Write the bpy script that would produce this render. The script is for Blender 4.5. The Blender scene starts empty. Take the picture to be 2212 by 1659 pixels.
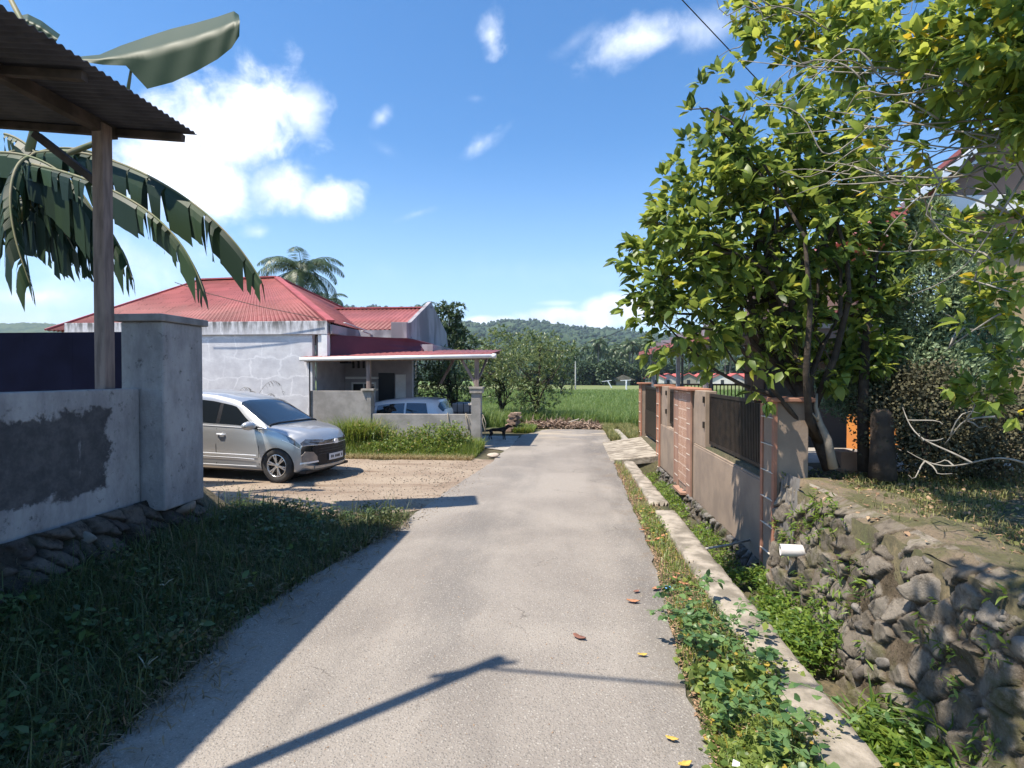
import bpy, bmesh, math, random
import numpy as np
from math import sin, cos, pi, radians as R
from mathutils import Vector, Matrix

S = bpy.context.scene
COL = S.collection
rng = np.random.default_rng(7)

# ---------------------------------------------------------------- camera
# road runs along +Y; the lens looks a little to the left of it from 2 m up
FPX, CX, CY = 1200.0, 1106.0, 829.5          # focal length and centre of a 2212 x 1659 picture
YAW, PITCH = math.atan(110 / 1200), math.atan(20.5 / 1200)
cam_d = bpy.data.cameras.new('camera')
cam = bpy.data.objects.new('camera', cam_d); COL.objects.link(cam)
cam.location = (0, 0, 2.0)
cam.rotation_euler = (pi / 2 - PITCH, 0, YAW)
cam_d.sensor_width = 36; cam_d.lens = 36 * FPX / 2212
cam_d.clip_start = 0.05; cam_d.clip_end = 9000
S.camera = cam

# ---------------------------------------------------------------- sun + sky
SUN_TO = Vector((-0.42, -0.30, 1.0)).normalized()
sun_d = bpy.data.lights.new('sun', 'SUN'); sun_d.energy = 4.4; sun_d.angle = R(0.53); sun_d.color = (1, .92, .80)
sun = bpy.data.objects.new('sun', sun_d); COL.objects.link(sun)
sun.rotation_euler = SUN_TO.to_track_quat('Z', 'Y').to_euler()
S.view_settings.view_transform = 'Standard'; S.view_settings.look = 'None'
S.view_settings.exposure = 0.95; S.view_settings.gamma = 1

class NT:
    """tiny helper to write node trees"""
    def __init__(s, nt): s.nt = nt; nt.nodes.clear()
    def n(s, t, **kw):
        nd = s.nt.nodes.new(t)
        for k, v in kw.items(): setattr(nd, k, v)
        return nd
    def put(s, sock, v):
        if isinstance(v, bpy.types.NodeSocket): s.nt.links.new(v, sock)
        elif v is not None:
            if sock.type == 'RGBA' and len(v) == 3: v = (*v, 1)
            sock.default_value = v
    def m(s, op, a, b=None, c=None, clamp=False):
        nd = s.n('ShaderNodeMath', operation=op, use_clamp=clamp)
        for i, v in enumerate((a, b, c)):
            if v is not None: s.put(nd.inputs[i], v)
        return nd.outputs[0]
    def noise(s, vec, scale, detail=4, rough=.55, dist=0.0):
        nd = s.n('ShaderNodeTexNoise'); s.put(nd.inputs['Vector'], vec)
        nd.inputs['Scale'].default_value = scale; nd.inputs['Detail'].default_value = detail
        nd.inputs['Roughness'].default_value = rough; nd.inputs['Distortion'].default_value = dist
        return nd
    def ramp(s, v, lo, hi, a=0.0, b=1.0):
        nd = s.n('ShaderNodeMapRange', interpolation_type='SMOOTHSTEP')
        s.put(nd.inputs['Value'], v)
        for k, x in zip(('From Min', 'From Max', 'To Min', 'To Max'), (lo, hi, a, b)): nd.inputs[k].default_value = x
        return nd.outputs[0]
    def mix(s, f, a, b, blend='MIX'):
        nd = s.n('ShaderNodeMix', data_type='RGBA', blend_type=blend)
        s.put(nd.inputs[0], f); s.put(nd.inputs[6], a); s.put(nd.inputs[7], b)
        return nd.outputs[2]
    def scale(s, vec, sc):
        nd = s.n('ShaderNodeVectorMath', operation='MULTIPLY'); s.put(nd.inputs[0], vec); nd.inputs[1].default_value = sc
        return nd.outputs[0]
    def bump(s, h, strength, dist=.02):
        nd = s.n('ShaderNodeBump'); nd.inputs['Strength'].default_value = strength; nd.inputs['Distance'].default_value = dist
        s.put(nd.inputs['Height'], h); return nd.outputs[0]

def pix_dir(px, py):
    """world direction of a picture point"""
    a, b = (px - CX) / FPX, (CY - py) / FPX
    d = cam.rotation_euler.to_matrix() @ Vector((a, b, -1))
    return d
def U(px, py, x=None, y=None, z=None):
    """the point of a plane x=, y= or z= that stands behind a picture point"""
    d = pix_dir(px, py); o = Vector((0, 0, 2.0))
    t = (x - o.x) / d.x if x is not None else (y - o.y) / d.y if y is not None else (z - o.z) / d.z
    return o + d * t

world = bpy.data.worlds.new('World'); S.world = world; world.use_nodes = True
w = NT(world.node_tree)
sky = w.n('ShaderNodeTexSky', sky_type='NISHITA', sun_disc=False)
sky.sun_elevation = math.asin(SUN_TO.z); sky.sun_rotation = math.atan2(SUN_TO.x, SUN_TO.y)
sky.air_density = 1.0; sky.dust_density = .3; sky.ozone_density = 4.2; sky.altitude = 50
tc = w.n('ShaderNodeTexCoord').outputs['Generated']
sep = w.n('ShaderNodeSeparateXYZ'); w.put(sep.inputs[0], tc)
ysafe = w.m('MAXIMUM', sep.outputs[1], 0.02)
u_ = w.m('DIVIDE', sep.outputs[0], ysafe); v_ = w.m('DIVIDE', sep.outputs[2], ysafe)
nz1 = w.noise(tc, 5.0, 10, .62, .2).outputs[0]
nz2 = w.noise(tc, 17.0, 8, .6, .5).outputs[0]
nmix = w.m('ADD', w.m('MULTIPLY', w.m('SUBTRACT', nz1, .5), 3.2), w.m('MULTIPLY', w.m('SUBTRACT', nz2, .5), 1.9))
def cloud(px, py, a, b, amp=1.0, soft=.35, tilt=0.0):
    d = pix_dir(px, py); u0, v0 = d.x / d.y, d.z / d.y
    a /= FPX; b /= FPX; c, s_ = cos(tilt), sin(tilt)
    du = w.m('SUBTRACT', u_, u0); dv = w.m('SUBTRACT', v_, v0)
    p = w.m('DIVIDE', w.m('ADD', w.m('MULTIPLY', du, c), w.m('MULTIPLY', dv, s_)), a)
    q = w.m('DIVIDE', w.m('SUBTRACT', w.m('MULTIPLY', dv, c), w.m('MULTIPLY', du, s_)), b)
    r = w.m('SQRT', w.m('ADD', w.m('MULTIPLY', p, p), w.m('MULTIPLY', q, q)))
    e = w.m('ADD', w.m('SUBTRACT', 1.0, r), w.m('MULTIPLY', nmix, amp))
    return w.ramp(e, -.08, soft*1.7)
masks = [(w.m('MULTIPLY', cloud(*c[0]), c[1])) for c in [
    ((510, 280, 215, 160, .55, .4), 1.0), ((420, 390, 250, 140, .6, .5), 1.0), ((715, 432, 95, 62, .5, .4), 1.0), ((600, 400, 120, 90, .5, .5), .95),
    ((650, 250, 70, 90, .5, .6), .8), ((560, 500, 70, 32, .8, .9), .75), ((300, 560, 420, 110, .8, 1.2), .8),
    ((120, 640, 420, 60, .7, 1.2), .75), ((300, 440, 150, 80, .7, .8), .8),
    ((1060, 78, 34, 50, .9, .9), .85), ((1385, 82, 125, 42, .9, 1.1, .25), .8), ((1500, 60, 90, 40, .9, 1.4, .2), .5),
    ((1035, 312, 75, 26, 1.0, 1.2, .6), .7), ((825, 252, 34, 18, 1.0, 1.2, .8), .55), ((900, 462, 60, 12, .9, 1.3, .3), .5),
    ((1030, 212, 45, 16, 1.0, 1.5), .35), ((835, 325, 50, 20, 1.0, 1.6, -.5), .35), ((1240, 90, 60, 22, 1.0, 1.6, .6), .3),
    ((1270, 688, 170, 26, .45, .35), 1.0), ((1060, 692, 70, 14, .4, .35), 1.0), ((1340, 668, 110, 34, .45, .35), 1.0), ((1215, 655, 60, 8, .6, .8), .5), ((60, 640, 200, 26, .8, .8), .8),
    ((1100, 590, 420, 40, 1.1, 2.6), .25), ((60, 690, 300, 40, .7, 1.0), .6)]]
mk_ = masks[0]
for m_ in masks[1:]: mk_ = w.m('MAXIMUM', mk_, m_)
# thin veil towards the horizon
fwd = w.ramp(sep.outputs[1], .05, .3)
veil = w.ramp(sep.outputs[2], 0.0, .40, .42, 0.0)
skyt = w.n('ShaderNodeHueSaturation'); skyt.inputs['Saturation'].default_value = 1.27; w.put(skyt.inputs['Color'], sky.outputs[0])
skyc = w.mix(veil, skyt.outputs[0], (4.3, 5.9, 8.0))
shade = w.ramp(w.m('ADD', w.noise(tc, 9.0, 6, .6).outputs[0], w.m('MULTIPLY', sep.outputs[2], .35)), .42, .68)
ccol = w.mix(shade, (5.4, 5.9, 7.0), (8.4, 8.5, 8.8))
final = w.mix(w.m('MULTIPLY', mk_, fwd), skyc, ccol)
bg = w.n('ShaderNodeBackground'); w.put(bg.inputs[0], final); bg.inputs[1].default_value = 0.115
wo = w.n('ShaderNodeOutputWorld'); w.put(wo.inputs[0], bg.outputs[0])

# ---------------------------------------------------------------- object helpers
def tag(o, label=None, cat=None, group=None, kind=None):
    if label: o['label'] = label
    if cat: o['category'] = cat
    if group: o['group'] = group
    if kind: o['kind'] = kind
    return o
def empty(name, loc=(0, 0, 0), label=None, cat=None, group=None, rz=0):
    o = bpy.data.objects.new(name, None); COL.objects.link(o); o.location = loc; o.rotation_euler = (0, 0, rz)
    o.empty_display_size = .1
    return tag(o, label, cat, group)
def link(name, me, mat=None, parent=None, smooth=False):
    o = bpy.data.objects.new(name, me); COL.objects.link(o)
    if mat is not None:
        for m in (mat if isinstance(mat, (list, tuple)) else [mat]): me.materials.append(m)
    if parent is not None: o.parent = parent
    if smooth: me.polygons.foreach_set('use_smooth', np.ones(len(me.polygons), dtype=bool))
    return o
def npmesh(name, V, F, mat=None, parent=None, smooth=False, mi=None):
    """V (n,3); F list of (m,k) integer arrays"""
    me = bpy.data.meshes.new(name); V = np.asarray(V, dtype=np.float32)
    if not isinstance(F, list): F = [F]
    F = [np.asarray(f, dtype=np.int32) for f in F if len(f)]
    me.vertices.add(len(V)); me.vertices.foreach_set('co', V.ravel())
    idx = np.concatenate([f.ravel() for f in F]); n = sum(len(f) for f in F)
    tot = np.concatenate([np.full(len(f), f.shape[1], dtype=np.int32) for f in F])
    st = np.concatenate([[0], np.cumsum(tot)[:-1]]).astype(np.int32)
    me.loops.add(len(idx)); me.loops.foreach_set('vertex_index', idx)
    me.polygons.add(n); me.polygons.foreach_set('loop_start', st); me.polygons.foreach_set('loop_total', tot)
    if mi is not None: me.polygons.foreach_set('material_index', np.asarray(mi, dtype=np.int32))
    me.update(calc_edges=True); me.validate()
    return link(name, me, mat, parent, smooth)
class MB:
    """collects simple solids, then becomes one mesh object"""
    def __init__(s): s.v = []; s.f = []; s.mi = []
    def add(s, vs, fs, mi=0):
        b = len(s.v); s.v += [tuple(v) for v in vs]; s.f += [[i + b for i in f] for f in fs]; s.mi += [mi] * len(fs); return s
    def box(s, x0, x1, y0, y1, z0, z1, mi=0, M=None):
        vs = [Vector(p) for p in ((x0,y0,z0),(x1,y0,z0),(x1,y1,z0),(x0,y1,z0),(x0,y0,z1),(x1,y0,z1),(x1,y1,z1),(x0,y1,z1))]
        if M is not None: vs = [M @ v for v in vs]
        return s.add(vs, [(3,2,1,0),(4,5,6,7),(0,1,5,4),(1,2,6,5),(2,3,7,6),(3,0,4,7)], mi)
    def bar(s, p, q, wd, ht=None, mi=0, up=(0, 0, 1)):
        p, q = Vector(p), Vector(q); ht = ht or wd; d = (q - p); L = d.length; d.normalize()
        a = d.cross(Vector(up));
        if a.length < 1e-4: a = d.cross(Vector((0, 1, 0)))
        a.normalize(); b = a.cross(d)
        vs = [p + a*sa*wd/2 + b*sb*ht/2 + d*t*L for t in (0, 1) for sa, sb in ((-1,-1),(1,-1),(1,1),(-1,1))]
        return s.add(vs, [(0,1,2,3),(7,6,5,4),(4,5,1,0),(5,6,2,1),(6,7,3,2),(7,4,0,3)], mi)
    def prism(s, poly, d, mi=0):
        """poly: list of 3D points in a plane, extruded by vector d"""
        n = len(poly); d = Vector(d)
        vs = [Vector(p) for p in poly] + [Vector(p) + d for p in poly]
        fs = [list(range(n))[::-1], list(range(n, 2*n))] + [(i, (i+1) % n, n+(i+1) % n, n+i) for i in range(n)]
        return s.add(vs, fs, mi)
    def quad(s, a, b, c, d, mi=0): return s.add([a, b, c, d], [(0, 1, 2, 3)], mi)
    def tube(s, pts, r, k=8, mi=0, cap=True):
        pts = [Vector(p) for p in pts]; n = len(pts)
        rs = r if isinstance(r, (list, tuple, np.ndarray)) else [r] * n
        vs = []; ref = Vector((.31, .17, .93))
        for i, p in enumerate(pts):
            t = (pts[min(i+1, n-1)] - pts[max(i-1, 0)]).normalized()
            a = t.cross(ref)
            if a.length < .05: a = t.cross(Vector((1, 0, 0)))
            a.normalize(); b = t.cross(a)
            vs += [p + (a*cos(2*pi*j/k) + b*sin(2*pi*j/k)) * float(rs[i]) for j in range(k)]
        fs = [(i*k+j, i*k+(j+1) % k, (i+1)*k+(j+1) % k, (i+1)*k+j) for i in range(n-1) for j in range(k)]
        if cap: fs += [tuple(range(k))[::-1], tuple((n-1)*k+j for j in range(k))]
        return s.add(vs, fs, mi)
    def lathe(s, prof, c=(0, 0, 0), axis='z', k=24, mi=0):
        """prof: list of (radius, height)"""
        vs = []
        for r_, h in prof:
            for j in range(k):
                a = 2*pi*j/k; p = (r_*cos(a), r_*sin(a), h)
                if axis == 'y': p = (p[0], h, p[1])
                if axis == 'x': p = (h, p[0], p[1])
                vs.append((p[0]+c[0], p[1]+c[1], p[2]+c[2]))
        n = len(prof)
        fs = [(i*k+j, i*k+(j+1) % k, (i+1)*k+(j+1) % k, (i+1)*k+j) for i in range(n-1) for j in range(k)]
        fs += [tuple(range(k))[::-1], tuple((n-1)*k+j for j in range(k))]
        return s.add(vs, fs, mi)
    def build(s, name, mat, parent=None, smooth=False, bevel=0, seg=2, auto=False):
        me = bpy.data.meshes.new(name); me.from_pydata(s.v, [], s.f); me.update()
        if isinstance(mat, (list, tuple)): me.polygons.foreach_set('material_index', s.mi)
        o = link(name, me, mat, parent, smooth)
        if bevel:
            b = o.modifiers.new('bevel', 'BEVEL'); b.width = bevel; b.segments = seg; b.limit_method = 'ANGLE'; b.angle_limit = R(35)
        if auto:
            me.set_sharp_from_angle(angle=R(35)) if hasattr(me, 'set_sharp_from_angle') else None
        return o
def copy_tree(o, parent=None, loc=None, rot=None, sc=None):
    c = o.copy(); COL.objects.link(c)
    if parent is not None: c.parent = parent
    if loc is not None: c.location = loc
    if rot is not None: c.rotation_euler = rot
    if sc is not None: c.scale = (sc, sc, sc)
    for ch in list(o.children): copy_tree(ch, c)
    return c

# ---------------------------------------------------------------- materials
MATS = {}
def mat_nodes(name):
    m = bpy.data.materials.new(name); m.use_nodes = True; MATS[name] = m
    t = NT(m.node_tree); b = t.n('ShaderNodeBsdfPrincipled'); o = t.n('ShaderNodeOutputMaterial')
    t.put(o.inputs[0], b.outputs[0]); return m, t, b
def simple(name, c1, c2=None, scale=6, rough=.8, bump=.2, bscale=None, metal=0, spec=.3, lo=.35, hi=.65, detail=6, bd=.01, coat=0, stretch=None):
    m, t, b = mat_nodes(name); co = t.n('ShaderNodeTexCoord').outputs['Object']
    if stretch: co = t.scale(co, stretch)
    c2 = c2 or c1; n = t.noise(co, scale, detail).outputs[0]
    t.put(b.inputs['Base Color'], t.mix(t.ramp(n, lo, hi), c1, c2))
    b.inputs['Roughness'].default_value = rough; b.inputs['Metallic'].default_value = metal
    b.inputs['Specular IOR Level'].default_value = spec; b.inputs['Coat Weight'].default_value = coat
    b.inputs['Coat Roughness'].default_value = .04
    if bump: t.put(b.inputs['Normal'], t.bump(t.noise(co, bscale or scale*4, 6, .65).outputs[0], bump, bd))
    return m
def leafmat(name, dark, light, hue2=None, rough=.38, trans=.35, spec=.45):
    m, t, b = mat_nodes(name)
    g = t.n('ShaderNodeNewGeometry'); rnd = g.outputs['Random Per Island']
    c = t.mix(t.ramp(rnd, .0, 1.0), dark, light)
    if hue2: c = t.mix(t.ramp(t.m('FRACT', t.m('MULTIPLY', rnd, 7.31)), .93, .97), c, hue2)
    t.put(b.inputs['Base Color'], c); b.inputs['Roughness'].default_value = rough
    b.inputs['Specular IOR Level'].default_value = spec
    tr = t.n('ShaderNodeBsdfTranslucent')
    hs = t.n('ShaderNodeHueSaturation'); hs.inputs['Hue'].default_value = .475; hs.inputs['Value'].default_value = 1.9; t.put(hs.inputs['Color'], c)
    t.put(tr.inputs[0], hs.outputs[0])
    mx = t.n('ShaderNodeMixShader'); mx.inputs[0].default_value = trans
    t.put(mx.inputs[1], b.outputs[0]); t.put(mx.inputs[2], tr.outputs[0])
    out = [n for n in t.nt.nodes if n.type == 'OUTPUT_MATERIAL'][0]; t.put(out.inputs[0], mx.outputs[0])
    return m

def masonry(name, par, face, y0, y1, z0, z1, sgn, seed, size=.13, res=.016, lean=-.55, relief=.05, mats=None, gone=.22, top=None):
    """rubble masonry as one relief: broken stones with their own tilt, set in mortar"""
    r = np.random.default_rng(seed); ys_ = np.arange(y0, y1, res); zs_ = np.linspace(0, 1, int((z1-z0)/res)+2)
    Y, T = np.meshgrid(ys_, zs_); Z = z0 + (z1-z0)*T; c, s_ = cos(lean), sin(lean)
    def met(y, z): return np.stack([(y*c + z*s_)/1.55, (-y*s_ + z*c)/.92], -1)
    n = int((y1-y0)*(z1-z0)/(size*size*1.15)); sy = y0 + (y1-y0)*r.random(n*3); sz = z0 + (z1-z0)*r.random(n*3); keep = []
    for i in range(len(sy)):
        m = met(sy[i], sz[i]); 
        if all(((m-q)**2).sum() > (size*(.45+.5*r.random()))**2 for q in keep): keep.append(m)
    Sm = np.array(keep); k = len(Sm); M = met(Y + .007*np.sin(Z*41+Y*17) + .004*np.sin(Y*63), Z + .006*np.sin(Y*37-Z*23)).reshape(-1, 2)
    d1 = np.empty(len(M)); d2 = np.empty(len(M)); id1 = np.empty(len(M), int)
    for a in range(0, len(M), 4000):
        D = np.abs(M[a:a+4000, None]-Sm[None]); D = (D**2.0).sum(2)**.5; o = np.argpartition(D, 1, axis=1)[:, :2]; dd = np.take_along_axis(D, o, 1); w_ = dd.argsort(1); dd = np.take_along_axis(dd, w_, 1); o = np.take_along_axis(o, w_, 1)
        d1[a:a+4000], d2[a:a+4000], id1[a:a+4000] = dd[:, 0], dd[:, 1], o[:, 0]
    h = relief*(.35+.9*r.random(k)); h[r.random(k) < gone] = 0; tl = r.normal(size=(k, 2))*.26; cr = r.random(k)
    lo = .004+.014*r.random(k)**2; s = np.clip((d2-d1-lo[id1])/.014, 0, 1); s = s*s*(3-2*s)*(h[id1] > 0); dp = M - Sm[id1]
    disp = s*(h[id1] + (dp*tl[id1]).sum(1) + .003*np.sin(dp[:, 0]*60+id1)*np.sin(dp[:, 1]*47)) + r.normal(size=len(M))*.0016 + .012*(np.sin(Y*9+Z*7)*np.sin(Z*13-Y*4)).ravel()
    Tt = T.ravel(); X = face(Tt) + sgn*np.where(Tt < .97, disp, disp*.3)
    V = np.column_stack([X, Y.ravel(), Z.ravel()])
    kk = len(ys_); i = (np.arange(len(zs_)-1)[:, None]*kk + np.arange(kk-1)).ravel(); F = np.stack([i, i+kk, i+kk+1, i+1], 1) if sgn < 0 else np.stack([i, i+1, i+kk+1, i+kk], 1)
    o = subn(V, F, name, mats, par, smooth=False); at = o.data.color_attributes.new('stone', 'FLOAT_COLOR', 'POINT')
    at.data.foreach_set('color', np.column_stack([s, cr[id1], s*0, s*0+1]).astype(np.float32).ravel()); return o
def masonry_mat(name, s1, s2, m1, m2, moss):
    m, t, b = mat_nodes(name); co = t.n('ShaderNodeTexCoord').outputs['Object']; at = t.n('ShaderNodeAttribute'); at.attribute_name = 'stone'
    sp = t.n('ShaderNodeSeparateColor'); t.put(sp.inputs[0], at.outputs['Color'])
    st = t.mix(sp.outputs[1], s1, s2); st = t.mix(t.ramp(t.noise(co, 11, 9, .75).outputs[0], .45, .7), st, tuple(x*.45 for x in s2)); st = t.mix(t.ramp(t.noise(co, 34, 6, .7).outputs[0], .58, .7, 0, .6), st, tuple(min(1, x*1.5) for x in s1))
    mo = t.mix(t.ramp(t.noise(co, 5, 9, .7).outputs[0], .38, .62), m1, m2); mo = t.mix(t.ramp(t.noise(co, 48, 6, .75).outputs[0], .5, .68), mo, tuple(x*.35 for x in m2))
    c = t.mix(sp.outputs[0], mo, st); c = t.mix(t.m('MULTIPLY', t.ramp(t.noise(co, 1.9, 8, .72).outputs[0], .52, .64), .75), c, moss)
    t.put(b.inputs['Base Color'], c); b.inputs['Roughness'].default_value = .95; b.inputs['Specular IOR Level'].default_value = .2
    t.put(b.inputs['Normal'], t.bump(t.m('ADD', t.noise(co, 30, 9, .75).outputs[0], t.m('MULTIPLY', t.noise(co, 90, 4, .7).outputs[0], .5)), .9, .018)); return m

# ---------------------------------------------------------------- foliage helpers
def unit(a): return a / np.maximum(np.linalg.norm(a, axis=1, keepdims=True), 1e-9)
def leaves(P, D, N, L, W, fold=.18, curl=.15):
    """leaf blades: P base points, D directions, N rough normals, L lengths, W half widths -> V, quads"""
    D = unit(D); N = unit(N - (N*D).sum(1, keepdims=True)*D); B = np.cross(N, D)
    L = np.asarray(L)[:, None]*np.ones((len(P), 1)); W = np.asarray(W)[:, None]*np.ones((len(P), 1))
    h = fold*W; c = curl*L
    m1, m2 = P + D*L*.30, P + D*L*.68 - N*c*.35
    pts = [P, m1, m2, P + D*L*.98 - N*c, m1 + B*W + N*h + D*L*.03, m2 + B*W*.78 + N*h*.7, m1 - B*W + N*h + D*L*.03, m2 - B*W*.78 + N*h*.7]
    V = np.stack(pts, 1).reshape(-1, 3); b = (np.arange(len(P))*8)[:, None]
    return V, np.concatenate([b + [[0, 4, 1, 6]], b + [[1, 4, 5, 2]], b + [[6, 1, 2, 7]], b + [[2, 5, 3, 7]]])
def blades(P, D, H, W, lean, N=None):
    """grass blades bending along D (horizontal unit vectors)"""
    n = len(P); Z = np.array([[0, 0, 1.0]]); H = H[:, None]; W = W[:, None]; lean = lean[:, None]
    B = np.cross(D, Z) if N is None else N
    p0, p1, p2 = P, P + Z*H*.6 + D*lean*H*.25, P + Z*H*(1 - lean*.25) + D*lean*H*.8
    V = np.stack([p0 - B*W, p0 + B*W, p1 - B*W*.8, p1 + B*W*.8, p2 - B*W*.15, p2 + B*W*.15], 1).reshape(-1, 3)
    b = (np.arange(n)*6)[:, None]
    return V, np.concatenate([b + [[0, 1, 3, 2]], b + [[2, 3, 5, 4]]])
def rdir(n, zb=0.0):
    d = rng.normal(size=(n, 3)); d[:, 2] += zb; return unit(d)
def in_ellipsoids(n, lobes, shell=.45):
    """points in the outer shells of lobes (cx,cy,cz,rx,ry,rz); returns points and outward directions"""
    lobes = np.array(lobes, float); vol = (lobes[:, 3]*lobes[:, 4]*lobes[:, 5])**(2/3)
    k = rng.choice(len(lobes), n, p=vol/vol.sum()); d = rdir(n)
    r = (shell + (1 - shell)*rng.random(n)**.6)[:, None]
    return lobes[k, :3] + d*r*lobes[k, 3:], d
# ================================================================ THE SETTING
def sstep(a, b, x): t = np.clip((x - a)/(b - a), 0, 1); return t*t*(3 - 2*t)
def gz(x, y):
    """height of the land; the road is at 0"""
    x = np.asarray(x, float); y = np.asarray(y, float)
    z = -.010*np.clip(y - 20, 0, 200)
    near = 1 - sstep(6.9, 7.6, y)
    z = z + near*(.20*sstep(-2.7, -4.3, x) + .42*sstep(-4.35, -4.9, x))
    z = z - .06*sstep(20.5, 22, y)
    z = np.where((x > 1.6) & (x < 2.25) & (y < 13.1), -.36, z)
    yard = .90 - .66*sstep(8.5, 13, y) - .24*sstep(16.6, 17.6, y)
    z = np.where((x >= 2.25) & (y < 17.6), z*0 + yard - .01, z)
    z = z + np.where((np.abs(x) > 60) & (y > 0), 0, 0)
    return z - .012
def gzf(x, y): return float(gz(x, y))

# ground sheet
def spaced(*segs):
    return np.concatenate([np.arange(a, b, d) for a, b, d in segs])
xs = np.concatenate([spaced((-4500, -500, 400), (-500, -100, 40), (-100, -30, 8), (-30, -8, 1.0), (-8, 1.5, .22)), [1.5, 1.598, 1.602], spaced((1.66, 2.22, .1)), [2.249, 2.251], spaced((2.35, 9, .25), (9, 30, 1.5), (30, 100, 8), (100, 500, 40), (500, 4501, 400))])
ys = np.concatenate([spaced((-60, -4, 4), (-4, 12.9, .25)), [13.09, 13.11], spaced((13.3, 24, .3), (24, 60, 2), (60, 300, 15), (300, 1000, 100), (1000, 4201, 400))])
GX, GY = np.meshgrid(xs, ys); GZ = gz(GX, GY)
bumpy = ((GX > -8) & (GX < -2.6) & (GY < 7)) | ((GX > 2.35) & (GX < 9) & (GY < 8))
GZ = GZ + np.where(bumpy, (rng.random(GX.shape)-.5)*.05, 0)
nx, ny = len(xs), len(ys); ii = (np.arange(ny-1)[:, None]*nx + np.arange(nx-1)[None, :]).ravel()
GF = np.stack([ii, ii+1, ii+nx+1, ii+nx], 1)
m, t, b = mat_nodes('soil'); co = t.n('ShaderNodeTexCoord').outputs['Object']
n1 = t.noise(co, .9, 8, .6).outputs[0]; n2 = t.noise(co, 22, 8, .7).outputs[0]
c = t.mix(t.ramp(n1, .38, .62), (.075, .085, .03), (.17, .13, .075)); c = t.mix(t.ramp(n2, .3, .75), (.05, .045, .025), c)
sp = t.n('ShaderNodeSeparateXYZ'); t.put(sp.inputs[0], co)
c = t.mix(t.ramp(sp.outputs[1], 19, 26), c, t.mix(t.ramp(t.noise(co, .15, 5).outputs[0], .4, .6), (.10, .17, .03), (.16, .22, .06)))
t.put(b.inputs['Base Color'], c); b.inputs['Roughness'].default_value = .95
t.put(b.inputs['Normal'], t.bump(n2, .5, .03))
tag(npmesh('ground', np.stack([GX, GY, GZ], 2).reshape(-1, 3), GF, m, smooth=True), kind='structure')

# road : bleached asphalt with exposed stone
m, t, b = mat_nodes('road_surface'); co = t.n('ShaderNodeTexCoord').outputs['Object']
base = t.mix(t.ramp(t.noise(co, .55, 5, .55, .4).outputs[0], .36, .66), (.355, .315, .27), (.25, .22, .19))
sx = t.n('ShaderNodeSeparateXYZ'); t.put(sx.inputs[0], co)
xw = t.m('ADD', sx.outputs[0], t.m('MULTIPLY', t.noise(co, .8, 3).outputs[0], .5))
edge = t.m('MULTIPLY', t.ramp(xw, .62, 1.05), t.ramp(t.noise(t.scale(co, (1, .35, 1)), 2.2, 5).outputs[0], .3, .6))
base = t.mix(t.m('MULTIPLY', edge, .55), base, (.115, .105, .098))
mid = t.m('MULTIPLY', t.ramp(t.m('ABSOLUTE', t.m('ADD', xw, .75)), .75, .1), t.ramp(t.noise(t.scale(co, (1, .4, 1)), 1.3, 5).outputs[0], .42, .64))
base = t.mix(t.m('MULTIPLY', mid, .5), base, (.15, .14, .13))
vo = t.n('ShaderNodeTexVoronoi'); vo.inputs['Scale'].default_value = 62; t.put(vo.inputs['Vector'], co)
stone = t.ramp(vo.outputs['Distance'], .28, .5, 1, 0)
sepc = t.n('ShaderNodeSeparateColor'); t.put(sepc.inputs[0], vo.outputs['Color'])
stc = t.mix(sepc.outputs[0], (.16, .145, .125), (.52, .48, .42))
near = t.m('MULTIPLY', stone, t.ramp(sepc.outputs[1], .35, .6)); base = t.mix(t.m('MULTIPLY', near, .75), base, stc)
fine = t.noise(co, 210, 3, .7).outputs[0]; base = t.mix(t.ramp(fine, .3, .72, .35, 0), base, (.06, .055, .05))
fine2 = t.noise(co, 75, 4, .7).outputs[0]; base = t.mix(t.ramp(fine2, .52, .72, 0, .5), base, (.48, .44, .39))
cv1 = t.n('ShaderNodeTexVoronoi', feature='DISTANCE_TO_EDGE'); cv1.inputs['Scale'].default_value = .42
wv = t.n('ShaderNodeVectorMath', operation='ADD'); t.put(wv.inputs[0], co); nw = t.noise(co, 1.4, 6, .65); sc0 = t.n('ShaderNodeVectorMath', operation='SCALE'); t.put(sc0.inputs[0], nw.outputs['Color']); sc0.inputs['Scale'].default_value = 1.1; t.put(wv.inputs[1], sc0.outputs[0]); t.put(cv1.inputs['Vector'], wv.outputs[0])
crack = t.m('MULTIPLY', t.ramp(cv1.outputs[0], .0, .006, 1, 0), t.ramp(t.noise(co, .8, 3).outputs[0], .52, .6)); base = t.mix(t.m('MULTIPLY', crack, .65), base, (.07, .06, .05))
base = t.mix(t.ramp(t.noise(t.scale(co, (2.2, .22, 1)), 1.0, 6, .6).outputs[0], .5, .7, 0, .28), base, (.15, .135, .12))
sand = t.m('MULTIPLY', t.ramp(sx.outputs[1], 15.5, 19), t.ramp(t.noise(t.scale(co, (.5, 1.4, 1)), 1.1, 5).outputs[0], .46, .6))
base = t.mix(t.m('MULTIPLY', sand, .7), base, (.46, .38, .28))
dirt = t.m('MULTIPLY', t.ramp(t.noise(co, 2.4, 7, .7).outputs[0], .52, .66), t.ramp(t.m('ABSOLUTE', t.m('ADD', sx.outputs[0], .75)), .9, 1.7)); base = t.mix(t.m('MULTIPLY', dirt, .55), base, (.22, .17, .12))
t.put(b.inputs['Base Color'], base); b.inputs['Roughness'].default_value = .82; b.inputs['Specular IOR Level'].default_value = .25
t.put(b.inputs['Normal'], t.bump(t.m('ADD', stone, t.m('MULTIPLY', fine2, .8)), .55, .008))
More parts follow.
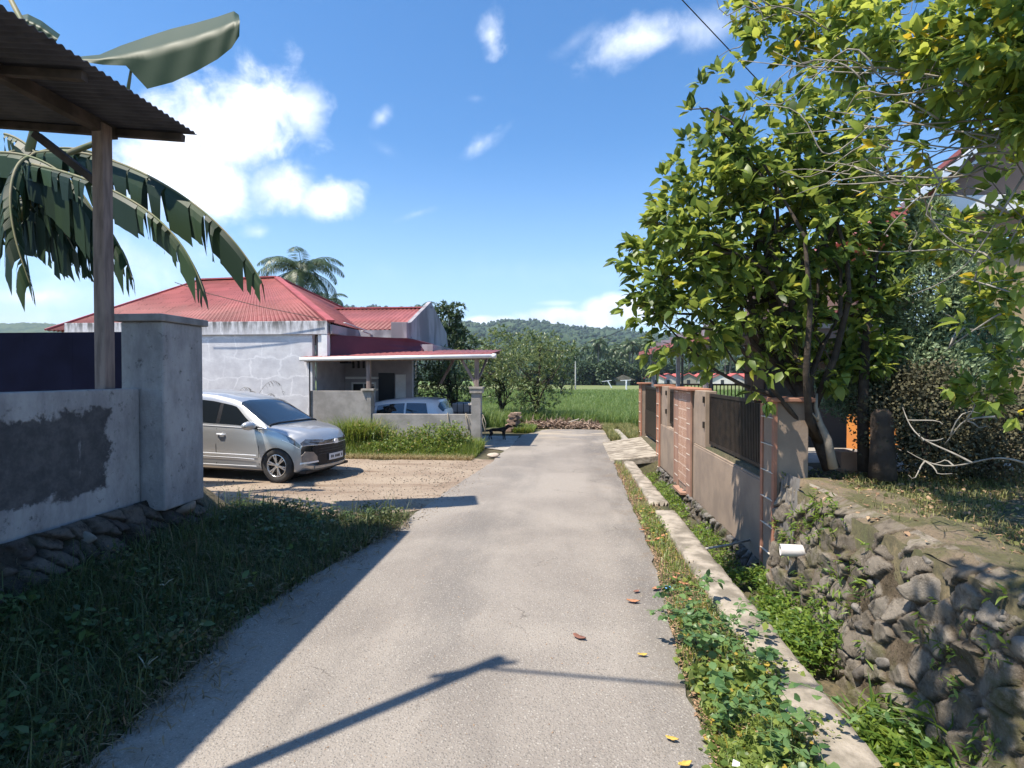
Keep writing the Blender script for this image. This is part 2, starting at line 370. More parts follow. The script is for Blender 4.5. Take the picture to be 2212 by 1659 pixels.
def edge_sheet(name, left, right, z, mat, step=.12, jl=.06, jr=.06, seed=1, nxc=14, zf=None, crown=0):
    """sheet between two polylines [(y,x)...] with uneven edges"""
    r = np.random.default_rng(seed)
    y = np.arange(max(left[0][0], right[0][0]), min(left[-1][0], right[-1][0]) + 1e-6, step)
    lx = np.interp(y, *zip(*left)); rx = np.interp(y, *zip(*right))
    def jag(n, a): k = np.convolve(r.normal(size=n+24), np.hanning(15)/4, 'same')[12:-12]; return k*a*.8 + np.convolve(r.normal(size=n+8), np.ones(3)/3, 'same')[4:-4]*a*.35
    lx = lx + jag(len(y), jl); rx = rx + jag(len(y), jr); tt = np.linspace(0, 1, nxc)
    X = lx[:, None]*(1-tt) + rx[:, None]*tt; Y = y[:, None] + 0*X
    Z = (zf(X, Y) if zf else 0*X) + z + crown*np.sin(pi*tt)[None, :]
    n, k = X.shape; i = (np.arange(n-1)[:, None]*k + np.arange(k-1)).ravel()
    return npmesh(name, np.stack([X, Y, Z], 2).reshape(-1, 3), np.stack([i, i+1, i+k+1, i+k], 1), mat, smooth=True)
tag(edge_sheet('road', [(-6, -2.4), (2.8, -2.42), (4.2, -2.6), (5.3, -2.45), (6.8, -2.15), (8, -2.1), (10, -1.9), (12.5, -1.62), (15, -1.5), (18.2, -1.35), (20.2, -.62)],
               [(-6, .74), (2.8, .76), (4, .80), (6, .98), (8, 1.04), (12.5, 1.14), (14, 1.3), (20.2, 1.5)], .004, m, crown=.012, step=.05, jl=.035, jr=.03), kind='structure')
# dirt driveway
m, t, b = mat_nodes('driveway_dirt'); co = t.n('ShaderNodeTexCoord').outputs['Object']
cc = t.mix(t.ramp(t.noise(co, .8, 7, .6).outputs[0], .35, .65), (.31, .245, .18), (.235, .175, .125))
cc = t.mix(t.ramp(t.noise(t.scale(co, (.3, 1.6, 1)), 1.7, 6, .6, .5).outputs[0], .52, .68), cc, (.17, .115, .075))
cc = t.mix(t.ramp(t.noise(co, 38, 6, .75).outputs[0], .5, .68, 0, .6), cc, (.44, .36, .27))
t.put(b.inputs['Base Color'], cc); b.inputs['Roughness'].default_value = .95
t.put(b.inputs['Normal'], t.bump(t.noise(co, 30, 8, .7).outputs[0], .5, .02))
V = []; DR = [(-30, 7.2), (-4.6, 7.25), (-3.6, 7.35), (-2.9, 7.6), (-2.4, 7.75), (-2.05, 8.1), (-1.95, 9), (-1.8, 10.5), (-1.65, 12), (-1.6, 12.9), (-2.1, 13.1), (-3.0, 13.0), (-4.2, 12.6), (-5.5, 12.9), (-8, 13.4), (-14, 14.2), (-30, 15)]
pv = []
for i, p in enumerate(DR):
    q = DR[(i+1) % len(DR)]; L = math.hypot(q[0]-p[0], q[1]-p[1]); k = max(1, int(L/.25))
    for j in range(k):
        f = j/k; a = .05 if j else 0; pv.append((p[0]+(q[0]-p[0])*f+rng.normal()*a, p[1]+(q[1]-p[1])*f+rng.normal()*a, -.003))
mb = MB(); mb.add(pv, [list(range(len(pv)))]); tag(mb.build('dirt_driveway', m), kind='structure')

concrete = simple('concrete_pale', (.40, .36, .31), (.28, .255, .215), 5, .9, .35, 40)
concrete_dk = simple('concrete_grey', (.25, .24, .22), (.17, .16, .145), 4, .9, .4, 35)
# concrete apron by the carport pillar and the carport floor
ap = [U(1040, 975, z=0), U(1120, 985, z=0)]
mb = MB()
poly = [(-6.6, 15.1), (-2.25, 15.0), (-1.7, 14.6), (-1.5, 14.4), (-1.42, 15.2), (-1.40, 17.9), (-6.6, 17.9)]
mb.add([(x, y, .010) for x, y in poly], [list(range(len(poly)))])
tag(mb.build('carport_floor', concrete), kind='structure')

# kerb beside the ditch : worn slabs with a broken stretch
r_ = np.random.default_rng(4); VV = []; FF = []; off = 0; y = -3.0
while y < 12.6:
    L = min(1.9 + r_.random()*.5, 12.7-y); dz = r_.uniform(-.012, .012); sk = r_.uniform(-.008, .008)
    if 7.7 < y < 8.4 or 10.3 < y < 10.5: y += .25; continue
    yy = np.arange(y, y+L-.012, .04); pr = [(0, -.45), (0, .02), (.012, .05), (.06, .057), (.15, .055), (.24, .057), (.29, .052), (.305, .03), (.305, -.45)]
    x0 = 1.300 + .06*np.clip((yy-7)/5, 0, 1); G = np.zeros((len(yy), len(pr), 3)); wn = np.convolve(r_.normal(size=len(yy)+8), np.ones(5)/5, 'same')[4:-4]
    for j, (u, z) in enumerate(pr):
        chip = (np.convolve((r_.random(len(yy)+8) < .05)*1.0, np.hanning(6), 'same')[4:-4])*(.022 if j in (1, 2, 6, 7) else 0)
        G[:, j, 0] = x0 + (1.605-x0)*u/.305 + (wn*.010 + chip if j < 3 else -wn*.008 - chip*.6 if j > 5 else 0) + sk; G[:, j, 1] = yy; G[:, j, 2] = z + (dz if z > 0 else 0) + (r_.normal(size=len(yy))*.0022 if z > 0 else 0) - chip*.7*(j in (2, 6)); 
    n, k = G.shape[:2]; VV.append(G.reshape(-1, 3)); i = (np.arange(n-1)[:, None]*k + np.arange(k-1)).ravel(); FF.append(np.stack([i, i+k, i+k+1, i+1], 1)+off)
    e0 = np.arange(k-1); FF.append(np.stack([e0*0+off, e0+off, e0+1+off, e0*0+off+k-1], 1)[1:-1]); off += n*k; y += L
tag(npmesh('kerb', np.concatenate(VV), FF, simple('kerb_concrete', (.38, .33, .27), (.19, .165, .13), 5.5, .9, .7, 45)), kind='structure')
# second short kerb piece past the bridge
mb = MB(); mb.box(1.72, 1.98, 16.8, 20.0, -.2, .06); tag(mb.build('kerb', concrete, bevel=.01), kind='structure')
# ditch floor mud
m = simple('ditch_mud', (.10, .085, .05), (.055, .06, .028), 6, .7, .6, 25, bd=.03)
tag(edge_sheet('ditch_floor', [(-3, 1.6), (13.1, 1.6)], [(-3, 2.3), (13.1, 2.3)], -.355, m, jl=0, jr=0, crown=-.04), kind='structure')
# concrete ramp bridging the ditch to the gate
pts = [(1.10, 13.0, .015), (2.5, 13.15, .14), (2.6, 16.3, .26), (1.15, 16.35, .02)]
m, t, b = mat_nodes('ramp_concrete'); co = t.n('ShaderNodeTexCoord').outputs['Object']
cc = t.mix(t.ramp(t.noise(t.scale(co, (1, 2.4, 1)), 2.6, 7, .65, .6).outputs[0], .42, .6), (.40, .35, .28), (.17, .14, .105))
t.put(b.inputs['Base Color'], cc); b.inputs['Roughness'].default_value = .93; t.put(b.inputs['Normal'], t.bump(t.noise(co, 18, 8, .7).outputs[0], .8, .03))
mb = MB(); mb.prism(pts, (0, 0, -.16)); tag(mb.build('ramp', m, bevel=.015), kind='structure')
# yard paving behind the fence
tag(edge_sheet('yard_paving', [(6.75, 2.36), (12.9, 2.36), (17, 2.6)], [(6.75, 5.3), (12.9, 8), (17, 8)], .004, concrete, jl=.01, jr=.02, zf=gz), kind='structure')

# far road and low wall beyond the paddy, second paddy strip
fz = lambda x, y: gz(x, y)
mb = MB(); y0 = 88
mb.box(-60, 120, y0, y0+3, float(gz(0, y0))-.3, float(gz(0, y0))+.22); tag(mb.build('path', simple('far_path', (.55, .52, .45), (.42, .4, .34), .5, .9, 0)), kind='structure')

# rice paddy
m, t, b = mat_nodes('rice_sheet'); co = t.n('ShaderNodeTexCoord').outputs['Object']
cc = t.mix(t.ramp(t.noise(t.scale(co, (1, .5, 1)), .5, 6, .6).outputs[0], .35, .65), (.08, .13, .03), (.12, .17, .05))
cc = t.mix(t.ramp(t.noise(co, 5.5, 6, .75).outputs[0], .42, .62), cc, (.03, .065, .012))
t.put(b.inputs['Base Color'], cc); b.inputs['Roughness'].default_value = .9; t.put(b.inputs['Normal'], t.bump(t.noise(co, 7, 6, .8).outputs[0], 1, .25))
tag(edge_sheet('rice_field', [(23.0, -40), (86, -120)], [(23.0, 45), (86, 120)], .22, m, step=.9, jl=0, jr=0, nxc=60, zf=gz), kind='structure')
tag(edge_sheet('far_paddy', [(92, -90), (205, -220)], [(92, 120), (205, 260)], .15, simple('far_paddy_green', (.13, .17, .05), (.19, .20, .08), .08, .9, .6, 1.2, bd=.3), step=4, jl=0, jr=0, nxc=30, zf=gz), kind='structure')
ricemat = leafmat('rice_blade', (.075, .14, .03), (.16, .23, .06), rough=.5, trans=.4)
def rice(y0, y1, d, n_per, h, wd, xa, xb):
    out = []
    for y in np.arange(y0, y1, d):
        x = np.arange(xa*y, xb*y, d); out.append(np.stack([x, np.full_like(x, y)], 1))
    P = np.concatenate(out); P += rng.normal(size=P.shape)*d*.28; P = np.repeat(P, n_per, 0); P += rng.normal(size=P.shape)*.03
    P = P[(P[:, 1] > 21.3) & ~((P[:, 0] > 2.4) & (P[:, 1] < 17.8)) & ~((P[:, 1] < 22.5) & (P[:, 0] > -2.2) & (P[:, 0] < 1.7))]
    n = len(P); P3 = np.column_stack([P, gz(P[:, 0], P[:, 1])]); D = rdir(n); D[:, 2] = 0; D = unit(D)
    return blades(P3, D, h*(.75 + .5*rng.random(n)), np.full(n, wd), .3+.6*rng.random(n))
parts = [rice(21.2, 30, .19, 7, .62, .011, -.62, .62), rice(30, 46, .27, 6, .6, .017, -.5, .55), rice(46, 86, .5, 5, .6, .032, -.5, .5)]
off = 0; VV = []; FF = []
for v, f in parts: VV.append(v); FF.append(f + off); off += len(v)
tag(npmesh('rice_plants', np.concatenate(VV), np.concatenate(FF), ricemat), kind='stuff')

# hills
OUT = [(-900, 700), (-400, 695), (0, 699), (60, 697), (120, 699), (190, 708), (260, 700), (420, 690), (600, 672), (700, 664), (754, 661), (780, 666), (810, 659.5), (834, 665), (849, 669), (864, 667), (886, 676), (930, 690), (991, 693), (1020, 695.7), (1050, 703), (1072, 695), (1094, 689.5), (1107, 690), (1143, 692), (1179, 696.6), (1228, 706), (1278, 711), (1310, 711), (1343, 712), (1400, 720), (1500, 728), (1650, 735), (1850, 742), (2300, 752), (3200, 765)]
us = []; vs_ = []
for px, py in OUT: d = pix_dir(px, py); us.append(d.x/d.y); vs_.append(d.z/d.y)
us = np.array(us); vs_ = np.array(vs_)
gu = np.linspace(-1.9, 1.9, 760); t_ = np.linspace(0, 1.25, 150)
Yb, Yr = 330., 1500.
r3 = np.random.default_rng(3)
def fbm(x, y, f, o=5):
    z = 0*x; a = 1.; rr = np.random.default_rng(11)
    for k in range(o):
        th = rr.random(4)*6.28; z = z + a*(np.sin(x*f+th[0]+1.7*np.sin(y*f*.7+th[1]))*np.cos(y*f*1.1+th[2]+1.3*np.sin(x*f*.8+th[3]))); f *= 1.93; a *= .52
    return z
HU, HT = np.meshgrid(gu, t_); HY = Yb + (Yr - Yb)*HT; HX = HU*HY
ridge = 2 + np.interp(HU, us, vs_)*Yr
rise = np.clip(HT, 0, 1); prof = np.where(HT <= 1, rise**1.25*(.55+.45*rise), 1 - (HT-1)*1.6)
und = fbm(HX*.9, HY*1.1, .0065)*17*np.sin(pi*np.clip(HT, 0, 1))*np.clip(HT*3, 0, 1)
HZ = -2.3 + (ridge + 2.3)*prof + und
HZ = np.minimum(HZ, 2 + (np.interp(HU, us, vs_)*HY) - 1.0*(HT < 1)*(1-HT)*0)   # nothing stands above the skyline seen along the road
HZ = HZ + r3.normal(size=HZ.shape)*1.6*np.clip(HT*6, 0, 1)
nu = len(gu); i = (np.arange(len(t_)-1)[:, None]*nu + np.arange(nu-1)).ravel()
m, t, b = mat_nodes('hill_forest_floor'); co = t.n('ShaderNodeTexCoord').outputs['Object']
cc = t.mix(t.ramp(t.noise(co, .012, 8, .6, .4).outputs[0], .42, .6), (.022, .05, .018), (.055, .085, .03))
cc = t.mix(t.ramp(t.noise(co, .007, 6, .6, .8).outputs[0], .58, .66), cc, (.10, .13, .05)); t.put(b.inputs['Base Color'], cc); b.inputs['Roughness'].default_value = 1
tag(npmesh('hills', np.stack([HX, HY, HZ], 2).reshape(-1, 3), np.stack([i, i+1, i+nu+1, i+nu], 1), m, smooth=False), kind='structure')
# the forest that covers them: thousands of small crowns
ico = bmesh.new(); bmesh.ops.create_icosphere(ico, subdivisions=1, radius=1); ico.verts.ensure_lookup_table()
IV = np.array([v.co[:] for v in ico.verts]); IF = np.array([[v.index for v in f.verts] for f in ico.faces]); ico.free()
def blobs(P, Rr, flat=.8, jit=.25):
    n = len(P); V = IV[None]*(1 + rng.normal(size=(n, len(IV), 1))*jit)*Rr[:, None, None]; V[..., 2] *= flat; V = V + P[:, None]
    return V.reshape(-1, 3), (IF[None] + (np.arange(n)*len(IV))[:, None, None]).reshape(-1, 3)
n = 15000; tt = rng.random(n)**.8*1.0; uu = -.75 + rng.random(n)*1.5
ti = np.clip((tt/1.25*(len(t_)-1)).astype(int), 0, len(t_)-2); ui = np.clip(((uu+1.9)/3.8*(nu-1)).astype(int), 0, nu-2)
px_, py_, pz_ = HX[ti, ui], HY[ti, ui], HZ[ti, ui]
keep = (fbm(px_, py_, .013, 3) < .75) | (rng.random(n) < .25)
P = np.column_stack([px_, py_, pz_ + 2.0])[keep]; P[:, :2] += rng.normal(size=(len(P), 2))*3
V, F = blobs(P, 2.6 + 3.0*rng.random(len(P)), 1.0)
m, t, b = mat_nodes('hill_crowns'); g = t.n('ShaderNodeNewGeometry').outputs['Random Per Island']
t.put(b.inputs['Base Color'], t.mix(g, (.010, .030, .014), (.045, .078, .034))); b.inputs['Roughness'].default_value = 1
tag(npmesh('hill_forest', V, F, m), kind='stuff')
# ================================================================ LEFT : wall, canopy, banana
XF = -4.34            # road face of the big pillar
XW = -4.60            # road face of the wall
m, t, b = mat_nodes('old_render'); co = t.n('ShaderNodeTexCoord').outputs['Object']
sp = t.n('ShaderNodeSeparateXYZ'); t.put(sp.inputs[0], co)
nn = t.noise(co, 3.2, 12, .72).outputs[0]; wob = t.m('MULTIPLY', t.m('SUBTRACT', nn, .5), .75)
pale = t.mix(t.ramp(t.noise(t.scale(co, (1, 1, .45)), 2.2, 8, .68).outputs[0], .35, .68), (.40, .385, .38), (.22, .21, .215))
pale = t.mix(t.ramp(t.noise(co, 9, 8, .75).outputs[0], .56, .7), pale, (.095, .09, .09))
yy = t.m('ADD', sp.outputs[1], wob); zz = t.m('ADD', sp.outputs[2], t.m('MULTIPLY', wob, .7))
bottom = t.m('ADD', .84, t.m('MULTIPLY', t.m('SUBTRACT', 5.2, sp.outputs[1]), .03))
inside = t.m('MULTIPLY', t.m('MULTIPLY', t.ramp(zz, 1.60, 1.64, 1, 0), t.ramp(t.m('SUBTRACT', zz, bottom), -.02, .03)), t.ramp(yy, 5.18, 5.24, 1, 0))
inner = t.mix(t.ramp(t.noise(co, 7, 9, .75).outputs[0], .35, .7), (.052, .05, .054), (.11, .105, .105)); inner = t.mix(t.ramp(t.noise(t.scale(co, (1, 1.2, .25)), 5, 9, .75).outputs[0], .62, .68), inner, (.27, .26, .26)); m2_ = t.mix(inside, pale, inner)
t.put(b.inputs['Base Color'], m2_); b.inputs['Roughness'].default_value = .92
t.put(b.inputs['Normal'], t.bump(t.m('ADD', t.noise(co, 14, 9, .7).outputs[0], t.m('MULTIPLY', inside, -.6)), .6, .02))
old_render = m
bw = empty('boundary_wall', (XW, 5, 0), 'weathered grey plastered wall with a tall capped end pillar, on a rubble base left of the road', 'wall')
def sub(mb, name, mat, par, **k):
    """build in world space and parent while keeping the place"""
    o = mb.build(name, mat, par, **k)
    o.matrix_parent_inverse = Matrix.Translation(par.location).inverted() if par.rotation_euler.z == 0 else (Matrix.Translation(par.location) @ Matrix.Rotation(par.rotation_euler.z, 4, 'Z')).inverted()
    return o
def subn(V, F, name, mat, par, **k):
    o = npmesh(name, V, F, mat, par, **k)
    o.matrix_parent_inverse = (Matrix.Translation(par.location) @ Matrix.Rotation(par.rotation_euler.z, 4, 'Z')).inverted()
    return o
mb = MB(); mb.box(XW-.16, XW, -3.2, 5.66, .58, 1.85); sub(mb, 'wall_panel', old_render, bw, bevel=.015)
mb = MB(); mb.box(XF-.50, XF, 5.69, 6.36, .50, 2.58); sub(mb, 'pillar', old_render, bw, bevel=.02)
mb = MB(); mb.box(XF-.56, XF+.03, 5.63, 6.43, 2.58, 2.66); sub(mb, 'pillar_cap', simple('cap_cement', (.30, .29, .29), (.18, .175, .18), 4, .9, .5, 30), bw, bevel=.012)
# rubble stones under it
def rock_mesh(P, Rr, A, flat, rngk, sub_=2):
    bm_ = bmesh.new(); bmesh.ops.create_icosphere(bm_, subdivisions=sub_, radius=1); bm_.verts.ensure_lookup_table()
    iv = np.array([v.co[:] for v in bm_.verts]); jf = np.array([[v.index for v in f.verts] for f in bm_.faces]); bm_.free()
    Vs = []; 
    for p, r_, ax in zip(P, Rr, A):
        pl = unit(rngk.normal(size=(9, 3))); dd = .38 + .5*rngk.random(9)
        q = iv.copy()
        for nrm, d_ in zip(pl, dd):
            k_ = q @ nrm; q = q - np.maximum(k_ - d_, 0)[:, None]*nrm*.92
        q = q*np.array(r_); q = q @ ax.T + rngk.normal(size=q.shape)*min(r_)*.03; Vs.append(q + p)
    n = len(P); return np.concatenate(Vs), (jf[None] + (np.arange(n)*len(iv))[:, None, None]).reshape(-1, 3)
def rotm(rx, ry, rz): return np.array(Matrix.Rotation(rz, 3, 'Z') @ Matrix.Rotation(ry, 3, 'Y') @ Matrix.Rotation(rx, 3, 'X'))
rubble = simple('rubble_dark', (.10, .085, .07), (.035, .032, .028), 3.5, .95, .9, 18, bd=.03)
masonry('stone_base', bw, lambda f: XW+.34-.30*f, -3.2, 6.4, .08, .62, 1, 79, .15, .02, mats=masonry_mat('base_masonry', (.15, .125, .105), (.065, .055, .05), (.06, .05, .04), (.03, .027, .022), (.035, .04, .02)), relief=.09, gone=.1)
rk = np.random.default_rng(21); P = []; Rr = []; A = []
for y in np.arange(-3, 6.5, .16):
    for k in range(2):
        s_ = .035+.05*rk.random(); P.append((XW+.24+.16*rk.random(), y+rk.normal()*.06, .14+.12*rk.random())); Rr.append((s_*.8, s_*1.4, s_)); A.append(rotm(*(rk.normal(size=3)*.6)))
V, F = rock_mesh(P, Rr, A, 1, rk); subn(V, F, 'loose_stones', rubble, bw)
# loose blocks at the pillar foot
pt = U(585, 1590/1.4756, z=.32)
def boulder(name, px, py, z, r_, ax, label, mat, seed, cat='stone', group=None):
    p = U(px, py, z=z); e = np.random.default_rng(seed)
    V, F = rock_mesh([(0, 0, 0)], [r_], [rotm(*ax)], 1, e); o = npmesh(name, V, F, mat); o.location = p
    return tag(o, label, cat, group)
boulder('stone', 395, 1105, .42, (.27, .085, .07), (0, -.5, .3), 'long pinkish broken stone slab leaning under the tall grey pillar', simple('pinkstone', (.30, .22, .17), (.20, .15, .12), 6, .95, .6), 3)
boulder('stone', 540, 1133, .12, (.12, .08, .07), (0, 0, .2), 'broken brick chunk lying in the grass right of the grey pillar', simple('brickchunk', (.24, .15, .11), (.12, .09, .07), 9, .95, .6), 5)
boulder('stone', 186, 1163, .46, (.10, .1, .08), (0, 0, .2), 'round pale stone among the dark rubble below the left wall', simple('palestone', (.24, .22, .19), (.16, .15, .13), 9, .95, .6), 6)

# navy sheet gate standing behind the wall
mb = MB(); 
for i in range(10):
    x = -16 + i*.93; mb.box(x, x+.928, 9.0, 9.04, .3, 2.74)
o = mb.build('sheet_fence', simple('shaded_navy_sheet', (.0025, .004, .014), (.004, .006, .02), 2, .9, .1, spec=.05)); tag(o, 'dark navy metal sheet screen standing behind the low plastered wall', 'fence')  # near-black navy: the shade over the sheet is put into its colour

# corrugated canopy on a post
cn = empty('roof_canopy', (-4.5, 5.3, 1.84), 'dark corrugated metal canopy on a wooden post above the left wall', 'canopy')
Y1, Y0 = 5.55, -3.4; tip = U(426, 291, y=Y1); XE, ZE = tip.x, tip.z; PXp = U(225, 600, y=5.35).x
yy_ = np.arange(Y0, Y1, .0095); xx_ = np.array([XE, XE-.7, -5.2, -6.2, -7.9])
X_, Yg = np.meshgrid(xx_, yy_); saw = ((Yg*1.0) % .62)/.62
Zg = ZE + (XE - X_)*.10 + .011*np.sin(Yg*2*pi/.076)
i = (np.arange(len(yy_)-1)[:, None]*5 + np.arange(4)).ravel()
rs_ = simple('old_zinc', (.10, .10, .125), (.065, .065, .085), 3, .65, .2, 12, metal=.25)
o = subn(np.stack([X_, Yg, Zg], 2).reshape(-1, 3), np.stack([i, i+1, i+6, i+5], 1), 'roof_sheet', rs_, cn, smooth=True)
so = o.modifiers.new('thick', 'SOLIDIFY'); so.thickness = .004
wood = simple('weathered_wood', (.30, .23, .20), (.17, .13, .115), 5, .85, .4, 30, stretch=(3, 3, .4))
wood_dk = simple('roof_timber', (.10, .08, .075), (.05, .042, .04), 4, .85, .3, 30)
mb = MB(); mb.box(PXp-.06, PXp+.06, 5.28, 5.41, 1.7, ZE+.05); sub(mb, 'post', wood, cn, bevel=.008)
mb = MB(); mb.bar((PXp, -3.3, ZE+.02), (PXp, 5.50, ZE+.02), .09, .12); sub(mb, 'beam', wood_dk, cn)
mb = MB(); mb.bar((PXp-1.4, -3.3, ZE+.16), (PXp-1.4, 5.5, ZE+.16), .08, .12); sub(mb, 'beam', wood_dk, cn)
mb = MB()
for y in (5.5, 4.3, 3.1, 1.9, .7): mb.bar((-7.8, y, ZE+.36), (XE-.12, y, ZE-.05), .06, .07)
sub(mb, 'rafter', wood_dk, cn)
mb = MB(); mb.bar((PXp-.75, 5.36, ZE-.02), (PXp-.05, 5.36, ZE-.55), .07, .09, up=(0, 1, 0)); sub(mb, 'brace', wood_dk, cn)

# ---- banana plant
bmat = leafmat('banana_blade', (.012, .028, .013), (.035, .066, .024), rough=.5, trans=.14, spec=.25)
bmat2 = leafmat('banana_dry', (.10, .075, .045), (.18, .13, .08), rough=.7, trans=.15)
ban = empty('banana_plant', (-9.2, 7.4, .2), 'tall banana plant with torn drooping leaves behind the grey wall and canopy', 'banana plant')
stemm = simple('banana_stem', (.12, .15, .06), (.22, .19, .11), 3, .6, .2)
mb = MB(); mb.tube([(-9.2, 7.4, .2), (-9.0, 7.4, 1.6), (-8.6, 7.3, 3.0), (-8.0, 7.2, 4.0), (-7.3, 7.2, 4.5)], [.16, .15, .12, .10, .07], 12); sub(mb, 'stem', stemm, ban, smooth=True)
def bezier(P, n):
    P = [Vector(p) for p in P]; out = []
    for k in range(n+1):
        s_ = k/n; Q = P[:]
        while len(Q) > 1: Q = [Q[i].lerp(Q[i+1], s_) for i in range(len(Q)-1)]
        out.append(Q[0])
    return out
def banana(path, wmax, droop=.6, torn=.5, mat=None, seed=0, nseg=60):
    """a leaf: midrib + two half blades torn into strips that hang from it"""
    r = random.Random(seed); pts = bezier(path, nseg); mb = MB(); mat = mat or bmat; rows = 6
    for side in (1, -1):
        k = 0
        while k < nseg:
            cut = r.random() < torn; run = r.randint(2, 4) if cut else r.randint(4, 9); e = min(nseg, k+run); s_ = (k+e)/2/nseg
            wd = wmax*(math.sin(pi*min(1, .06+s_*.90))**.5)*(.70+.42*r.random() if cut else .95); dr = droop*(.85+.3*r.random()); sw = r.uniform(-.12, .12); gap = .10 if cut else .0
            b0 = len(mb.v)
            for j in range(k, e+1):
                tg = (pts[min(j+1, nseg)] - pts[max(j-1, 0)]).normalized(); lat = tg.cross(Vector((0, 0, 1))).normalized()*side
                jj = (j-(k+e)/2)/max(1, (e-k)/2); L = wd*(1 + (.05*r.random() if cut else .02*r.random()))
                p = Vector(pts[j]); p += Vector((0, 0, .0))
                for q in range(rows):
                    f = q/(rows-1); a = min(1.5, .25 + dr*1.5*min(1, f*1.9))
                    dv_ = lat*cos(a) + Vector((0, 0, -1))*sin(a)
                    if q: p = p + (dv_ + tg*(.22+sw) - tg*jj*gap*1.6)*(L/(rows-1))
                    mb.v.append(tuple(p + tg*jj*(0 if q == 0 else -.01)))
            for j in range(e-k):
                for q in range(rows-1): a0 = b0+j*rows+q; mb.f.append([a0, a0+1, a0+rows+1, a0+rows]); mb.mi.append(0)
            k = e + (1 if cut and r.random() < .25 else 0)
    sub(mb, 'leaf', mat, ban)
    mr = MB(); mr.tube(pts, [.020*(1-.8*i_/nseg)+.003 for i_ in range(nseg+1)], 6); sub(mr, 'midrib', stemm, ban, smooth=True)
def BP(px, py, y): return U(px, py, y=y)
# big whole leaf against the sky : its plane is seen broadside
def flatleaf(outline, rib, y0, y1, name, seed, fold=.12):
    """broad leaf seen from below; outline points given along the picture, real depth from y0 to y1"""
    xs_ = [p[0] for p in outline]; a, b_ = min(xs_), max(xs_); mb = MB()
    dep = lambda px: y0 + (y1-y0)*(px-a)/(b_-a)
    n = 40; up_ = [p for p in outline]; rows = []
    for i_ in range(n+1):
        s_ = i_/n
        T = Vector(np.array([np.interp(s_, np.linspace(0, 1, len(rib[0])), [q[c] for q in rib[0]]) for c in (0, 1)]))
        Mm = Vector(np.array([np.interp(s_, np.linspace(0, 1, len(rib[1])), [q[c] for q in rib[1]]) for c in (0, 1)]))
        Bm = Vector(np.array([np.interp(s_, np.linspace(0, 1, len(rib[2])), [q[c] for q in rib[2]]) for c in (0, 1)]))
        row = []
        for f in np.linspace(-1, 1, 9):
            p = Mm.lerp(T, -f) if f < 0 else Mm.lerp(Bm, f)
            row.append(BP(p.x, p.y, dep(p.x) + fold*2*abs(f) - (.25*f) + .006*sin(i_*.9+f*3)))
        rows.append(row)
    for row in rows: mb.v += [tuple(p) for p in row]
    for i_ in range(n):
        for j in range(8): mb.f.append([i_*9+j, i_*9+j+1, (i_+1)*9+j+1, (i_+1)*9+j]); mb.mi.append(0)
    sub(mb, name, bmat, ban, smooth=True)
flatleaf([(170, 130), (517, 130)], [
    [(172, 122), (215, 118), (262, 98), (320, 78), (370, 62), (420, 50), (470, 36), (505, 24), (516, 32)],
    [(176, 128), (215, 128), (262, 122), (320, 112), (370, 98), (420, 84), (470, 66), (505, 50), (518, 45)],
    [(182, 134), (222, 140), (272, 142), (318, 192), (372, 178), (424, 154), (470, 128), (500, 104), (517, 78)]], 6.15, 6.5, 'leaf', 1)
mb = MB(); mb.tube([BP(150, 330, 7.0), BP(230, 300, 6.7), BP(275, 235, 6.4), BP(277, 190, 6.35), BP(285, 140, 6.3)], [.04, .035, .03, .02, .012], 7); sub(mb, 'petiole', stemm, ban, smooth=True)
banana([BP(60, 335, 7.3), BP(220, 290, 7.0), BP(420, 420, 6.7), BP(500, 490, 6.5), BP(566, 610, 6.4)], .56, 1.0, .8, seed=2)
banana([BP(60, 340, 7.4), BP(150, 290, 7.7), BP(260, 345, 7.8), BP(325, 395, 7.8)], .42, .9, .5, seed=3)
banana([BP(40, 350, 7.0), BP(170, 370, 6.6), BP(330, 430, 6.3), BP(400, 500, 6.2), BP(442, 636, 6.1)], .42, 1.0, .7, seed=4)
banana([BP(30, 370, 7.2), BP(150, 400, 7.0), BP(220, 450, 6.9), BP(262, 520, 6.8), BP(286, 604, 6.8)], .50, 1.0, .3, seed=5)
banana([BP(0, 330, 7.0), BP(110, 330, 7.0), BP(190, 400, 6.9), BP(235, 530, 6.8)], .75, 1.1, .3, seed=6)
banana([BP(60, 340, 6.9), BP(20, 350, 6.6), BP(0, 450, 6.4), BP(40, 540, 6.3), BP(65, 615, 6.3)], .55, .9, .5, seed=7)
banana([BP(80, 350, 7.4), BP(90, 370, 7.4), BP(160, 440, 7.3), BP(210, 560, 7.3)], .65, .9, .6, seed=8)
banana([BP(90, 330, 7.5), BP(-20, 300, 7.0), BP(-90, 400, 6.6), BP(-110, 560, 6.5)], .6, .9, .6, seed=9)
banana([BP(0, 420, 7.6), BP(70, 430, 7.6), BP(150, 470, 7.7), BP(205, 560, 7.8)], .62, 1.1, .95, seed=10)
banana([BP(90, 330, 7.4), BP(60, 320, 7.0), BP(0, 400, 6.7), BP(-30, 540, 6.6)], .75, 1.0, .3, seed=11)
banana([BP(-40, 430, 7.3), BP(40, 400, 7.3), BP(120, 450, 7.2), BP(160, 540, 7.1)], .75, 1.1, .5, seed=13)
banana([BP(10, 290, 7.3), BP(60, 300, 7.3), BP(110, 350, 7.2), BP(150, 470, 7.1)], .75, 1.1, .3, seed=14)
banana([BP(-60, 480, 7.4), BP(30, 450, 7.4), BP(130, 490, 7.4), BP(240, 560, 7.4)], .55, 1.2, .9, seed=15)
banana([BP(60, 350, 7.4), BP(80, 390, 7.5), BP(70, 450, 7.4), BP(60, 520, 7.4)], .30, 1.2, .6, mat=bmat2, seed=12)
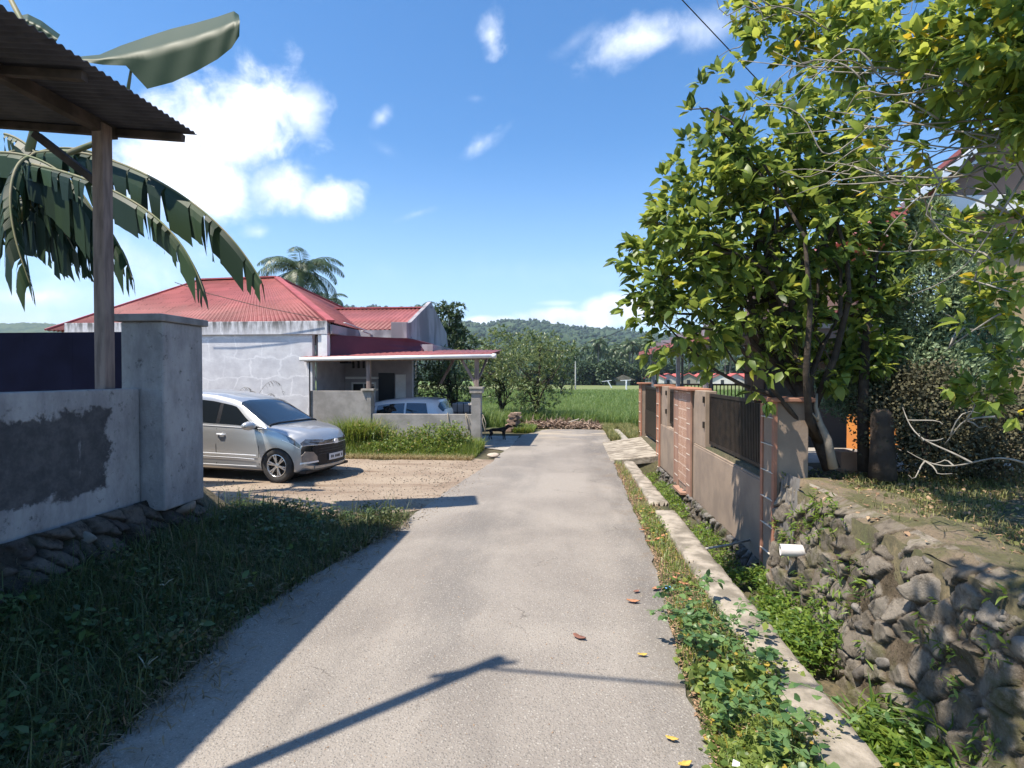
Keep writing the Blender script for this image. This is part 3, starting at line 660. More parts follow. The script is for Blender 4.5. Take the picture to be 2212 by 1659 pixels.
mb = MB(); mb.tube([BP(50, 380, 7.2), BP(95, 200, 7.4), BP(60, 70, 7.4), BP(8, -30, 7.4)], [.06, .05, .045, .03], 8); sub(mb, 'petiole', stemm, ban, smooth=True)
flatleaf([(20, 60), (160, 60)], [[(40, 34), (60, 30), (90, 45), (130, 75)], [(38, 42), (60, 44), (88, 58), (125, 84)], [(36, 52), (58, 60), (84, 75), (120, 92)]], 7.4, 7.5, 'leaf', 3)

# small conifer and hut roof far off at the left, above the navy screen
rf = simple('red_zinc', (.42, .105, .10), (.34, .085, .085), .7, .55, .12, 3, stretch=(1, 1, 1))

# leaning iron pole left of the camera, whose shadow falls across the road, with a cable slung from it
pl = empty('leaning_pole', (-3.63, .63, 0), 'thin leaning service pole outside the left edge, seen by its shadow across the road', 'pole')
mb = MB(); mb.tube([(-3.66, .6, -.05), (-3.16, 1.88, 6.5)], [.06, .052], 10); sub(mb, 'shaft', rs_, pl, smooth=True)
mb = MB(); mb.bar((-3.42, 1.72, 6.1), (-2.95, 1.92, 6.28), .05); sub(mb, 'bracket', rs_, pl)
mb = MB(); mb.tube([(-3.22, 1.84, 6.2), (-1.5, 1.80, 6.02), (2, 1.78, 5.95), (6, 1.85, 6.15), (14, 2.0, 6.6)], .02, 6)
tag(mb.build('service_cable', simple('black_rubber', (.02, .02, .02), None, 4, .6, 0)), 'thick service cable slung across the road overhead, seen by its shadow', 'cable')

# ---- weeds on the left verge, in shade
weedm = leafmat('verge_grass', (.034, .062, .018), (.11, .135, .045), hue2=(.22, .17, .09), rough=.55, trans=.3)
straw_sh = leafmat('verge_straw', (.13, .10, .06), (.26, .20, .12), rough=.8, trans=.15)
def scatter_blades(n, area, h, wd, seed=0, mat=None, dens=None):
    x0, x1, y0, y1 = area; X = x0 + (x1-x0)*rng.random(n*2); Y = y0 + (y1-y0)*rng.random(n*2)
    if dens is not None: k_ = dens(X, Y) > rng.random(len(X)); X, Y = X[k_], Y[k_]
    X, Y = X[:n], Y[:n]; n = len(X); D = rdir(n); D[:, 2] = 0; D = unit(D)
    return blades(np.column_stack([X, Y, gz(X, Y)-.01]), D, h*(.4 + .9*rng.random(n)), np.full(n, wd)*(.6+.8*rng.random(n)), .2 + 1.0*rng.random(n))
def edgeL(Y): return np.interp(Y, [-4, 2.8, 4.2, 5.3, 6.8, 8], [-2.4, -2.42, -2.6, -2.47, -2.15, -2.1])
dv = lambda X, Y: np.clip((edgeL(Y) + .08 - X)/.25, 0, 1)*np.where(Y > 6.7, np.clip((7.7 + (X+2.2)*.13 - Y)*2.5 + .15*np.sin(X*9), 0, 1), 1)*(.35 + .65*(fbm(X, Y, 2.3, 3) > -.5))
dl = lambda X, Y: dv(X, Y)*(.25+.75*(fbm(X+3, Y, 1.7, 3) > -.1))
def merge(lst):
    off = 0; VV = []; FF = []
    for v, f in lst: VV.append(v); FF.append(f+off); off += len(v)
    return np.concatenate(VV), np.concatenate(FF)
def small_leaves(n, area, h, L, dens=None, wr=.42, zb=.5):
    x0, x1, y0, y1 = area; X = x0 + (x1-x0)*rng.random(n*3); Y = y0 + (y1-y0)*rng.random(n*3)
    if dens is not None: k_ = dens(X, Y) > rng.random(len(X)); X, Y = X[k_], Y[k_]
    X, Y = X[:n], Y[:n]; n = len(X); hh = h*(.5 + .5*fbm(X, Y, 2.9, 3))*rng.random(n)
    P = np.column_stack([X, Y, gz(X, Y) + .01 + np.abs(hh)]); D = rdir(n, .2); Ls = L*(.5 + .8*rng.random(n))
    N = rdir(n)*.8 + np.array([[0, 0, 1.2]]); return leaves(P, D, N, Ls, Ls*wr)
A1 = (-4.45, -1.9, .4, 7.8)
V, F = merge([scatter_blades(42000, A1, .17, .0035, dens=dv), scatter_blades(3500, A1, .34, .004, dens=dv), small_leaves(26000, A1, .22, .035, dens=dl)])
tag(npmesh('verge_weeds', V, F, weedm), kind='stuff')
def edg(X, Y): return np.exp(-((edgeL(Y)-X-.22)/.38)**2)*(.3+.7*(fbm(X, Y, 3.1, 3) > -.2))
n = 26000; X = -3.6+1.6*rng.random(n); Y = .6+6.6*rng.random(n); ok = edg(X, Y) > rng.random(n); X, Y = X[ok], Y[ok]; n = len(X)
v1 = leaves(np.column_stack([X, Y, gz(X, Y)+.02+.07*rng.random(n)]), rdir(n)*[1, 1, .25], rdir(n)*.4+[[0, 0, 1]], .04+.09*rng.random(n), .002+.004*rng.random(n), .2, .3)
n = 2200; X = -4.5+2.2*rng.random(n); Y = .6+6.6*rng.random(n); ok = dl(X, Y) > rng.random(n); X, Y = X[ok], Y[ok]; n = len(X)
v2 = leaves(np.column_stack([X, Y, gz(X, Y)+.05+.2*rng.random(n)]), rdir(n)*[1, 1, .5], rdir(n)*.6+[[0, 0, 1]], .10+.2*rng.random(n), .0015+.001*rng.random(n), .2, .4)
V, F = merge([v1, v2]); tag(npmesh('verge_straw', V, F, straw_sh), kind='stuff')
wl = leafmat('verge_broadleaf', (.035, .075, .02), (.10, .16, .045), rough=.5, trans=.3)
cl = []
for k_ in range(150):
    x, y = -4.3+2.2*rng.random(), .9+6.6*rng.random()
    if x > edgeL(y)-.12: continue
    z = gzf(x, y); n = rng.integers(14, 40); h_ = .10+.22*rng.random(); q = rng.random(n); P = np.column_stack([x+rng.normal(size=n)*.06, y+rng.normal(size=n)*.06, z+h_*q]); L_ = .03+.045*rng.random()
    cl.append(leaves(P, rdir(n)*[1, 1, .4], rdir(n)*.5+[[0, 0, 1]], L_*(.6+.7*rng.random(n)), L_*.36*(.7+.5*rng.random(n)), .2, .25))
V, F = merge(cl); tag(npmesh('verge_herbs', V, F, wl), kind='stuff')
# ================================================================ RED-ROOFED HOUSE, CARPORT, WALLS
def corrug(name, P00, P10, P01, P11, mat, par, pitch=.076*2, amp=.018, rows=2, seams=True):
    """corrugated sheet on a quad; ribs run from edge P00-P10 to edge P01-P11"""
    P00, P10, P01, P11 = map(np.array, (P00, P10, P01, P11)); L = max(np.linalg.norm(P10-P00), np.linalg.norm(P11-P01))
    n = max(8, int(L/pitch*6)); s_ = np.linspace(0, 1, n)[:, None]; nrm = np.cross(P10-P00 if np.linalg.norm(P10-P00) > .1 else P11-P01, P01-P00); nrm = nrm/np.linalg.norm(nrm)
    if nrm[2] < 0: nrm = -nrm
    wv = amp*np.sin(s_*L/pitch*2*pi)*nrm; A = P00 + (P10-P00)*s_ + wv; B = P01 + (P11-P01)*s_ + wv
    V = np.stack([A, B], 1).reshape(-1, 3); i = np.arange(n-1)*2
    o = subn(V, np.stack([i, i+2, i+3, i+1], 1), name, mat, par, smooth=True)
    so = o.modifiers.new('thick', 'SOLIDIFY'); so.thickness = .01; return o
hs = empty('red_roofed_house', (-10, 18, 0), 'grey concrete house with a big faded red hip roof and gabled wing', 'house')
# materials
m, t, b = mat_nodes('red_roof'); co = t.n('ShaderNodeTexCoord').outputs['Object']
cc = t.mix(t.ramp(t.noise(co, .55, 6, .6).outputs[0], .35, .65), (.38, .12, .11), (.28, .09, .08))
br = t.n('ShaderNodeTexBrick'); t.put(br.inputs['Vector'], co); br.inputs['Scale'].default_value = .55; br.inputs['Mortar Size'].default_value = .006
br.inputs['Color1'].default_value = (1, 1, 1, 1); br.inputs['Color2'].default_value = (.78, .80, .80, 1); br.inputs['Mortar'].default_value = (.50, .42, .42, 1)
cc = t.mix(1.0, cc, br.outputs[0], 'MULTIPLY'); cc = t.mix(t.ramp(t.noise(t.scale(co, (3, .7, 1)), 1.6, 7, .7).outputs[0], .58, .72), cc, (.25, .11, .10))
t.put(b.inputs['Base Color'], cc); b.inputs['Roughness'].default_value = .55; b.inputs['Specular IOR Level'].default_value = .35
red_roof = m
m, t, b = mat_nodes('patched_render'); co = t.n('ShaderNodeTexCoord').outputs['Object']
warp = t.n('ShaderNodeVectorMath', operation='ADD'); t.put(warp.inputs[0], co)
nv = t.noise(co, 1.6, 6, .6); nvv = t.n('ShaderNodeVectorMath', operation='SCALE'); t.put(nvv.inputs[0], nv.outputs['Color']); nvv.inputs['Scale'].default_value = .55
t.put(warp.inputs[1], nvv.outputs[0])
sw = t.n('ShaderNodeSeparateXYZ'); t.put(sw.inputs[0], warp.outputs[0]); cb = t.n('ShaderNodeCombineXYZ'); t.put(cb.inputs[0], sw.outputs[0]); t.put(cb.inputs[1], sw.outputs[2])
br = t.n('ShaderNodeTexBrick'); t.put(br.inputs['Vector'], cb.outputs[0]); br.inputs['Scale'].default_value = 1.0; br.inputs['Brick Width'].default_value = .82; br.inputs['Row Height'].default_value = .55
br.inputs['Mortar Size'].default_value = .035; br.inputs['Mortar Smooth'].default_value = .9; br.offset = .42
g = t.mix(t.ramp(t.noise(co, 2.4, 8, .7).outputs[0], .3, .7), (.52, .515, .53), (.68, .675, .68))
g = t.mix(t.m('MULTIPLY', br.outputs['Fac'], t.ramp(t.noise(co, .9, 4).outputs[0], .35, .6, .08, .6)), g, (.84, .83, .83))
so_ = t.n('ShaderNodeSeparateXYZ'); t.put(so_.inputs[0], co)
g = t.mix(t.m('MULTIPLY', t.ramp(so_.outputs[2], 3.0, 3.5), t.ramp(t.noise(t.scale(co, (5, 5, .8)), 1.6, 6, .7).outputs[0], .38, .62)), g, (.13, .125, .12))
t.put(b.inputs['Base Color'], g); b.inputs['Roughness'].default_value = .9; t.put(b.inputs['Normal'], t.bump(t.noise(co, 12, 8, .7).outputs[0], .3, .02))
patched = m
shadewall = simple('porch_paint', (.42, .40, .42), (.32, .31, .33), 2, .85, .1)
lilac = simple('stained_render', (.36, .34, .36), (.20, .185, .20), 1.1, .9, .3, 20, stretch=(1, 1, .4), lo=.4, hi=.6)
shaded_red = simple('shaded_red_band', (.115, .042, .062), (.09, .033, .05), 1.5, .7, .1)  # red roofing in shade, with the shade put into this dark tone
white = simple('white_paint', (.80, .80, .79), (.70, .70, .68), 3, .5, .05)
darkm = simple('dark_opening', (.02, .021, .026), (.03, .03, .035), 2, .35, 0)
glass_dk = simple('window_glass', (.02, .025, .03), None, 3, .08, 0, spec=.8)
# front wall with parapet
A0 = U(200, 700, y=15.6); 
mb = MB(); mb.box(-14.5, -7.02, 15.05, 15.25, -.2, 3.12); sub(mb, 'wall', patched, hs)
mb = MB(); mb.box(-14.5, -6.55, 14.98, 15.22, 3.125, 3.50); sub(mb, 'parapet', patched, hs, bevel=.01)
mb = MB(); mb.box(-6.72, -6.56, 14.99, 15.19, 2.4, 3.12); mb.box(-6.85, -6.70, 15.05, 15.2, 2.4, 3.12); sub(mb, 'column', white, hs)
mb = MB(); mb.box(-7.02, -6.98, 15.3, 17.3, 0, 3.1); mb.box(-7.0, -4.78, 17.3, 17.5, -.2, 3.2); mb.box(-6.3, -6.1, 17.52, 22.6, -.2, 3.15); sub(mb, 'porch_wall', shadewall, hs)
# porch openings : little vent slots, windows, doors
def winpart(x0, x1, z0, z1, y, name='window', mat=glass_dk, fr=.05):
    f = MB(); f.box(x0, x1, y-.05, y, z0, z0+fr); f.box(x0, x1, y-.05, y, z1-fr, z1); f.box(x0, x0+fr, y-.05, y, z0+fr, z1-fr); f.box(x1-fr, x1, y-.05, y, z0+fr, z1-fr)
    xm = (x0+x1)/2; f.box(xm-.02, xm+.02, y-.04, y, z0+fr, z1-fr)
    w_ = sub(f, name, white, hs); p_ = MB(); p_.box(x0+fr, xm-.02, y-.02, y-.003, z0+fr, z1-fr); p_.box(xm+.02, x1-fr, y-.02, y-.003, z0+fr, z1-fr)
    q = p_.build('pane', mat, w_); q.matrix_parent_inverse = w_.matrix_parent_inverse.copy(); q.matrix_parent_inverse = Matrix.Translation(hs.location).inverted()
    q.matrix_parent_inverse = Matrix.Identity(4); return w_
winpart(-6.75, -5.95, 1.0, 1.75, 17.3); 
mb = MB()
for k in range(4): mb.box(-6.72+k*.17, -6.66+k*.17, 17.26, 17.302, 2.2, 2.5)
sub(mb, 'vent_slots', darkm, hs)
mb = MB(); mb.box(-6.85, -5.85, 17.0, 17.3, 1.86, 1.93); sub(mb, 'sill', white, hs)
mb = MB(); mb.box(-5.86, -5.35, 17.25, 17.302, 0.05, 2.05); sub(mb, 'door', darkm, hs)
mb = MB(); mb.box(-5.30, -4.98, 17.24, 17.302, .05, 2.0); d_ = sub(mb, 'door', white, hs)
# side wall under the parapet end: window seen beside the column
mb = MB(); mb.box(-7.03, -6.72, 16.9, 17.2, 2.35, 3.0); sub(mb, 'shutter', darkm, hs)
# hip roof
E = [(-6.45, 15.0, 3.47), (-6.45, 25.2, 3.30), (U(98, 714, y=16).x, 25.2, 3.47), tuple(U(98, 714, y=16))]
Rr_ = U(598, 600, y=20); Rl_ = U(430, 606, y=20)
corrug('roof_slope', E[3], E[0], tuple(Rl_), tuple(Rr_), red_roof, hs)
corrug('roof_slope', E[0], E[1], tuple(Rr_), tuple(Rr_), red_roof, hs)
corrug('roof_slope', E[2], E[3], tuple(Rl_), tuple(Rl_), red_roof, hs)
corrug('roof_slope', E[1], E[2], tuple(Rr_), tuple(Rl_), red_roof, hs)
rc = simple('ridge_cap', (.40, .10, .10), (.30, .08, .08), 3, .6, 0)
mb = MB(); mb.bar(Rl_ + Vector((0, 0, .03)), Rr_ + Vector((0, 0, .03)), .25, .05); sub(mb, 'ridge_cap', rc, hs)
for e in (E[0], E[1], E[3]):
    mb = MB(); q = Rr_ if e[0] > -10 else Rl_; mb.bar(Vector(e)+Vector((0, 0, .03)), q+Vector((0, 0, .03)), .22, .05); sub(mb, 'ridge_cap', rc, hs)
# wing roof running to the road-side gable
WG = -4.80
rz_ = 4.42
corrug('wing_roof', (-10.5, 17.1, 3.42), (WG-.02, 17.1, 3.42), (-10.5, 20.0, rz_), (WG-.02, 20.0, rz_), red_roof, hs)
corrug('wing_roof', (-10.5, 22.9, 3.42), (WG-.02, 22.9, 3.42), (-10.5, 20.0, rz_), (WG-.02, 20.0, rz_), red_roof, hs)
mb = MB(); mb.bar((-9, 20, rz_+.03), (WG, 20, rz_+.03), .22, .05); sub(mb, 'ridge_cap', rc, hs)
gx = WG
gp = [(gx, 16.95, 3.13), (gx, 16.95, 3.60), (gx, 17.3, 3.66), (gx, 20.0, 4.66), (gx, 22.7, 3.72), (gx, 23.0, 3.13), (gx, 20.0, 3.05)]
mb = MB(); mb.prism(gp, (-.14, 0, 0)); sub(mb, 'gable_wall', lilac, hs, bevel=.01)
mb = MB(); mb.box(gx-.5, gx-.0, 16.80, 16.94, 3.12, 3.62); sub(mb, 'gable_return', lilac, hs, bevel=.01)
# fascias and the shaded red band below the eaves
mb = MB(); mb.quad((-6.42, 15.0, 3.40), (-6.42, 17.05, 3.34), (-6.42, 17.05, 3.14), (-6.42, 15.0, 3.16)); mb.box(-6.5, -6.44, 15.05, 17.05, 3.14, 3.40); mb.box(-6.44, gx-.15, 17.05, 17.12, 3.16, 3.40); sub(mb, 'fascia', lilac, hs)
mb = MB(); mb.bar((-6.0, 17.0, 3.10), (gx-.3, 17.0, 3.13), .05, .06); sub(mb, 'gutter_strip', white, hs)
mb = MB(); mb.prism([(-6.56, 15.25, 2.52), (-6.56, 15.25, 3.12), (-4.75, 17.0, 3.12), (-4.2, 17.6, 2.98), (-4.45, 17.2, 2.72)], (.05, .12, 0)); sub(mb, 'awning_band', shaded_red, hs)
mb = MB(); mb.box(-4.76, -4.1, 17.3, 21.5, 2.62, 2.95); sub(mb, 'soffit', lilac, hs, bevel=.01)
mb = MB(); 
for (a, c) in (((-6.3, 15.6, 3.50), (-6.05, 16.6, 3.36)), ((-6.15, 16.6, 3.34), (-5.95, 17.3, 3.22))): mb.bar(a, c, .07, .02)
sub(mb, 'loose_flashing', white, hs)

# carport
cp = empty('carport', (-2.1, 14.9, 0), 'low red sheet-roofed carport with a white gutter pipe on wooden posts', 'carport')
Gl, Gr = U(648, 776, y=14.72), U(1066, 769, y=14.72)
P01, P11 = Vector((Gl.x, 17.9, 2.80)), Vector((-1.86, 17.9, 2.80)); P11 = U(1084, 756, y=17.9)
corrug('roof_sheet', tuple(Gl+Vector((0, .03, .05))), tuple(Vector((P11.x, 14.75, 2.53))), (Gl.x, 17.9, P11.z), tuple(P11), red_roof, cp)
mb = MB(); mb.tube([Gl, Gr], .055, 12); sub(mb, 'gutter', white, cp, smooth=True)
mb = MB(); mb.tube([Gr + Vector((-.03, 0, 0)), Gr + Vector((.07, 0, 0))], .066, 12); sub(mb, 'gutter_cap', white, cp, smooth=True)
mb = MB()
for y in (15.0, 16.3, 17.7): mb.bar((Gl.x, y, 2.40 + (y-15)*.09), (P11.x-.05, y, 2.46+(y-15)*.09), .06, .10)
sub(mb, 'purlin', wood, cp)
PX = U(1030, 900, y=14.9).x; PL = U(797, 900, y=14.9).x
for x, z0 in ((PX, 1.68), (PL, 1.62)):
    mb = MB(); mb.box(x-.055, x+.055, 14.85, 14.96, z0, 2.44); sub(mb, 'post', wood, cp)
mb = MB(); mb.bar((PX-.03, 14.9, 1.74), (PX-.42, 14.9, 2.42), .07, .08, up=(0, 1, 0)); sub(mb, 'brace', wood, cp)
mb = MB(); mb.bar((PX+.05, 14.95, 1.9), (PX+.12, 16.2, 2.5), .05, .05); sub(mb, 'brace', wood, cp)
mb = MB(); mb.bar((PX-1.6, 17.6, 1.7), (PX-1.1, 17.6, 2.6), .07, .08, up=(0, 1, 0)); sub(mb, 'brace', wood, cp)

# grey garden wall with two pillars
cem = simple('cement_block', (.36, .335, .31), (.25, .235, .215), 3, .93, .5, 30)
gw = empty('garden_wall', (-4.5, 14.9, 0), 'low grey cement wall in two heights with capped pillars in front of the carport', 'wall')
mb = MB(); mb.box(-7.0, PL-.03, 14.83, 14.97, -.1, 1.55); sub(mb, 'tall_panel', cem, gw, bevel=.008)
mb = MB(); mb.box(PL+.10, PX-.14, 14.83, 14.97, -.1, .92); sub(mb, 'low_panel', cem, gw, bevel=.008)
mb = MB(); mb.box(PX-.13, PX+.13, 14.76, 15.02, -.05, 1.62); p1 = sub(mb, 'pillar', cem, gw, bevel=.012)
mb = MB(); mb.box(PX-.17, PX+.17, 14.72, 15.06, 1.50, 1.61); mb.box(PX-.19, PX+.19, 14.70, 15.08, 1.615, 1.67); sub(mb, 'pillar_cap', concrete, gw, bevel=.006)
mb = MB(); mb.box(PL-.025, PL+.095, 14.80, 15.1, -.05, 1.55); sub(mb, 'pillar', cem, gw, bevel=.01)
mb = MB(); mb.box(PL-.17, PL+.19, 14.74, 15.12, 1.555, 1.61); sub(mb, 'pillar_cap', concrete, gw, bevel=.006)
mb = MB(); mb.tube([(-6.98, 14.80, 0), (-6.98, 14.80, 2.35)], .02, 6); sub(mb, 'drain_pipe', darkm, gw)
# cords thrown over the low wall
ropem = simple('rope_fibre', (.36, .31, .24), (.25, .21, .16), 30, .9, .3)
for i, (px, bot, dx) in enumerate(((966, 930, 5), (1005, 928, 6), (1023, 932, 5), (1040, 935, 7))):
    px = px*1.0; x = U(px, 900, y=14.80).x; xb = U(px+dx, bot, y=14.79)
    mb = MB(); mb.tube([(x-.02, 15.0, .80), (x-.01, 14.98, .93), (x, 14.9, .945), (x+.01, 14.81, .93), (x+.03, 14.79, .75), (xb.x, 14.785, xb.z+.1), (xb.x+.01, 14.78, xb.z)], .014, 6)
    if i != 0: mb.tube([(x+.03, 14.80, .93), (x+.12, 14.79, .7), (x+.10, 14.785, .45)], .011, 6)
    tag(mb.build('rope', ropem, smooth=True), ['short single cord hung over the low grey wall, furthest left of the cords', 'looped cord over the low grey wall, second from the left', 'looped cord over the low grey wall, third from the left', 'longest looped cord over the low wall, next to the carport pillar'][i], 'rope', 'cords hung over the low wall')
# ================================================================ VEHICLES
def paintmat(name, c, metal=.55):
    m, t, b = mat_nodes(name); co = t.n('ShaderNodeTexCoord').outputs['Object']
    n = t.noise(co, 420, 2).outputs[0]
    t.put(b.inputs['Base Color'], t.mix(t.ramp(n, .3, .7), tuple(x*.9 for x in c), c)); b.inputs['Metallic'].default_value = metal
    b.inputs['Roughness'].default_value = .34
    b.inputs['Coat Weight'].default_value = .8; b.inputs['Coat Roughness'].default_value = .06; return m
carglass = simple('car_glass', (.012, .016, .02), None, 3, .05, 0, spec=.9, coat=.6)
tyre = simple('tyre_rubber', (.035, .034, .033), (.06, .055, .05), 9, .85, .4, 40)
alloy = simple('alloy', (.62, .62, .62), (.5, .5, .5), 8, .25, 0, metal=.85)
trim = simple('black_trim', (.016, .016, .018), (.022, .022, .024), 9, .45, .05)
chrome_paint = simple('chrome_paint', (.85, .85, .86), None, 3, .28, 0, metal=.25, spec=.8)  # bright paint: the gleam of the metal is put into the colour
lampg = simple('lamp_glass', (.03, .033, .04), (.16, .17, .19), 5, .06, 0, spec=.9, coat=1, metal=.3)
class Car:
    """parametric people carrier; x=0 at the nose, growing backwards; y across; z up"""
    def __init__(s, L=4.19, W=.83, H=1.69, hood=1.02, cowl=.98, header=1.80, belt=1.02, rear=4.0):
        s.L = L
        #        x,   w,   zb,  zs(shoulder), wr(roof half width), zt
        s.x0 = .10; dh = H-1.69
        s.K = np.array([
            (.10, .72, .30, .68, .48, .76), (.14, .76, .225, .74, .52, .83), (.21, .785, .19, .80, .57, .905), (.34, .80, .185, .845, .62, .955),
            (.56, .82, .195, .89, .68, 1.00), (.80, .83, .20, .935, .72, 1.03), (cowl, .83, .20, belt-.06, .73, hood+.03), (cowl+.16, .83, .20, belt-.035, .715, 1.145),
            (cowl+.45, .83, .20, belt-.015, .675, 1.325+dh), (header-.12, .83, .20, belt, .635, 1.48+dh), (header+.12, .83, .20, belt+.005, .62, 1.555+dh), (2.35, .83, .20, belt+.015, .615, 1.635+dh), (3.0, .83, .20, belt+.035, .61, H),
            (3.6, .82, .22, belt+.06, .60, H-.01), (3.95, .80, .25, belt+.08, .58, H-.05), (4.09, .77, .28, belt+.08, .54, H-.26), (L-.03, .74, .30, belt+.05, .50, belt+.22), (L, .68, .34, .92, .45, 1.05)])
    def par(s, x):
        K = s.K; x = max(x, K[0, 0]); i = np.clip(np.searchsorted(K[:, 0], x)-1, 0, len(K)-2); f = (x-K[i, 0])/(K[i+1, 0]-K[i, 0])
        # catmull-rom
        p0, p1, p2, p3 = K[max(i-1, 0)], K[i], K[i+1], K[min(i+2, len(K)-1)]
        lin = p1 + (p2-p1)*f; cr = .5*((2*p1) + (-p0+p2)*f + (2*p0-5*p1+4*p2-p3)*f*f + (-p0+3*p1-3*p2+p3)*f**3)
        return .6*lin + .4*cr
    def sect(s, x):
        _, w, zb, zs, wr, zt = s.par(x); g = np.clip((zt-zs-.08)/.3, 0, 1)   # 0 = bonnet, 1 = greenhouse
        P = [(0, zb), (w*.86, zb), (w*.955, zb+.035), (w*.985, zb+.16), (w*.995, zb+(zs-zb)*.45), (w, zb+(zs-zb)*.68), (w*.985, zb+(zs-zb)*.88), (w*(.955-.0*g), zs),
             ]
        a = np.array([w*.955, zs]); c = np.array([wr, zt-.045-.035*g])
        for f in (.33, .68): q = a + (c-a)*f; q[0] += .012*g + .02*(1-g); P.append(tuple(q + np.array([0, .0])))
        P += [tuple(c), (wr*.9, zt-.018-.012*g), (wr*.6, zt-.004), (0, zt)]
        return np.array(P)
    def fine(s, x, n=52):
        P = s.sect(x); d = np.concatenate([[0], np.cumsum(np.hypot(*np.diff(P, axis=0).T)+.04)]); u = np.linspace(0, d[-1], n)
        return P, d
    def S(s, x, v):
        """v in 0..12 : index along the section"""
        P = s.sect(x); i = int(min(v, 11.999)); f = v-i
        p0, p1, p2, p3 = P[max(i-1, 0)], P[i], P[min(i+1, 12)], P[min(i+2, 12)]
        if i == 0 : q = p1+(p2-p1)*f
        else: q = .5*((2*p1) + (-p0+p2)*f + (2*p0-5*p1+4*p2-p3)*f*f + (-p0+3*p1-3*p2+p3)*f**3); q = .5*q + .5*(p1+(p2-p1)*f)
        return s.warp(x, q[0], q[1])
    def warp(s, x, y, z):
        k = max(0, 1-(x-.1)/.85)**1.3; kb = max(0, 1-(s.L-x)/.7)
        return Vector((x + .34*k*(abs(y)/.8)**2.6 + .0*z - .15*kb*(abs(y)/.8)**3, y, z))
    def yz(s, x, z):
        """half width of the flank at height z"""
        vs = np.linspace(2, 10, 60); pts = [s.S(x, v) for v in vs]; zz = np.array([p.z for p in pts]); yy = np.array([p.y for p in pts])
        return float(np.interp(z, zz, yy))
    def body(s, mat, root, arches, nv=46):
        X = np.concatenate([[.10, .115], np.linspace(.14, 1.0, 22), np.linspace(1.05, 2.0, 22), np.linspace(2.1, s.L-.25, 24), np.linspace(s.L-.2, s.L, 8)]); V = []
        vs = np.concatenate([np.linspace(0, 2, 6)[:-1], np.linspace(2, 12, nv-5)])
        ring = lambda x: [s.S(x, v) for v in vs] + [Vector((p.x, -p.y, p.z)) for p in [s.S(x, v) for v in vs[::-1][1:-1]]]
        mb = MB(); n = None
        for x in X:
            r_ = ring(x); n = len(r_); mb.v += [tuple(p) for p in r_]
        for i in range(len(X)-1):
            for j in range(n): mb.f.append([i*n+j, (i+1)*n+j, (i+1)*n+(j+1) % n, i*n+(j+1) % n]); mb.mi.append(0)
        mb.f.append([j for j in range(n)]); mb.f.append([(len(X)-1)*n+j for j in range(n)][::-1]); mb.mi += [0, 0]
        # fan caps with concentric subdivisions for the front face
        o = mb.build('body', mat, root, smooth=True)
        cut = MB()
        for ax in arches:
            for sg in (1, -1): cut.lathe([(.335, sg*.52), (.345, sg*.95)] if sg > 0 else [(.345, -.95), (.335, -.52)], (ax, 0, .31), 'y', 32)
        cme = bpy.data.meshes.new('cutter'); cme.from_pydata(cut.v, [], cut.f); cme.update(); c = bpy.data.objects.new('cutter', cme); COL.objects.link(c)
        c.parent = root
        for mm in (cme, o.data):
            q = bmesh.new(); q.from_mesh(mm); bmesh.ops.recalc_face_normals(q, faces=q.faces[:]); q.to_mesh(mm); q.free()
        md = o.modifiers.new('cut', 'BOOLEAN'); md.object = c; md.operation = 'DIFFERENCE'; md.solver = 'EXACT'
        bpy.context.view_layer.update(); dg = bpy.context.evaluated_depsgraph_get(); me = bpy.data.meshes.new_from_object(o.evaluated_get(dg)); o.modifiers.clear(); o.data = me
        bpy.data.objects.remove(c)
        me.polygons.foreach_set('use_smooth', np.ones(len(me.polygons), dtype=bool))
        if hasattr(me, 'set_sharp_from_angle'): me.set_sharp_from_angle(angle=R(38))
        return o
    def patch(s, grid, name, mat, root, off=.006, mirror=True, smooth=True):
        """grid: rows of (x, v); surface patch lifted off the body"""
        rows = [[s.S(x, v) for x, v in r_] for r_ in grid]; sides = (1, -1) if mirror else (1,)
        out = []
        for sg in sides:
            mb = MB(); nr, nc = len(rows), len(rows[0])
            P = np.array([[(p.x, p.y, p.z) for p in r_] for r_ in rows]); dx = np.gradient(P, axis=1); dv = np.gradient(P, axis=0); N = np.cross(dx, dv); N /= np.linalg.norm(N, axis=2, keepdims=True)+1e-9
            c = P.mean((0, 1)); 
            if (N[nr//2, nc//2]*np.array([0, c[1], .4])).sum() < 0: N = -N
            P = P + N*off; P[..., 1] *= sg
            mb.v = [tuple(p) for p in P.reshape(-1, 3)]; mb.f = [[i*nc+j, i*nc+j+1, (i+1)*nc+j+1, (i+1)*nc+j] for i in range(nr-1) for j in range(nc-1)]; mb.mi = [0]*len(mb.f)
            out.append(mb.build(name, mat, root, smooth=smooth))
        return out
    def flank(s, pts, name, mat, root, off=.008, mirror=True, n=14, th=0):
        """thin strip along (x,z) polyline on both sides; pts: (x, z_lo, z_hi)"""
        out = []
        for sg in ((1, -1) if mirror else (1,)):
            mb = MB(); xs_ = np.linspace(pts[0][0], pts[-1][0], n); lo = np.interp(xs_, [p[0] for p in pts], [p[1] for p in pts]); hi = np.interp(xs_, [p[0] for p in pts], [p[2] for p in pts])
            for x, a, c in zip(xs_, lo, hi):
                for z in (a, (a+c)/2, c):
                    y = s.yz(x, z) + off*(1.0 if z != (a+c)/2 else 1.5); p = s.warp(x, y, z); mb.v.append((p.x, sg*p.y, p.z))
            mb.f = [[i*3+j, i*3+j+1, i*3+j+4, i*3+j+3] for i in range(n-1) for j in (0, 1)]; mb.mi = [0]*len(mb.f); out.append(mb.build(name, mat, root, smooth=True))
        return out
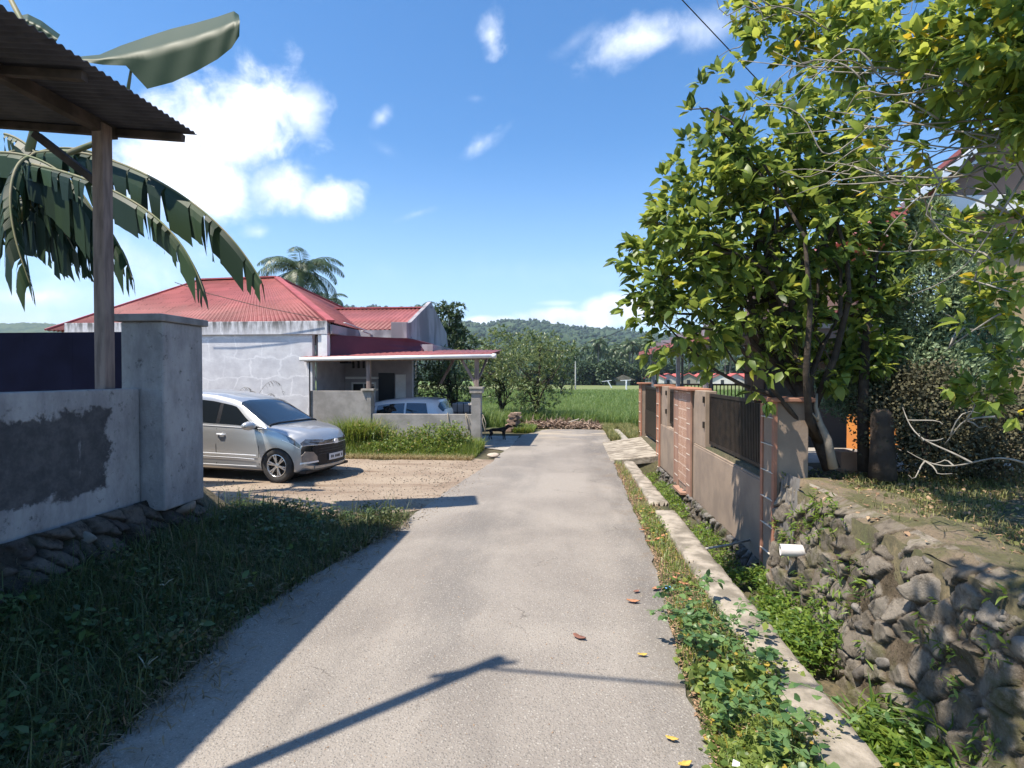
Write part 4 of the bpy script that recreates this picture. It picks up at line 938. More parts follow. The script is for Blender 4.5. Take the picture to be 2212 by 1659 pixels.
    def nose(s, poly, name, mat, root, off=.012, th=.02, mirror=False, bev=0, dome=0):
        """solid plate following the front face; poly of (y, z)"""
        for sg in ((1, -1) if mirror else (1,)):
            bm = bmesh.new(); vv = [bm.verts.new((0, y, z)) for y, z in poly]; f = bm.faces.new(vv); bmesh.ops.triangulate(bm, faces=[f]); bmesh.ops.subdivide_edges(bm, edges=bm.edges[:], cuts=4, use_grid_fill=True)
            for v in bm.verts:
                y, z = v.co.y, v.co.z; xb = s.front_x(y, z); v.co = (xb-off, sg*y, z)
            r_ = bmesh.ops.extrude_face_region(bm, geom=bm.faces[:]); 
            for e in r_['geom']:
                if isinstance(e, bmesh.types.BMVert): e.co.x += th
            bmesh.ops.recalc_face_normals(bm, faces=bm.faces[:]); me = bpy.data.meshes.new(name); bm.to_mesh(me); bm.free(); o = link(name, me, mat, root)
    def front_x(s, y, z):
        # nose face : first station whose section reaches (y, z)
        best = None
        for x in np.linspace(.10, .5, 26):
            P = s.sect(x); zt = np.interp(abs(y), P[6:, 0][::-1], P[6:, 1][::-1]) if abs(y) < P[6, 0] else -1; zb = P[0, 1]
            w_ = np.interp(z, P[1:8, 1], P[1:8, 0])
            if abs(y) <= w_ and zb <= z <= max(zt, P[7, 1]): best = x; break
        if best is None: best = .5
        return s.warp(best, abs(y), z).x
def wheel(root, x, y, sgn, r=.315, detail=True):
    e = empty('wheel', (x, y, r)); e.parent = root; e.rotation_euler = (0, 0, 0)
    t_ = MB(); o1 = sgn*.10; prof = [(r*.66, -.085), (r*.92, -.10), (r*.99, -.075), (r, -.05), (r, .05), (r*.99, .075), (r*.92, .10), (r*.66, .085), (r*.60, .06), (r*.60, -.06)]
    vs = prof; n = len(prof); k = 40
    for rr, h in prof:
        for j in range(k): a = 2*pi*j/k; t_.v.append((rr*cos(a), h, rr*sin(a)))
    t_.f = [[i*k+j, i*k+(j+1) % k, ((i+1) % n)*k+(j+1) % k, ((i+1) % n)*k+j] for i in range(n) for j in range(k)]; t_.mi = [0]*len(t_.f)
    t_.build('tyre', tyre, e, smooth=True)
    if detail:
        s_ = MB(); f_ = sgn
        for j in range(6):
            for d_ in (-.13, .13):
                a = 2*pi*j/6 + .26; c0 = (cos(a)*.03, f_*.065, sin(a)*.03); c1 = (cos(a+d_)*r*.64, f_*.072, sin(a+d_)*r*.64); s_.bar(c0, c1, .028, .022, up=(0, 1, 0))
        s_.lathe([(.001, f_*.05), (.05, f_*.05), (.045, f_*.08), (.001, f_*.085)], (0, 0, 0), 'y', 20)
        # rim ring
        ring = [(r*.60, f_*.04), (r*.67, f_*.092), (r*.63, f_*.095), (r*.58, f_*.06)]; b0 = len(s_.v)
        for rr, h in ring:
            for j in range(k): a = 2*pi*j/k; s_.v.append((rr*cos(a), h, rr*sin(a)))
        for i in range(4):
            for j in range(k): s_.f.append([b0+i*k+j, b0+i*k+(j+1) % k, b0+((i+1) % 4)*k+(j+1) % k, b0+((i+1) % 4)*k+j]); s_.mi.append(0)
        s_.build('rim', alloy, e, smooth=False, bevel=.003)
        d = MB(); d.lathe([(r*.60, f_*.0), (r*.60, f_*.02), (.001, f_*.02)], (0, 0, 0), 'y', 30); d.build('brake_disc', trim, e)
    return e
silver = paintmat('silver_paint', (.50, .505, .505), .6)
C_ = Car()
th = R(10); fw = U(603, 1042, z=0)           # foot of the near front wheel
# local axes : x backwards. heading of the nose = (cos th, -sin th)
car = empty('silver_car', (0, 0, 0), 'silver people carrier parked on the dirt driveway, nose towards the road', 'car')
Mw = Matrix.Rotation(pi - th, 4, 'Z')        # local +x (back) -> (-cos, sin)
lp = Mw @ Vector((.80, .72, 0))
car.rotation_euler = (0, 0, pi - th); car.location = (fw.x - lp.x, fw.y - lp.y + .03, 0)
C_.body(silver, car, (.80, 3.455))
# which side faces the camera: local +y -> world
for x in (.80, 3.455):
    for sg in (1, -1): wheel(car, x, sg*.725, sg)
for x in (.80, 3.455):
    mb = MB(); mb.lathe([(.001, -.5), (.36, -.5), (.36, .5), (.001, .5)], (x, 0, .36), 'y', 24); mb.build('wheel_well', trim, car)
mb = MB(); mb.box(.25, 3.95, -.7, .7, .17, .22); mb.build('underbody', trim, car)
nx_ = 24
# windscreen
vw = np.linspace(10.05, 12, 7); g = []
for f in np.linspace(0, 1, 12):
    x = 1.06 + (1.74-1.06)*f; half = [(x, v) for v in np.linspace(10.0, 12, 9)]; g.append(half)
def full_patch(g, name, mat, off=.006):
    mb = MB(); rows = []
    for r_ in g:
        P = [C_.S(x, v) for x, v in r_]; rows.append([Vector((p.x, p.y, p.z+off)) for p in P] + [Vector((p.x, -p.y, p.z+off)) for p in P[::-1][1:]])
    nc = len(rows[0]); mb.v = [tuple(p) for r_ in rows for p in r_]; mb.f = [[i*nc+j, i*nc+j+1, (i+1)*nc+j+1, (i+1)*nc+j] for i in range(len(rows)-1) for j in range(nc-1)]; mb.mi = [0]*len(mb.f)
    return mb.build(name, mat, car, smooth=True)
full_patch([[(x - .10*(1-abs(12-v)/2)*(1 if x < 1.3 else 0), v) for x, v in r_] for r_ in g], 'windscreen', carglass)
mb = MB(); p_ = [C_.S(1.02, v) for v in np.linspace(10.1, 12, 8)]; mb.tube([(p.x, p.y, p.z+.012) for p in p_] + [(p.x, -p.y, p.z+.012) for p in p_[::-1][1:]], .018, 6); mb.build('wiper', trim, car, smooth=True)
# side windows (front door, rear door, quarter)
def sidewin(x0, x1, slant0=0, slant1=0, v0=7.25, v1=9.55):
    g = []
    for f in np.linspace(0, 1, 9): g.append([(x0 + slant0*f**.9 + (x1+slant1*f - x0 - slant0*f**.85)*k, v0+(v1-v0)*f) for k in np.linspace(0, 1, 9)])
    C_.patch(g, 'side_window', carglass, car, .007)
sidewin(1.04, 2.10, .76, 0); sidewin(2.17, 2.98, 0, -.02); sidewin(3.04, 3.72, 0, -.12)
C_.patch([[(2.08+.10*k, 7.25+2.3*f) for k in (0, .5, 1)] for f in np.linspace(0, 1, 7)], 'window_pillar', trim, car, .006)
C_.flank([(1.0, .985, .995), (3.9, 1.07, 1.08)], 'belt_trim', chrome_paint, car, .012)
C_.flank([(2.13, .30, .975), (2.142, .30, .975)], 'door_seam', trim, car, .003, n=2)
for x in (1.17, 3.02):
    C_.flank([(x, .32, .97), (x+.010, .32, .97)], 'door_seam', trim, car, .003, n=2)
C_.flank([(1.22, .485, .505), (2.6, .50, .52), (3.0, .50, .52)], 'side_moulding', chrome_paint, car, .020)
C_.flank([(1.26, .415, .43), (1.65, .43, .445), (3.0, .44, .452)], 'side_moulding', chrome_paint, car, .016)
C_.flank([(1.22, .285, .30), (3.05, .285, .30)], 'sill_strip', chrome_paint, car, .020)
C_.flank([(.70, .20, .24), (1.05, .2, .24)], 'arch_lip', trim, car, .004)
for sg in (1, -1):
    mb = MB(); y = C_.yz(1.98, .86); mb.tube([(1.93, sg*(y+.012), .862), (1.98, sg*(y+.04), .868), (2.06, sg*(y+.04), .872), (2.10, sg*(y+.012), .87)], .017, 8); mb.build('door_handle', chrome_paint, car, smooth=True)
    mb = MB(); y = C_.yz(2.85, .88); mb.tube([(2.80, sg*(y+.012), .882), (2.85, sg*(y+.04), .888), (2.93, sg*(y+.04), .892), (2.97, sg*(y+.012), .89)], .017, 8); mb.build('door_handle', chrome_paint, car, smooth=True)
    if sg < 0: continue
    # mirror
    bm = bmesh.new(); bmesh.ops.create_uvsphere(bm, u_segments=16, v_segments=10, radius=1)
    for v in bm.verts: v.co = (1.26 + v.co.x*.085 + .03*v.co.y*sg, sg*(.98) + v.co.y*.13, 1.06 + v.co.z*.085*(1 if v.co.z < 0 else .9))
    me = bpy.data.meshes.new('mirror'); bm.to_mesh(me); bm.free(); mo = link('mirror', me, silver, car, smooth=True)
    mb = MB(); mb.bar((1.25, sg*.78, .99), (1.27, sg*.93, 1.02), .07, .035); mb.build('mirror_foot', trim, car)
# nose : grille, lamps, bumper details
C_.nose([(-.50, .675), (.50, .675), (.56, .62), (.50, .50), (.44, .31), (-.44, .31), (-.50, .50), (-.56, .62)], 'grille', trim, car, .012)
for z in (.60, .55, .50): C_.nose([(-.44, z), (.44, z), (.44, z+.012), (-.44, z+.012)], 'grille_bar', simple('grille_grey%d' % int(z*100), (.05, .05, .055), None, 3, .4, 0), car, .022, .01)
C_.nose([(-.60, .69), (.60, .69), (.56, .745), (-.56, .745)], 'chrome_bar', lampg, car, .016)
C_.nose([(-.70, .678), (.70, .678), (.70, .688), (-.70, .688)], 'chrome_strip', chrome_paint, car, .022)
C_.nose([(-.055, .67), (.055, .67), (.065, .715), (.04, .755), (-.04, .755), (-.065, .715)], 'emblem', chrome_paint, car, .034)
g = []
for f in np.linspace(0, 1, 7): g.append([(.115 + .36*k*(.55+.45*f), 5.9 + .95*f + .12*k) for k in np.linspace(0, 1, 14)])
C_.patch(g, 'headlight', lampg, car, .012)
C_.nose([(.30, .695), (.70, .69), (.71, .735), (.62, .80), (.34, .775)], 'headlight', lampg, car, .018, mirror=True)
C_.patch([[(.115+.42*k, 5.80+.08*k), (.115+.42*k, 5.90+.08*k)] for k in np.linspace(0, 1, 12)], 'lamp_strip', chrome_paint, car, .016)
bezel = simple('bumper_inset', (.34, .29, .25), (.25, .22, .2), 9, .3, .05, metal=.3)  # brownish tone is the reflected ground, put into the colour
C_.nose([(.46, .38), (.70, .36), (.715, .50), (.66, .575), (.54, .56), (.47, .47)], 'fog_lamp_bezel', bezel, car, .016, mirror=True)
C_.nose([(.45, .365), (.72, .345), (.715, .375), (.46, .392)], 'chrome_strip', chrome_paint, car, .026, mirror=True)
C_.nose([(-.5, .235), (.5, .235), (.52, .30), (-.52, .30)], 'lower_lip', silver, car, .03, .03)
C_.nose([(-.23, .37), (.23, .37), (.23, .49), (-.23, .49)], 'licence_plate', simple('plate_white', (.62, .62, .62), None, 3, .5, 0), car, .040, .008)
pm = trim
for y0, y1 in ((-.19, -.16), (-.10, -.075), (-.06, -.03), (-.015, .012), (.03, .055), (.11, .135), (.15, .18)): C_.nose([(y0, .405), (y1, .405), (y1, .455), (y0, .455)], 'plate_mark', pm, car, .044, .006)
# white van-like car behind the low wall, tail to the right
van = empty('white_car', (0, 0, 0), 'white estate car behind the low cement wall under the carport', 'car')
V_ = Car(H=1.60, header=1.86); van.rotation_euler = (0, 0, R(-2)); 
wp = U(965, 893, y=16.2); van.location = (wp.x - 4.05, 16.35, -.27)
V_.body(paintmat('white_paint_car', (.78, .79, .80), .0), van, (.80, 3.455))
def vwin(x0, x1, s0=0, s1=0):
    g = []
    for f in np.linspace(0, 1, 9): g.append([(x0 + s0*f + (x1+s1*f - x0 - s0*f)*k, 7.3+(2.2)*f) for k in np.linspace(0, 1, 9)])
    V_.patch(g, 'side_window', carglass, van, .008)
vwin(1.12, 2.10, .7, 0); vwin(2.17, 2.98); vwin(3.04, 3.74, 0, -.12)
g = [[(x, v) for v in np.linspace(9.3, 12, 7)] for x in np.linspace(4.0, 4.14, 5)]
C_keep = C_; C_ = V_; car_keep = car; car = van; full_patch(g, 'rear_window', carglass, .02); C_ = C_keep; car = car_keep
for x in (.80, 3.455):
    for sg in (1, -1): wheel(van, x, sg*.725, sg, detail=False)
# ================================================================ RIGHT : fence wall, stone wall, yard, canopy, house
XR = 2.2
taupe = simple('taupe_render', (.33, .25, .185), (.25, .19, .145), 2.2, .9, .35, 26)
orange = simple('orange_paint', (.48, .205, .12), (.33, .165, .11), 3, .75, .3, 30)
pier_o = simple('faded_orange', (.38, .225, .16), (.31, .185, .135), 4, .8, .3, 30)
m, t, b = mat_nodes('carved_panel'); co = t.n('ShaderNodeTexCoord').outputs['Object']
s0 = t.n('ShaderNodeSeparateXYZ'); t.put(s0.inputs[0], co); cb = t.n('ShaderNodeCombineXYZ'); t.put(cb.inputs[0], s0.outputs[1]); t.put(cb.inputs[1], s0.outputs[2])
br = t.n('ShaderNodeTexBrick'); t.put(br.inputs['Vector'], cb.outputs[0]); br.inputs['Scale'].default_value = 1; br.inputs['Brick Width'].default_value = .42; br.inputs['Row Height'].default_value = .17; br.inputs['Mortar Size'].default_value = .012
vo = t.n('ShaderNodeTexVoronoi', feature='DISTANCE_TO_EDGE'); vo.inputs['Scale'].default_value = 22; t.put(vo.inputs['Vector'], co)
g = t.mix(t.ramp(vo.outputs[0], .02, .09), (.56, .40, .30), (.40, .21, .13)); g = t.mix(br.outputs['Fac'], g, (.60, .44, .34))
t.put(b.inputs['Base Color'], g); b.inputs['Roughness'].default_value = .85; t.put(b.inputs['Normal'], t.bump(vo.outputs[0], .8, .02)); carved = m
black = simple('black_steel', (.016, .013, .012), (.035, .026, .02), 8, .5, .1)
tilew = simple('tile_strip', (.70, .62, .52), None, 4, .6, 0)
fn = empty('fence_wall', (2.3, 9, 0), 'taupe rendered fence wall with orange capped pillars and black steel grilles along the ditch', 'wall')
mb = MB()
mb.box(XR+.025, XR+.21, 6.42, 9.72, -.16, .80); mb.box(XR+.03, XR+.24, 6.42, 9.72, .80, .83); sub(mb, 'low_wall', taupe, fn, bevel=.008)
mb = MB(); mb.box(XR+.04, XR+.22, 9.02, 9.78, .832, 1.735); sub(mb, 'pier', taupe, fn, bevel=.008)
mb = MB(); mb.box(XR+.025, XR+.21, 11.28, 13.02, -.10, .86); mb.box(XR+.04, XR+.22, 11.28, 12.92, .86, .88); sub(mb, 'low_wall', taupe, fn, bevel=.008)
mb = MB(); mb.box(XR+.045, XR+.215, 12.25, 12.90, .882, 1.735); sub(mb, 'pier', taupe, fn, bevel=.008)
def pillar(y0, y1, x0, x1, z0, z1, cap=True, strips=True, body=taupe):
    mb = MB(); mb.box(x0, x1, y0, y1, z0, z1); sub(mb, 'pillar', body, fn, bevel=.008)
    if strips:
        w_ = .055
        mb = MB(); mb.box(x0-.014, x0+.02, y0-.012, y0+w_, z0+.01, z1-.002); mb.box(x0-.014, x0-.0005, y1-w_, y1+.012, z0+.01, z1-.002); 
        for z in np.arange(z0+.22, z1, .29): mb.box(x0-.020, x0-.002, y0+.02, y1-.02, z, z+.008, 1)
        sub(mb, 'pillar_trim', [orange, tilew], fn)
    if cap:
        mb = MB(); mb.box(x0-.07, x1+.05, y0-.06, y1+.06, z1, z1+.045); sub(mb, 'pillar_cap', orange, fn, bevel=.01)
pillar(6.0, 6.38, XR, XR+.335, -.42, 1.715)
pillar(16.4, 16.75, XR+.06, XR+.38, .1, 1.72)
pillar(12.95, 13.28, XR, XR+.30, -.35, 1.72)
# wide carved panel pillar
mb = MB(); mb.box(XR+.02, XR+.26, 9.80, 11.24, -.14, 1.715); sub(mb, 'panel_pillar', taupe, fn, bevel=.01)
mb = MB(); 
for a, c in ((9.795, 10.16), (10.88, 11.245)):
    mb.box(XR-.0, XR+.015, a, c, -.13, 1.70)
    for z in np.arange(.05, 1.7, .27): mb.box(XR-.006, XR-.001, a+.02, c-.02, z, z+.012, 1)
for a in (9.79, 11.19): mb.box(XR-.012, XR+.018, a, a+.06, -.13, 1.71)
sub(mb, 'panel_border', [pier_o, tilew], fn)
mb = MB(); mb.box(XR+.003, XR+.016, 10.17, 10.87, .0, 1.69); sub(mb, 'carved_panel', carved, fn)
mb = MB(); mb.box(XR-.09, XR+.32, 9.70, 11.34, 1.715, 1.76); sub(mb, 'panel_cap', orange, fn, bevel=.01)
mb = MB(); mb.box(XR-.10, XR+.02, 10.17, 10.87, -.16, -.12); sub(mb, 'panel_ledge', pier_o, fn)
def grille(y0, y1, z0, z1, x):
    mb = MB(); fr = .045
    mb.box(x, x+.04, y0, y1, z0, z0+fr); mb.box(x, x+.04, y0, y1, z1-fr, z1); mb.box(x, x+.04, y0, y0+fr, z0+fr, z1-fr); mb.box(x, x+.04, y1-fr, y1, z0+fr, z1-fr)
    for y in np.arange(y0+fr+.03, y1-fr, .058): mb.box(x+.008, x+.028, y, y+.030, z0+fr, z1-fr)
    mb.box(x+.030, x+.034, y0+.02, y1-.02, z0+.02, z1-.02)
    for y in (y0+.25, (y0+y1)/2, y1-.25): mb.box(x, x+.03, y-.03, y+.03, z0-.075, z0)
    sub(mb, 'grille', black, fn)
grille(6.40, 9.0, .905, 1.70, XR+.10); grille(11.27, 12.24, .95, 1.68, XR+.10)
mb = MB()
for y in (9.03, 12.27):
    for z in (1.15, 1.55): mb.box(XR+.015, XR+.045, y, y+.06, z, z+.10)
sub(mb, 'hinge', black, fn)
# white litter bits lying on the ledge
for i, y in enumerate((6.9, 7.55, 8.2)):
    mb = MB(); mb.tube([(XR+.07, y, .845), (XR+.10, y+.1, .85), (XR+.08, y+.17, .842)], .014, 5); tag(mb.build('scrap', white), 'little white scrap on the ledge below the large black grille', 'litter', 'white scraps on the wall ledge')
# stone footing under the fence wall
rk2 = np.random.default_rng(5); stonem = simple('field_stone', (.235, .215, .19), (.11, .095, .08), 7, .94, .9, 24, bd=.02)
masonry('stone_footing', fn, lambda f: 2.17+.05*f, 6.42, 13.0, -.38, -.10, -1, 78, .10, .02, mats=masonry_mat('footing_masonry', (.24, .22, .20), (.12, .105, .09), (.14, .11, .08), (.08, .065, .045), (.08, .095, .035)), relief=.05)
# black gate leaf folded open inside the gap
gt = MB()
for y in np.arange(13.32, 16.38, .10): gt.box(XR+.18, XR+.20, y, y+.05, .35, 1.60)
gt.box(XR+.175, XR+.215, 13.30, 16.38, .30, .35); gt.box(XR+.175, XR+.215, 13.30, 16.38, 1.60, 1.66); gt.box(XR+.178, XR+.192, 13.3, 16.38, .36, 1.0)
tag(gt.build('gate', black), 'black steel yard gate closed between the two farthest orange-capped pillars', 'gate')

# dry-stone retaining wall next to the ditch
rw = empty('stone_retaining_wall', (2.35, 2.5, 0), 'mossy rubble stone retaining wall holding up the yard beside the ditch', 'wall')
ms_m = masonry_mat('rubble_masonry', (.31, .27, .22), (.18, .15, .115), (.17, .13, .09), (.085, .066, .042), (.105, .10, .04))
def face_x(f): return 2.12 + .16*f + .12*np.clip((f-.93)/.07, 0, 1)**2
masonry('masonry', rw, face_x, -3.2, 5.98, -.42, .945, -1, 77, .165, .014, mats=ms_m, relief=.030, gone=.12)
P = []; Rr = []; A = []
for i in range(70):
    y = -3 + 8.9*rk2.random(); f = .05+.93*rk2.random(); s_ = .03+.055*rk2.random(); P.append((face_x(f)-.01, y, -.42+1.35*f)); Rr.append((s_*.7, s_*1.4, s_*.9)); A.append(rotm(-.5+rk2.normal()*.6, rk2.normal()*.3, rk2.normal()*.3))
V, F = rock_mesh(P, Rr, A, 1, rk2, 2)
subn(V, F, 'loose_stones', stonem, rw)
# rough earthen lip on top of it
Yl = np.arange(-3.2, 5.98, .03); tl_ = np.linspace(0, 1, 26); YL, TL = np.meshgrid(Yl, tl_); XL = 2.255 + .75*TL; ZL = .90 + .055*np.sin(np.clip(TL*2.2, 0, 1)*pi/2) - .06*TL + .022*fbm(YL, XL, 3.3, 4) + .010*fbm(YL+3, XL, 13, 3) - .03*np.clip((.12-TL)/.12, 0, 1)
k = len(Yl); i = (np.arange(25)[:, None]*k + np.arange(k-1)).ravel()
m, t, b = mat_nodes('mossy_lip'); co = t.n('ShaderNodeTexCoord').outputs['Object']
g = t.mix(t.ramp(t.noise(co, 3.4, 8, .65).outputs[0], .4, .6), (.23, .175, .115), (.115, .11, .045)); g = t.mix(t.ramp(t.noise(co, 1.6, 6, .7).outputs[0], .55, .65), g, (.20, .185, .05)); g = t.mix(t.ramp(t.noise(co, 40, 8, .75).outputs[0], .5, .7), g, (.06, .048, .03))
t.put(b.inputs['Base Color'], g); b.inputs['Roughness'].default_value = .97; t.put(b.inputs['Normal'], t.bump(t.noise(co, 28, 8, .75).outputs[0], 1, .03))
subn(np.stack([XL, YL, ZL], 2).reshape(-1, 3), np.stack([i, i+k, i+k+1, i+1], 1), 'earth_lip', m, rw, smooth=True)
# corrugated offcut leaning at the pillar
V = []; y_ = np.linspace(5.55, 5.97, 40); 
for y in y_: V += [(2.18+.012*sin(y*2*pi/.07), y, -.1), (2.26+.012*sin(y*2*pi/.07), y, 1.0)]
i = np.arange(39)*2; o = npmesh('metal_offcut', V, np.stack([i, i+1, i+3, i+2], 1), simple('grey_zinc', (.25, .23, .21), (.14, .13, .12), 4, .6, .2, metal=.3), smooth=True)
tag(o, 'grey corrugated metal offcut standing between the near orange pillar and the stones', 'metal sheet')
# pipes
pvc = simple('pvc_white', (.58, .55, .52), (.34, .28, .24), 5, .5, .1, lo=.62, hi=.72)
pa = U(1688, 1190, y=5.25); 
mb = MB(); pa = Vector((2.02, 5.36, U(1688, 1190, x=2.02).z)); pb = pa + Vector((.34, -.06, .01)); k_ = 20
pp = [(.048, 0), (.055, 0), (.055, .34), (.048, .34)]
ax = (pb-pa).normalized(); a_ = ax.cross(Vector((0, 0, 1))).normalized(); b_ = a_.cross(ax)
for r_, h in pp:
    for j in range(k_): mb.v.append(tuple(pa + ax*h + (a_*cos(2*pi*j/k_) + b_*sin(2*pi*j/k_))*r_))
mb.f = [[i*k_+j, i*k_+(j+1) % k_, ((i+1) % 4)*k_+(j+1) % k_, ((i+1) % 4)*k_+j] for i in range(4) for j in range(k_)]; mb.mi = [0]*len(mb.f)
tag(mb.build('drain_pipe', pvc, smooth=True), 'stubby white plastic drain pipe poking out of the stone retaining wall', 'pipe')
qa, qb = U(1519, 1186, x=1.58), U(1622, 1166, x=2.24)
mb = MB(); mb.tube([qa, qa.lerp(qb, .5)+Vector((0, 0, -.01)), qb], .014, 8); tag(mb.build('pipe', simple('grey_pvc', (.42, .40, .37), (.3, .28, .26), 9, .6, .1), smooth=True), 'thin grey pipe spanning the ditch from the kerb to the fence wall', 'pipe')
mb = MB(); mb.tube([qb, qb+Vector((-.01, -.08, -.12)), qb+Vector((-.12, -.2, -.24)), qb+Vector((-.2, -.1, -.36)), qb+Vector((-.25, 0, -.5))], .007, 6); tag(mb.build('hose', black, smooth=True), 'thin dark hose looping down the footing from the end of the grey pipe', 'hose')

# ---- metal carport canopy inside the yard
steel = simple('galvanised', (.36, .37, .39), (.26, .27, .29), 6, .5, .1, metal=.35)
cv = empty('yard_canopy', (2.8, 12, 0), 'steel-post canopy with a red curved edge roof inside the fenced yard', 'canopy')
for px, y in ((1412, 16.0), (1466, 12.7), (1526, 10.1)):
    x = U(px, 800, y=y).x
    mb = MB(); mb.box(x-.05, x+.03, y-.04, y+.04, .2, 2.95); sub(mb, 'post', steel, cv)
    mb = MB(); mb.box(x+.06, x+.10, y-.03, y+.03, .2, 2.95); sub(mb, 'post', simple('dark_steel%d' % px, (.10, .11, .12), None, 4, .5, 0, metal=.4), cv)
redf = simple('red_fascia', (.42, .14, .13), (.32, .11, .10), 3, .5, .1)
e0, e1 = U(1383, 764, y=16.4), U(1480, 690, y=11.5)
X0 = 2.25
mb = MB(); arc = []
for k_ in range(9): f = k_/8; arc.append((X0 + 4.2*f, 2.62 + .62*sin(f*pi/2)))
for (xa, za), (xb, zb) in zip(arc[:-1], arc[1:]):
    mb.quad((xa, 9.4, za), (xb, 9.4, zb), (xb, 16.6, zb), (xa, 16.6, za)); mb.quad((xa, 9.4, za-.015), (xa, 16.6, za-.015), (xb, 16.6, zb-.015), (xb, 9.4, zb-.015), 1)
sub(mb, 'roof_sheet', [redf, simple('soffit_pale', (.42, .40, .40), (.34, .32, .32), 1, .7, 0)], cv)
mb = MB(); mb.box(X0-.03, X0, 9.4, 16.6, 2.52, 2.66)
for (xa, za), (xb, zb) in zip(arc[:-1], arc[1:]): mb.bar((xa, 16.62, za-.05), (xb+.01, 16.62, zb-.05), .03, .14, up=(0, 1, 0)); mb.bar((xa, 9.38, za-.05), (xb+.01, 9.38, zb-.05), .03, .14, up=(0, 1, 0))
sub(mb, 'fascia', redf, cv)
mb = MB()
for y in np.arange(9.8, 16.6, 1.1): mb.box(2.45, 6.4, y-.03, y+.03, 2.78, 2.86)
sub(mb, 'joist', steel, cv)
# rear black fence of the yard
rf_ = MB(); ra, rb = Vector((2.75, 17.4, 0)), Vector((8.5, 15.9, 0)); n_ = 58
for k_ in range(n_+1): p = ra.lerp(rb, k_/n_); rf_.box(p.x-.012, p.x+.012, p.y-.012, p.y+.012, .3, 1.68)
rf_.bar(ra+Vector((0, 0, 1.70)), rb+Vector((0, 0, 1.70)), .05); rf_.bar(ra+Vector((0, 0, .4)), rb+Vector((0, 0, .4)), .05)
tag(rf_.build('bar_fence', black), 'black vertical-bar steel fence along the far side of the yard', 'fence')

# ---- house on the right
ochre = simple('ochre_wall', (.42, .31, .18), (.36, .26, .15), 1.5, .88, .15)
brownw = simple('brown_gable', (.30, .20, .155), (.25, .17, .13), 1.5, .88, .15)
hr = empty('ochre_house', (8, 12, 0), 'two-tone ochre and brown house with white barge boards behind the garden trees', 'house')
ga = U(1957, 441, y=9.4); gb = U(2212, 235, y=9.4)
ap_ = ga + (gb-ga)*1.35; sl = (ap_.z-ga.z)/(ap_.x-ga.x)
DV = Vector((3.1, 4.0, 0))
mb = MB(); mb.prism([(ga.x+.75, 9.7, .6), (ga.x+.75, 9.7, ga.z-.5), (2*ap_.x-ga.x-.75, 9.7, ga.z-.5), (2*ap_.x-ga.x-.75, 9.7, .6)], DV); sub(mb, 'wall', ochre, hr)
gz0 = ga.z+sl*.75-.15
mb = MB(); mb.prism([(ga.x+.72, 9.68, ga.z-.45), (ga.x+.72, 9.68, gz0), (ap_.x, 9.68, ap_.z-.2), (2*ap_.x-ga.x-.72, 9.68, gz0), (2*ap_.x-ga.x-.72, 9.68, ga.z-.45)], (0, .18, 0)); sub(mb, 'gable', brownw, hr)
mb = MB(); mb.box(ga.x+.6, ap_.x+2.5, 9.45, 9.66, U(2050, 440, y=9.5).z-.15, U(2050, 425, y=9.5).z); sub(mb, 'ledge', white, hr, bevel=.01)
mb = MB(); mb.bar(ga, ap_, .10, .26, up=(0, 1, 0)); mb.bar(ga+Vector((.08, .12, -.2)), ap_+Vector((.0, .12, -.2)), .05, .14, up=(0, 1, 0)); sub(mb, 'barge_board', simple('blue_white', (.62, .68, .76), None, 3, .5, 0), hr)
mb = MB(); mb.prism([ga+Vector((-.05, -.08, .10)), ap_+Vector((0, -.08, .14)), ap_+Vector((0, -.08, .20)), ga+Vector((-.05, -.08, .16))], DV); sub(mb, 'roof', redf, hr)
mb = MB(); mb.prism([ga+Vector((-.04, -.02, .05)), ap_+Vector((0, -.02, .09)), ap_+Vector((0, -.02, .135)), ga+Vector((-.04, -.02, .095))], DV); sub(mb, 'soffit', brownw, hr)
mb = MB(); q0 = ap_+Vector((0, -.08, .14)); q1 = Vector((2*ap_.x-ga.x, 9.32, ga.z+.1)); mb.prism([q0, q1, q1+Vector((0, 0, .06)), q0+Vector((0, 0, .06))], DV); sub(mb, 'roof', redf, hr)
# lower porch roof piece with white gutter, dark porch opening
la = U(1850, 505, y=11.2); lb = U(1990, 452, y=11.2)
mb = MB(); mb.prism([(la.x, 11.0, la.z), (la.x+.6, 11.0, lb.z), (lb.x+1.5, 11.0, lb.z+.05), (lb.x+1.5, 11.0, la.z-.02)], (0, 4, 0)); sub(mb, 'porch_roof', redf, hr)
mb = MB(); mb.box(la.x-.05, lb.x+1.2, 10.9, 10.98, la.z-.12, la.z+.03); sub(mb, 'porch_gutter', white, hr)
mb = MB(); mb.box(3.9, 7.0, 12.2, 12.4, .2, 3.9); sub(mb, 'porch_back_wall', simple('porch_shade', (.20, .16, .14), (.16, .13, .12), 1, .9, .1), hr)
mb = MB(); mb.box(3.7, 7.2, 9.9, 12.2, 2.62, 2.78); sub(mb, 'porch_slab', lilac, hr)
mb = MB(); mb.box(4.25, 5.1, 12.14, 12.196, .5, 2.4); sub(mb, 'door', darkm, hr)
winX = U(2130, 700, y=9.66)
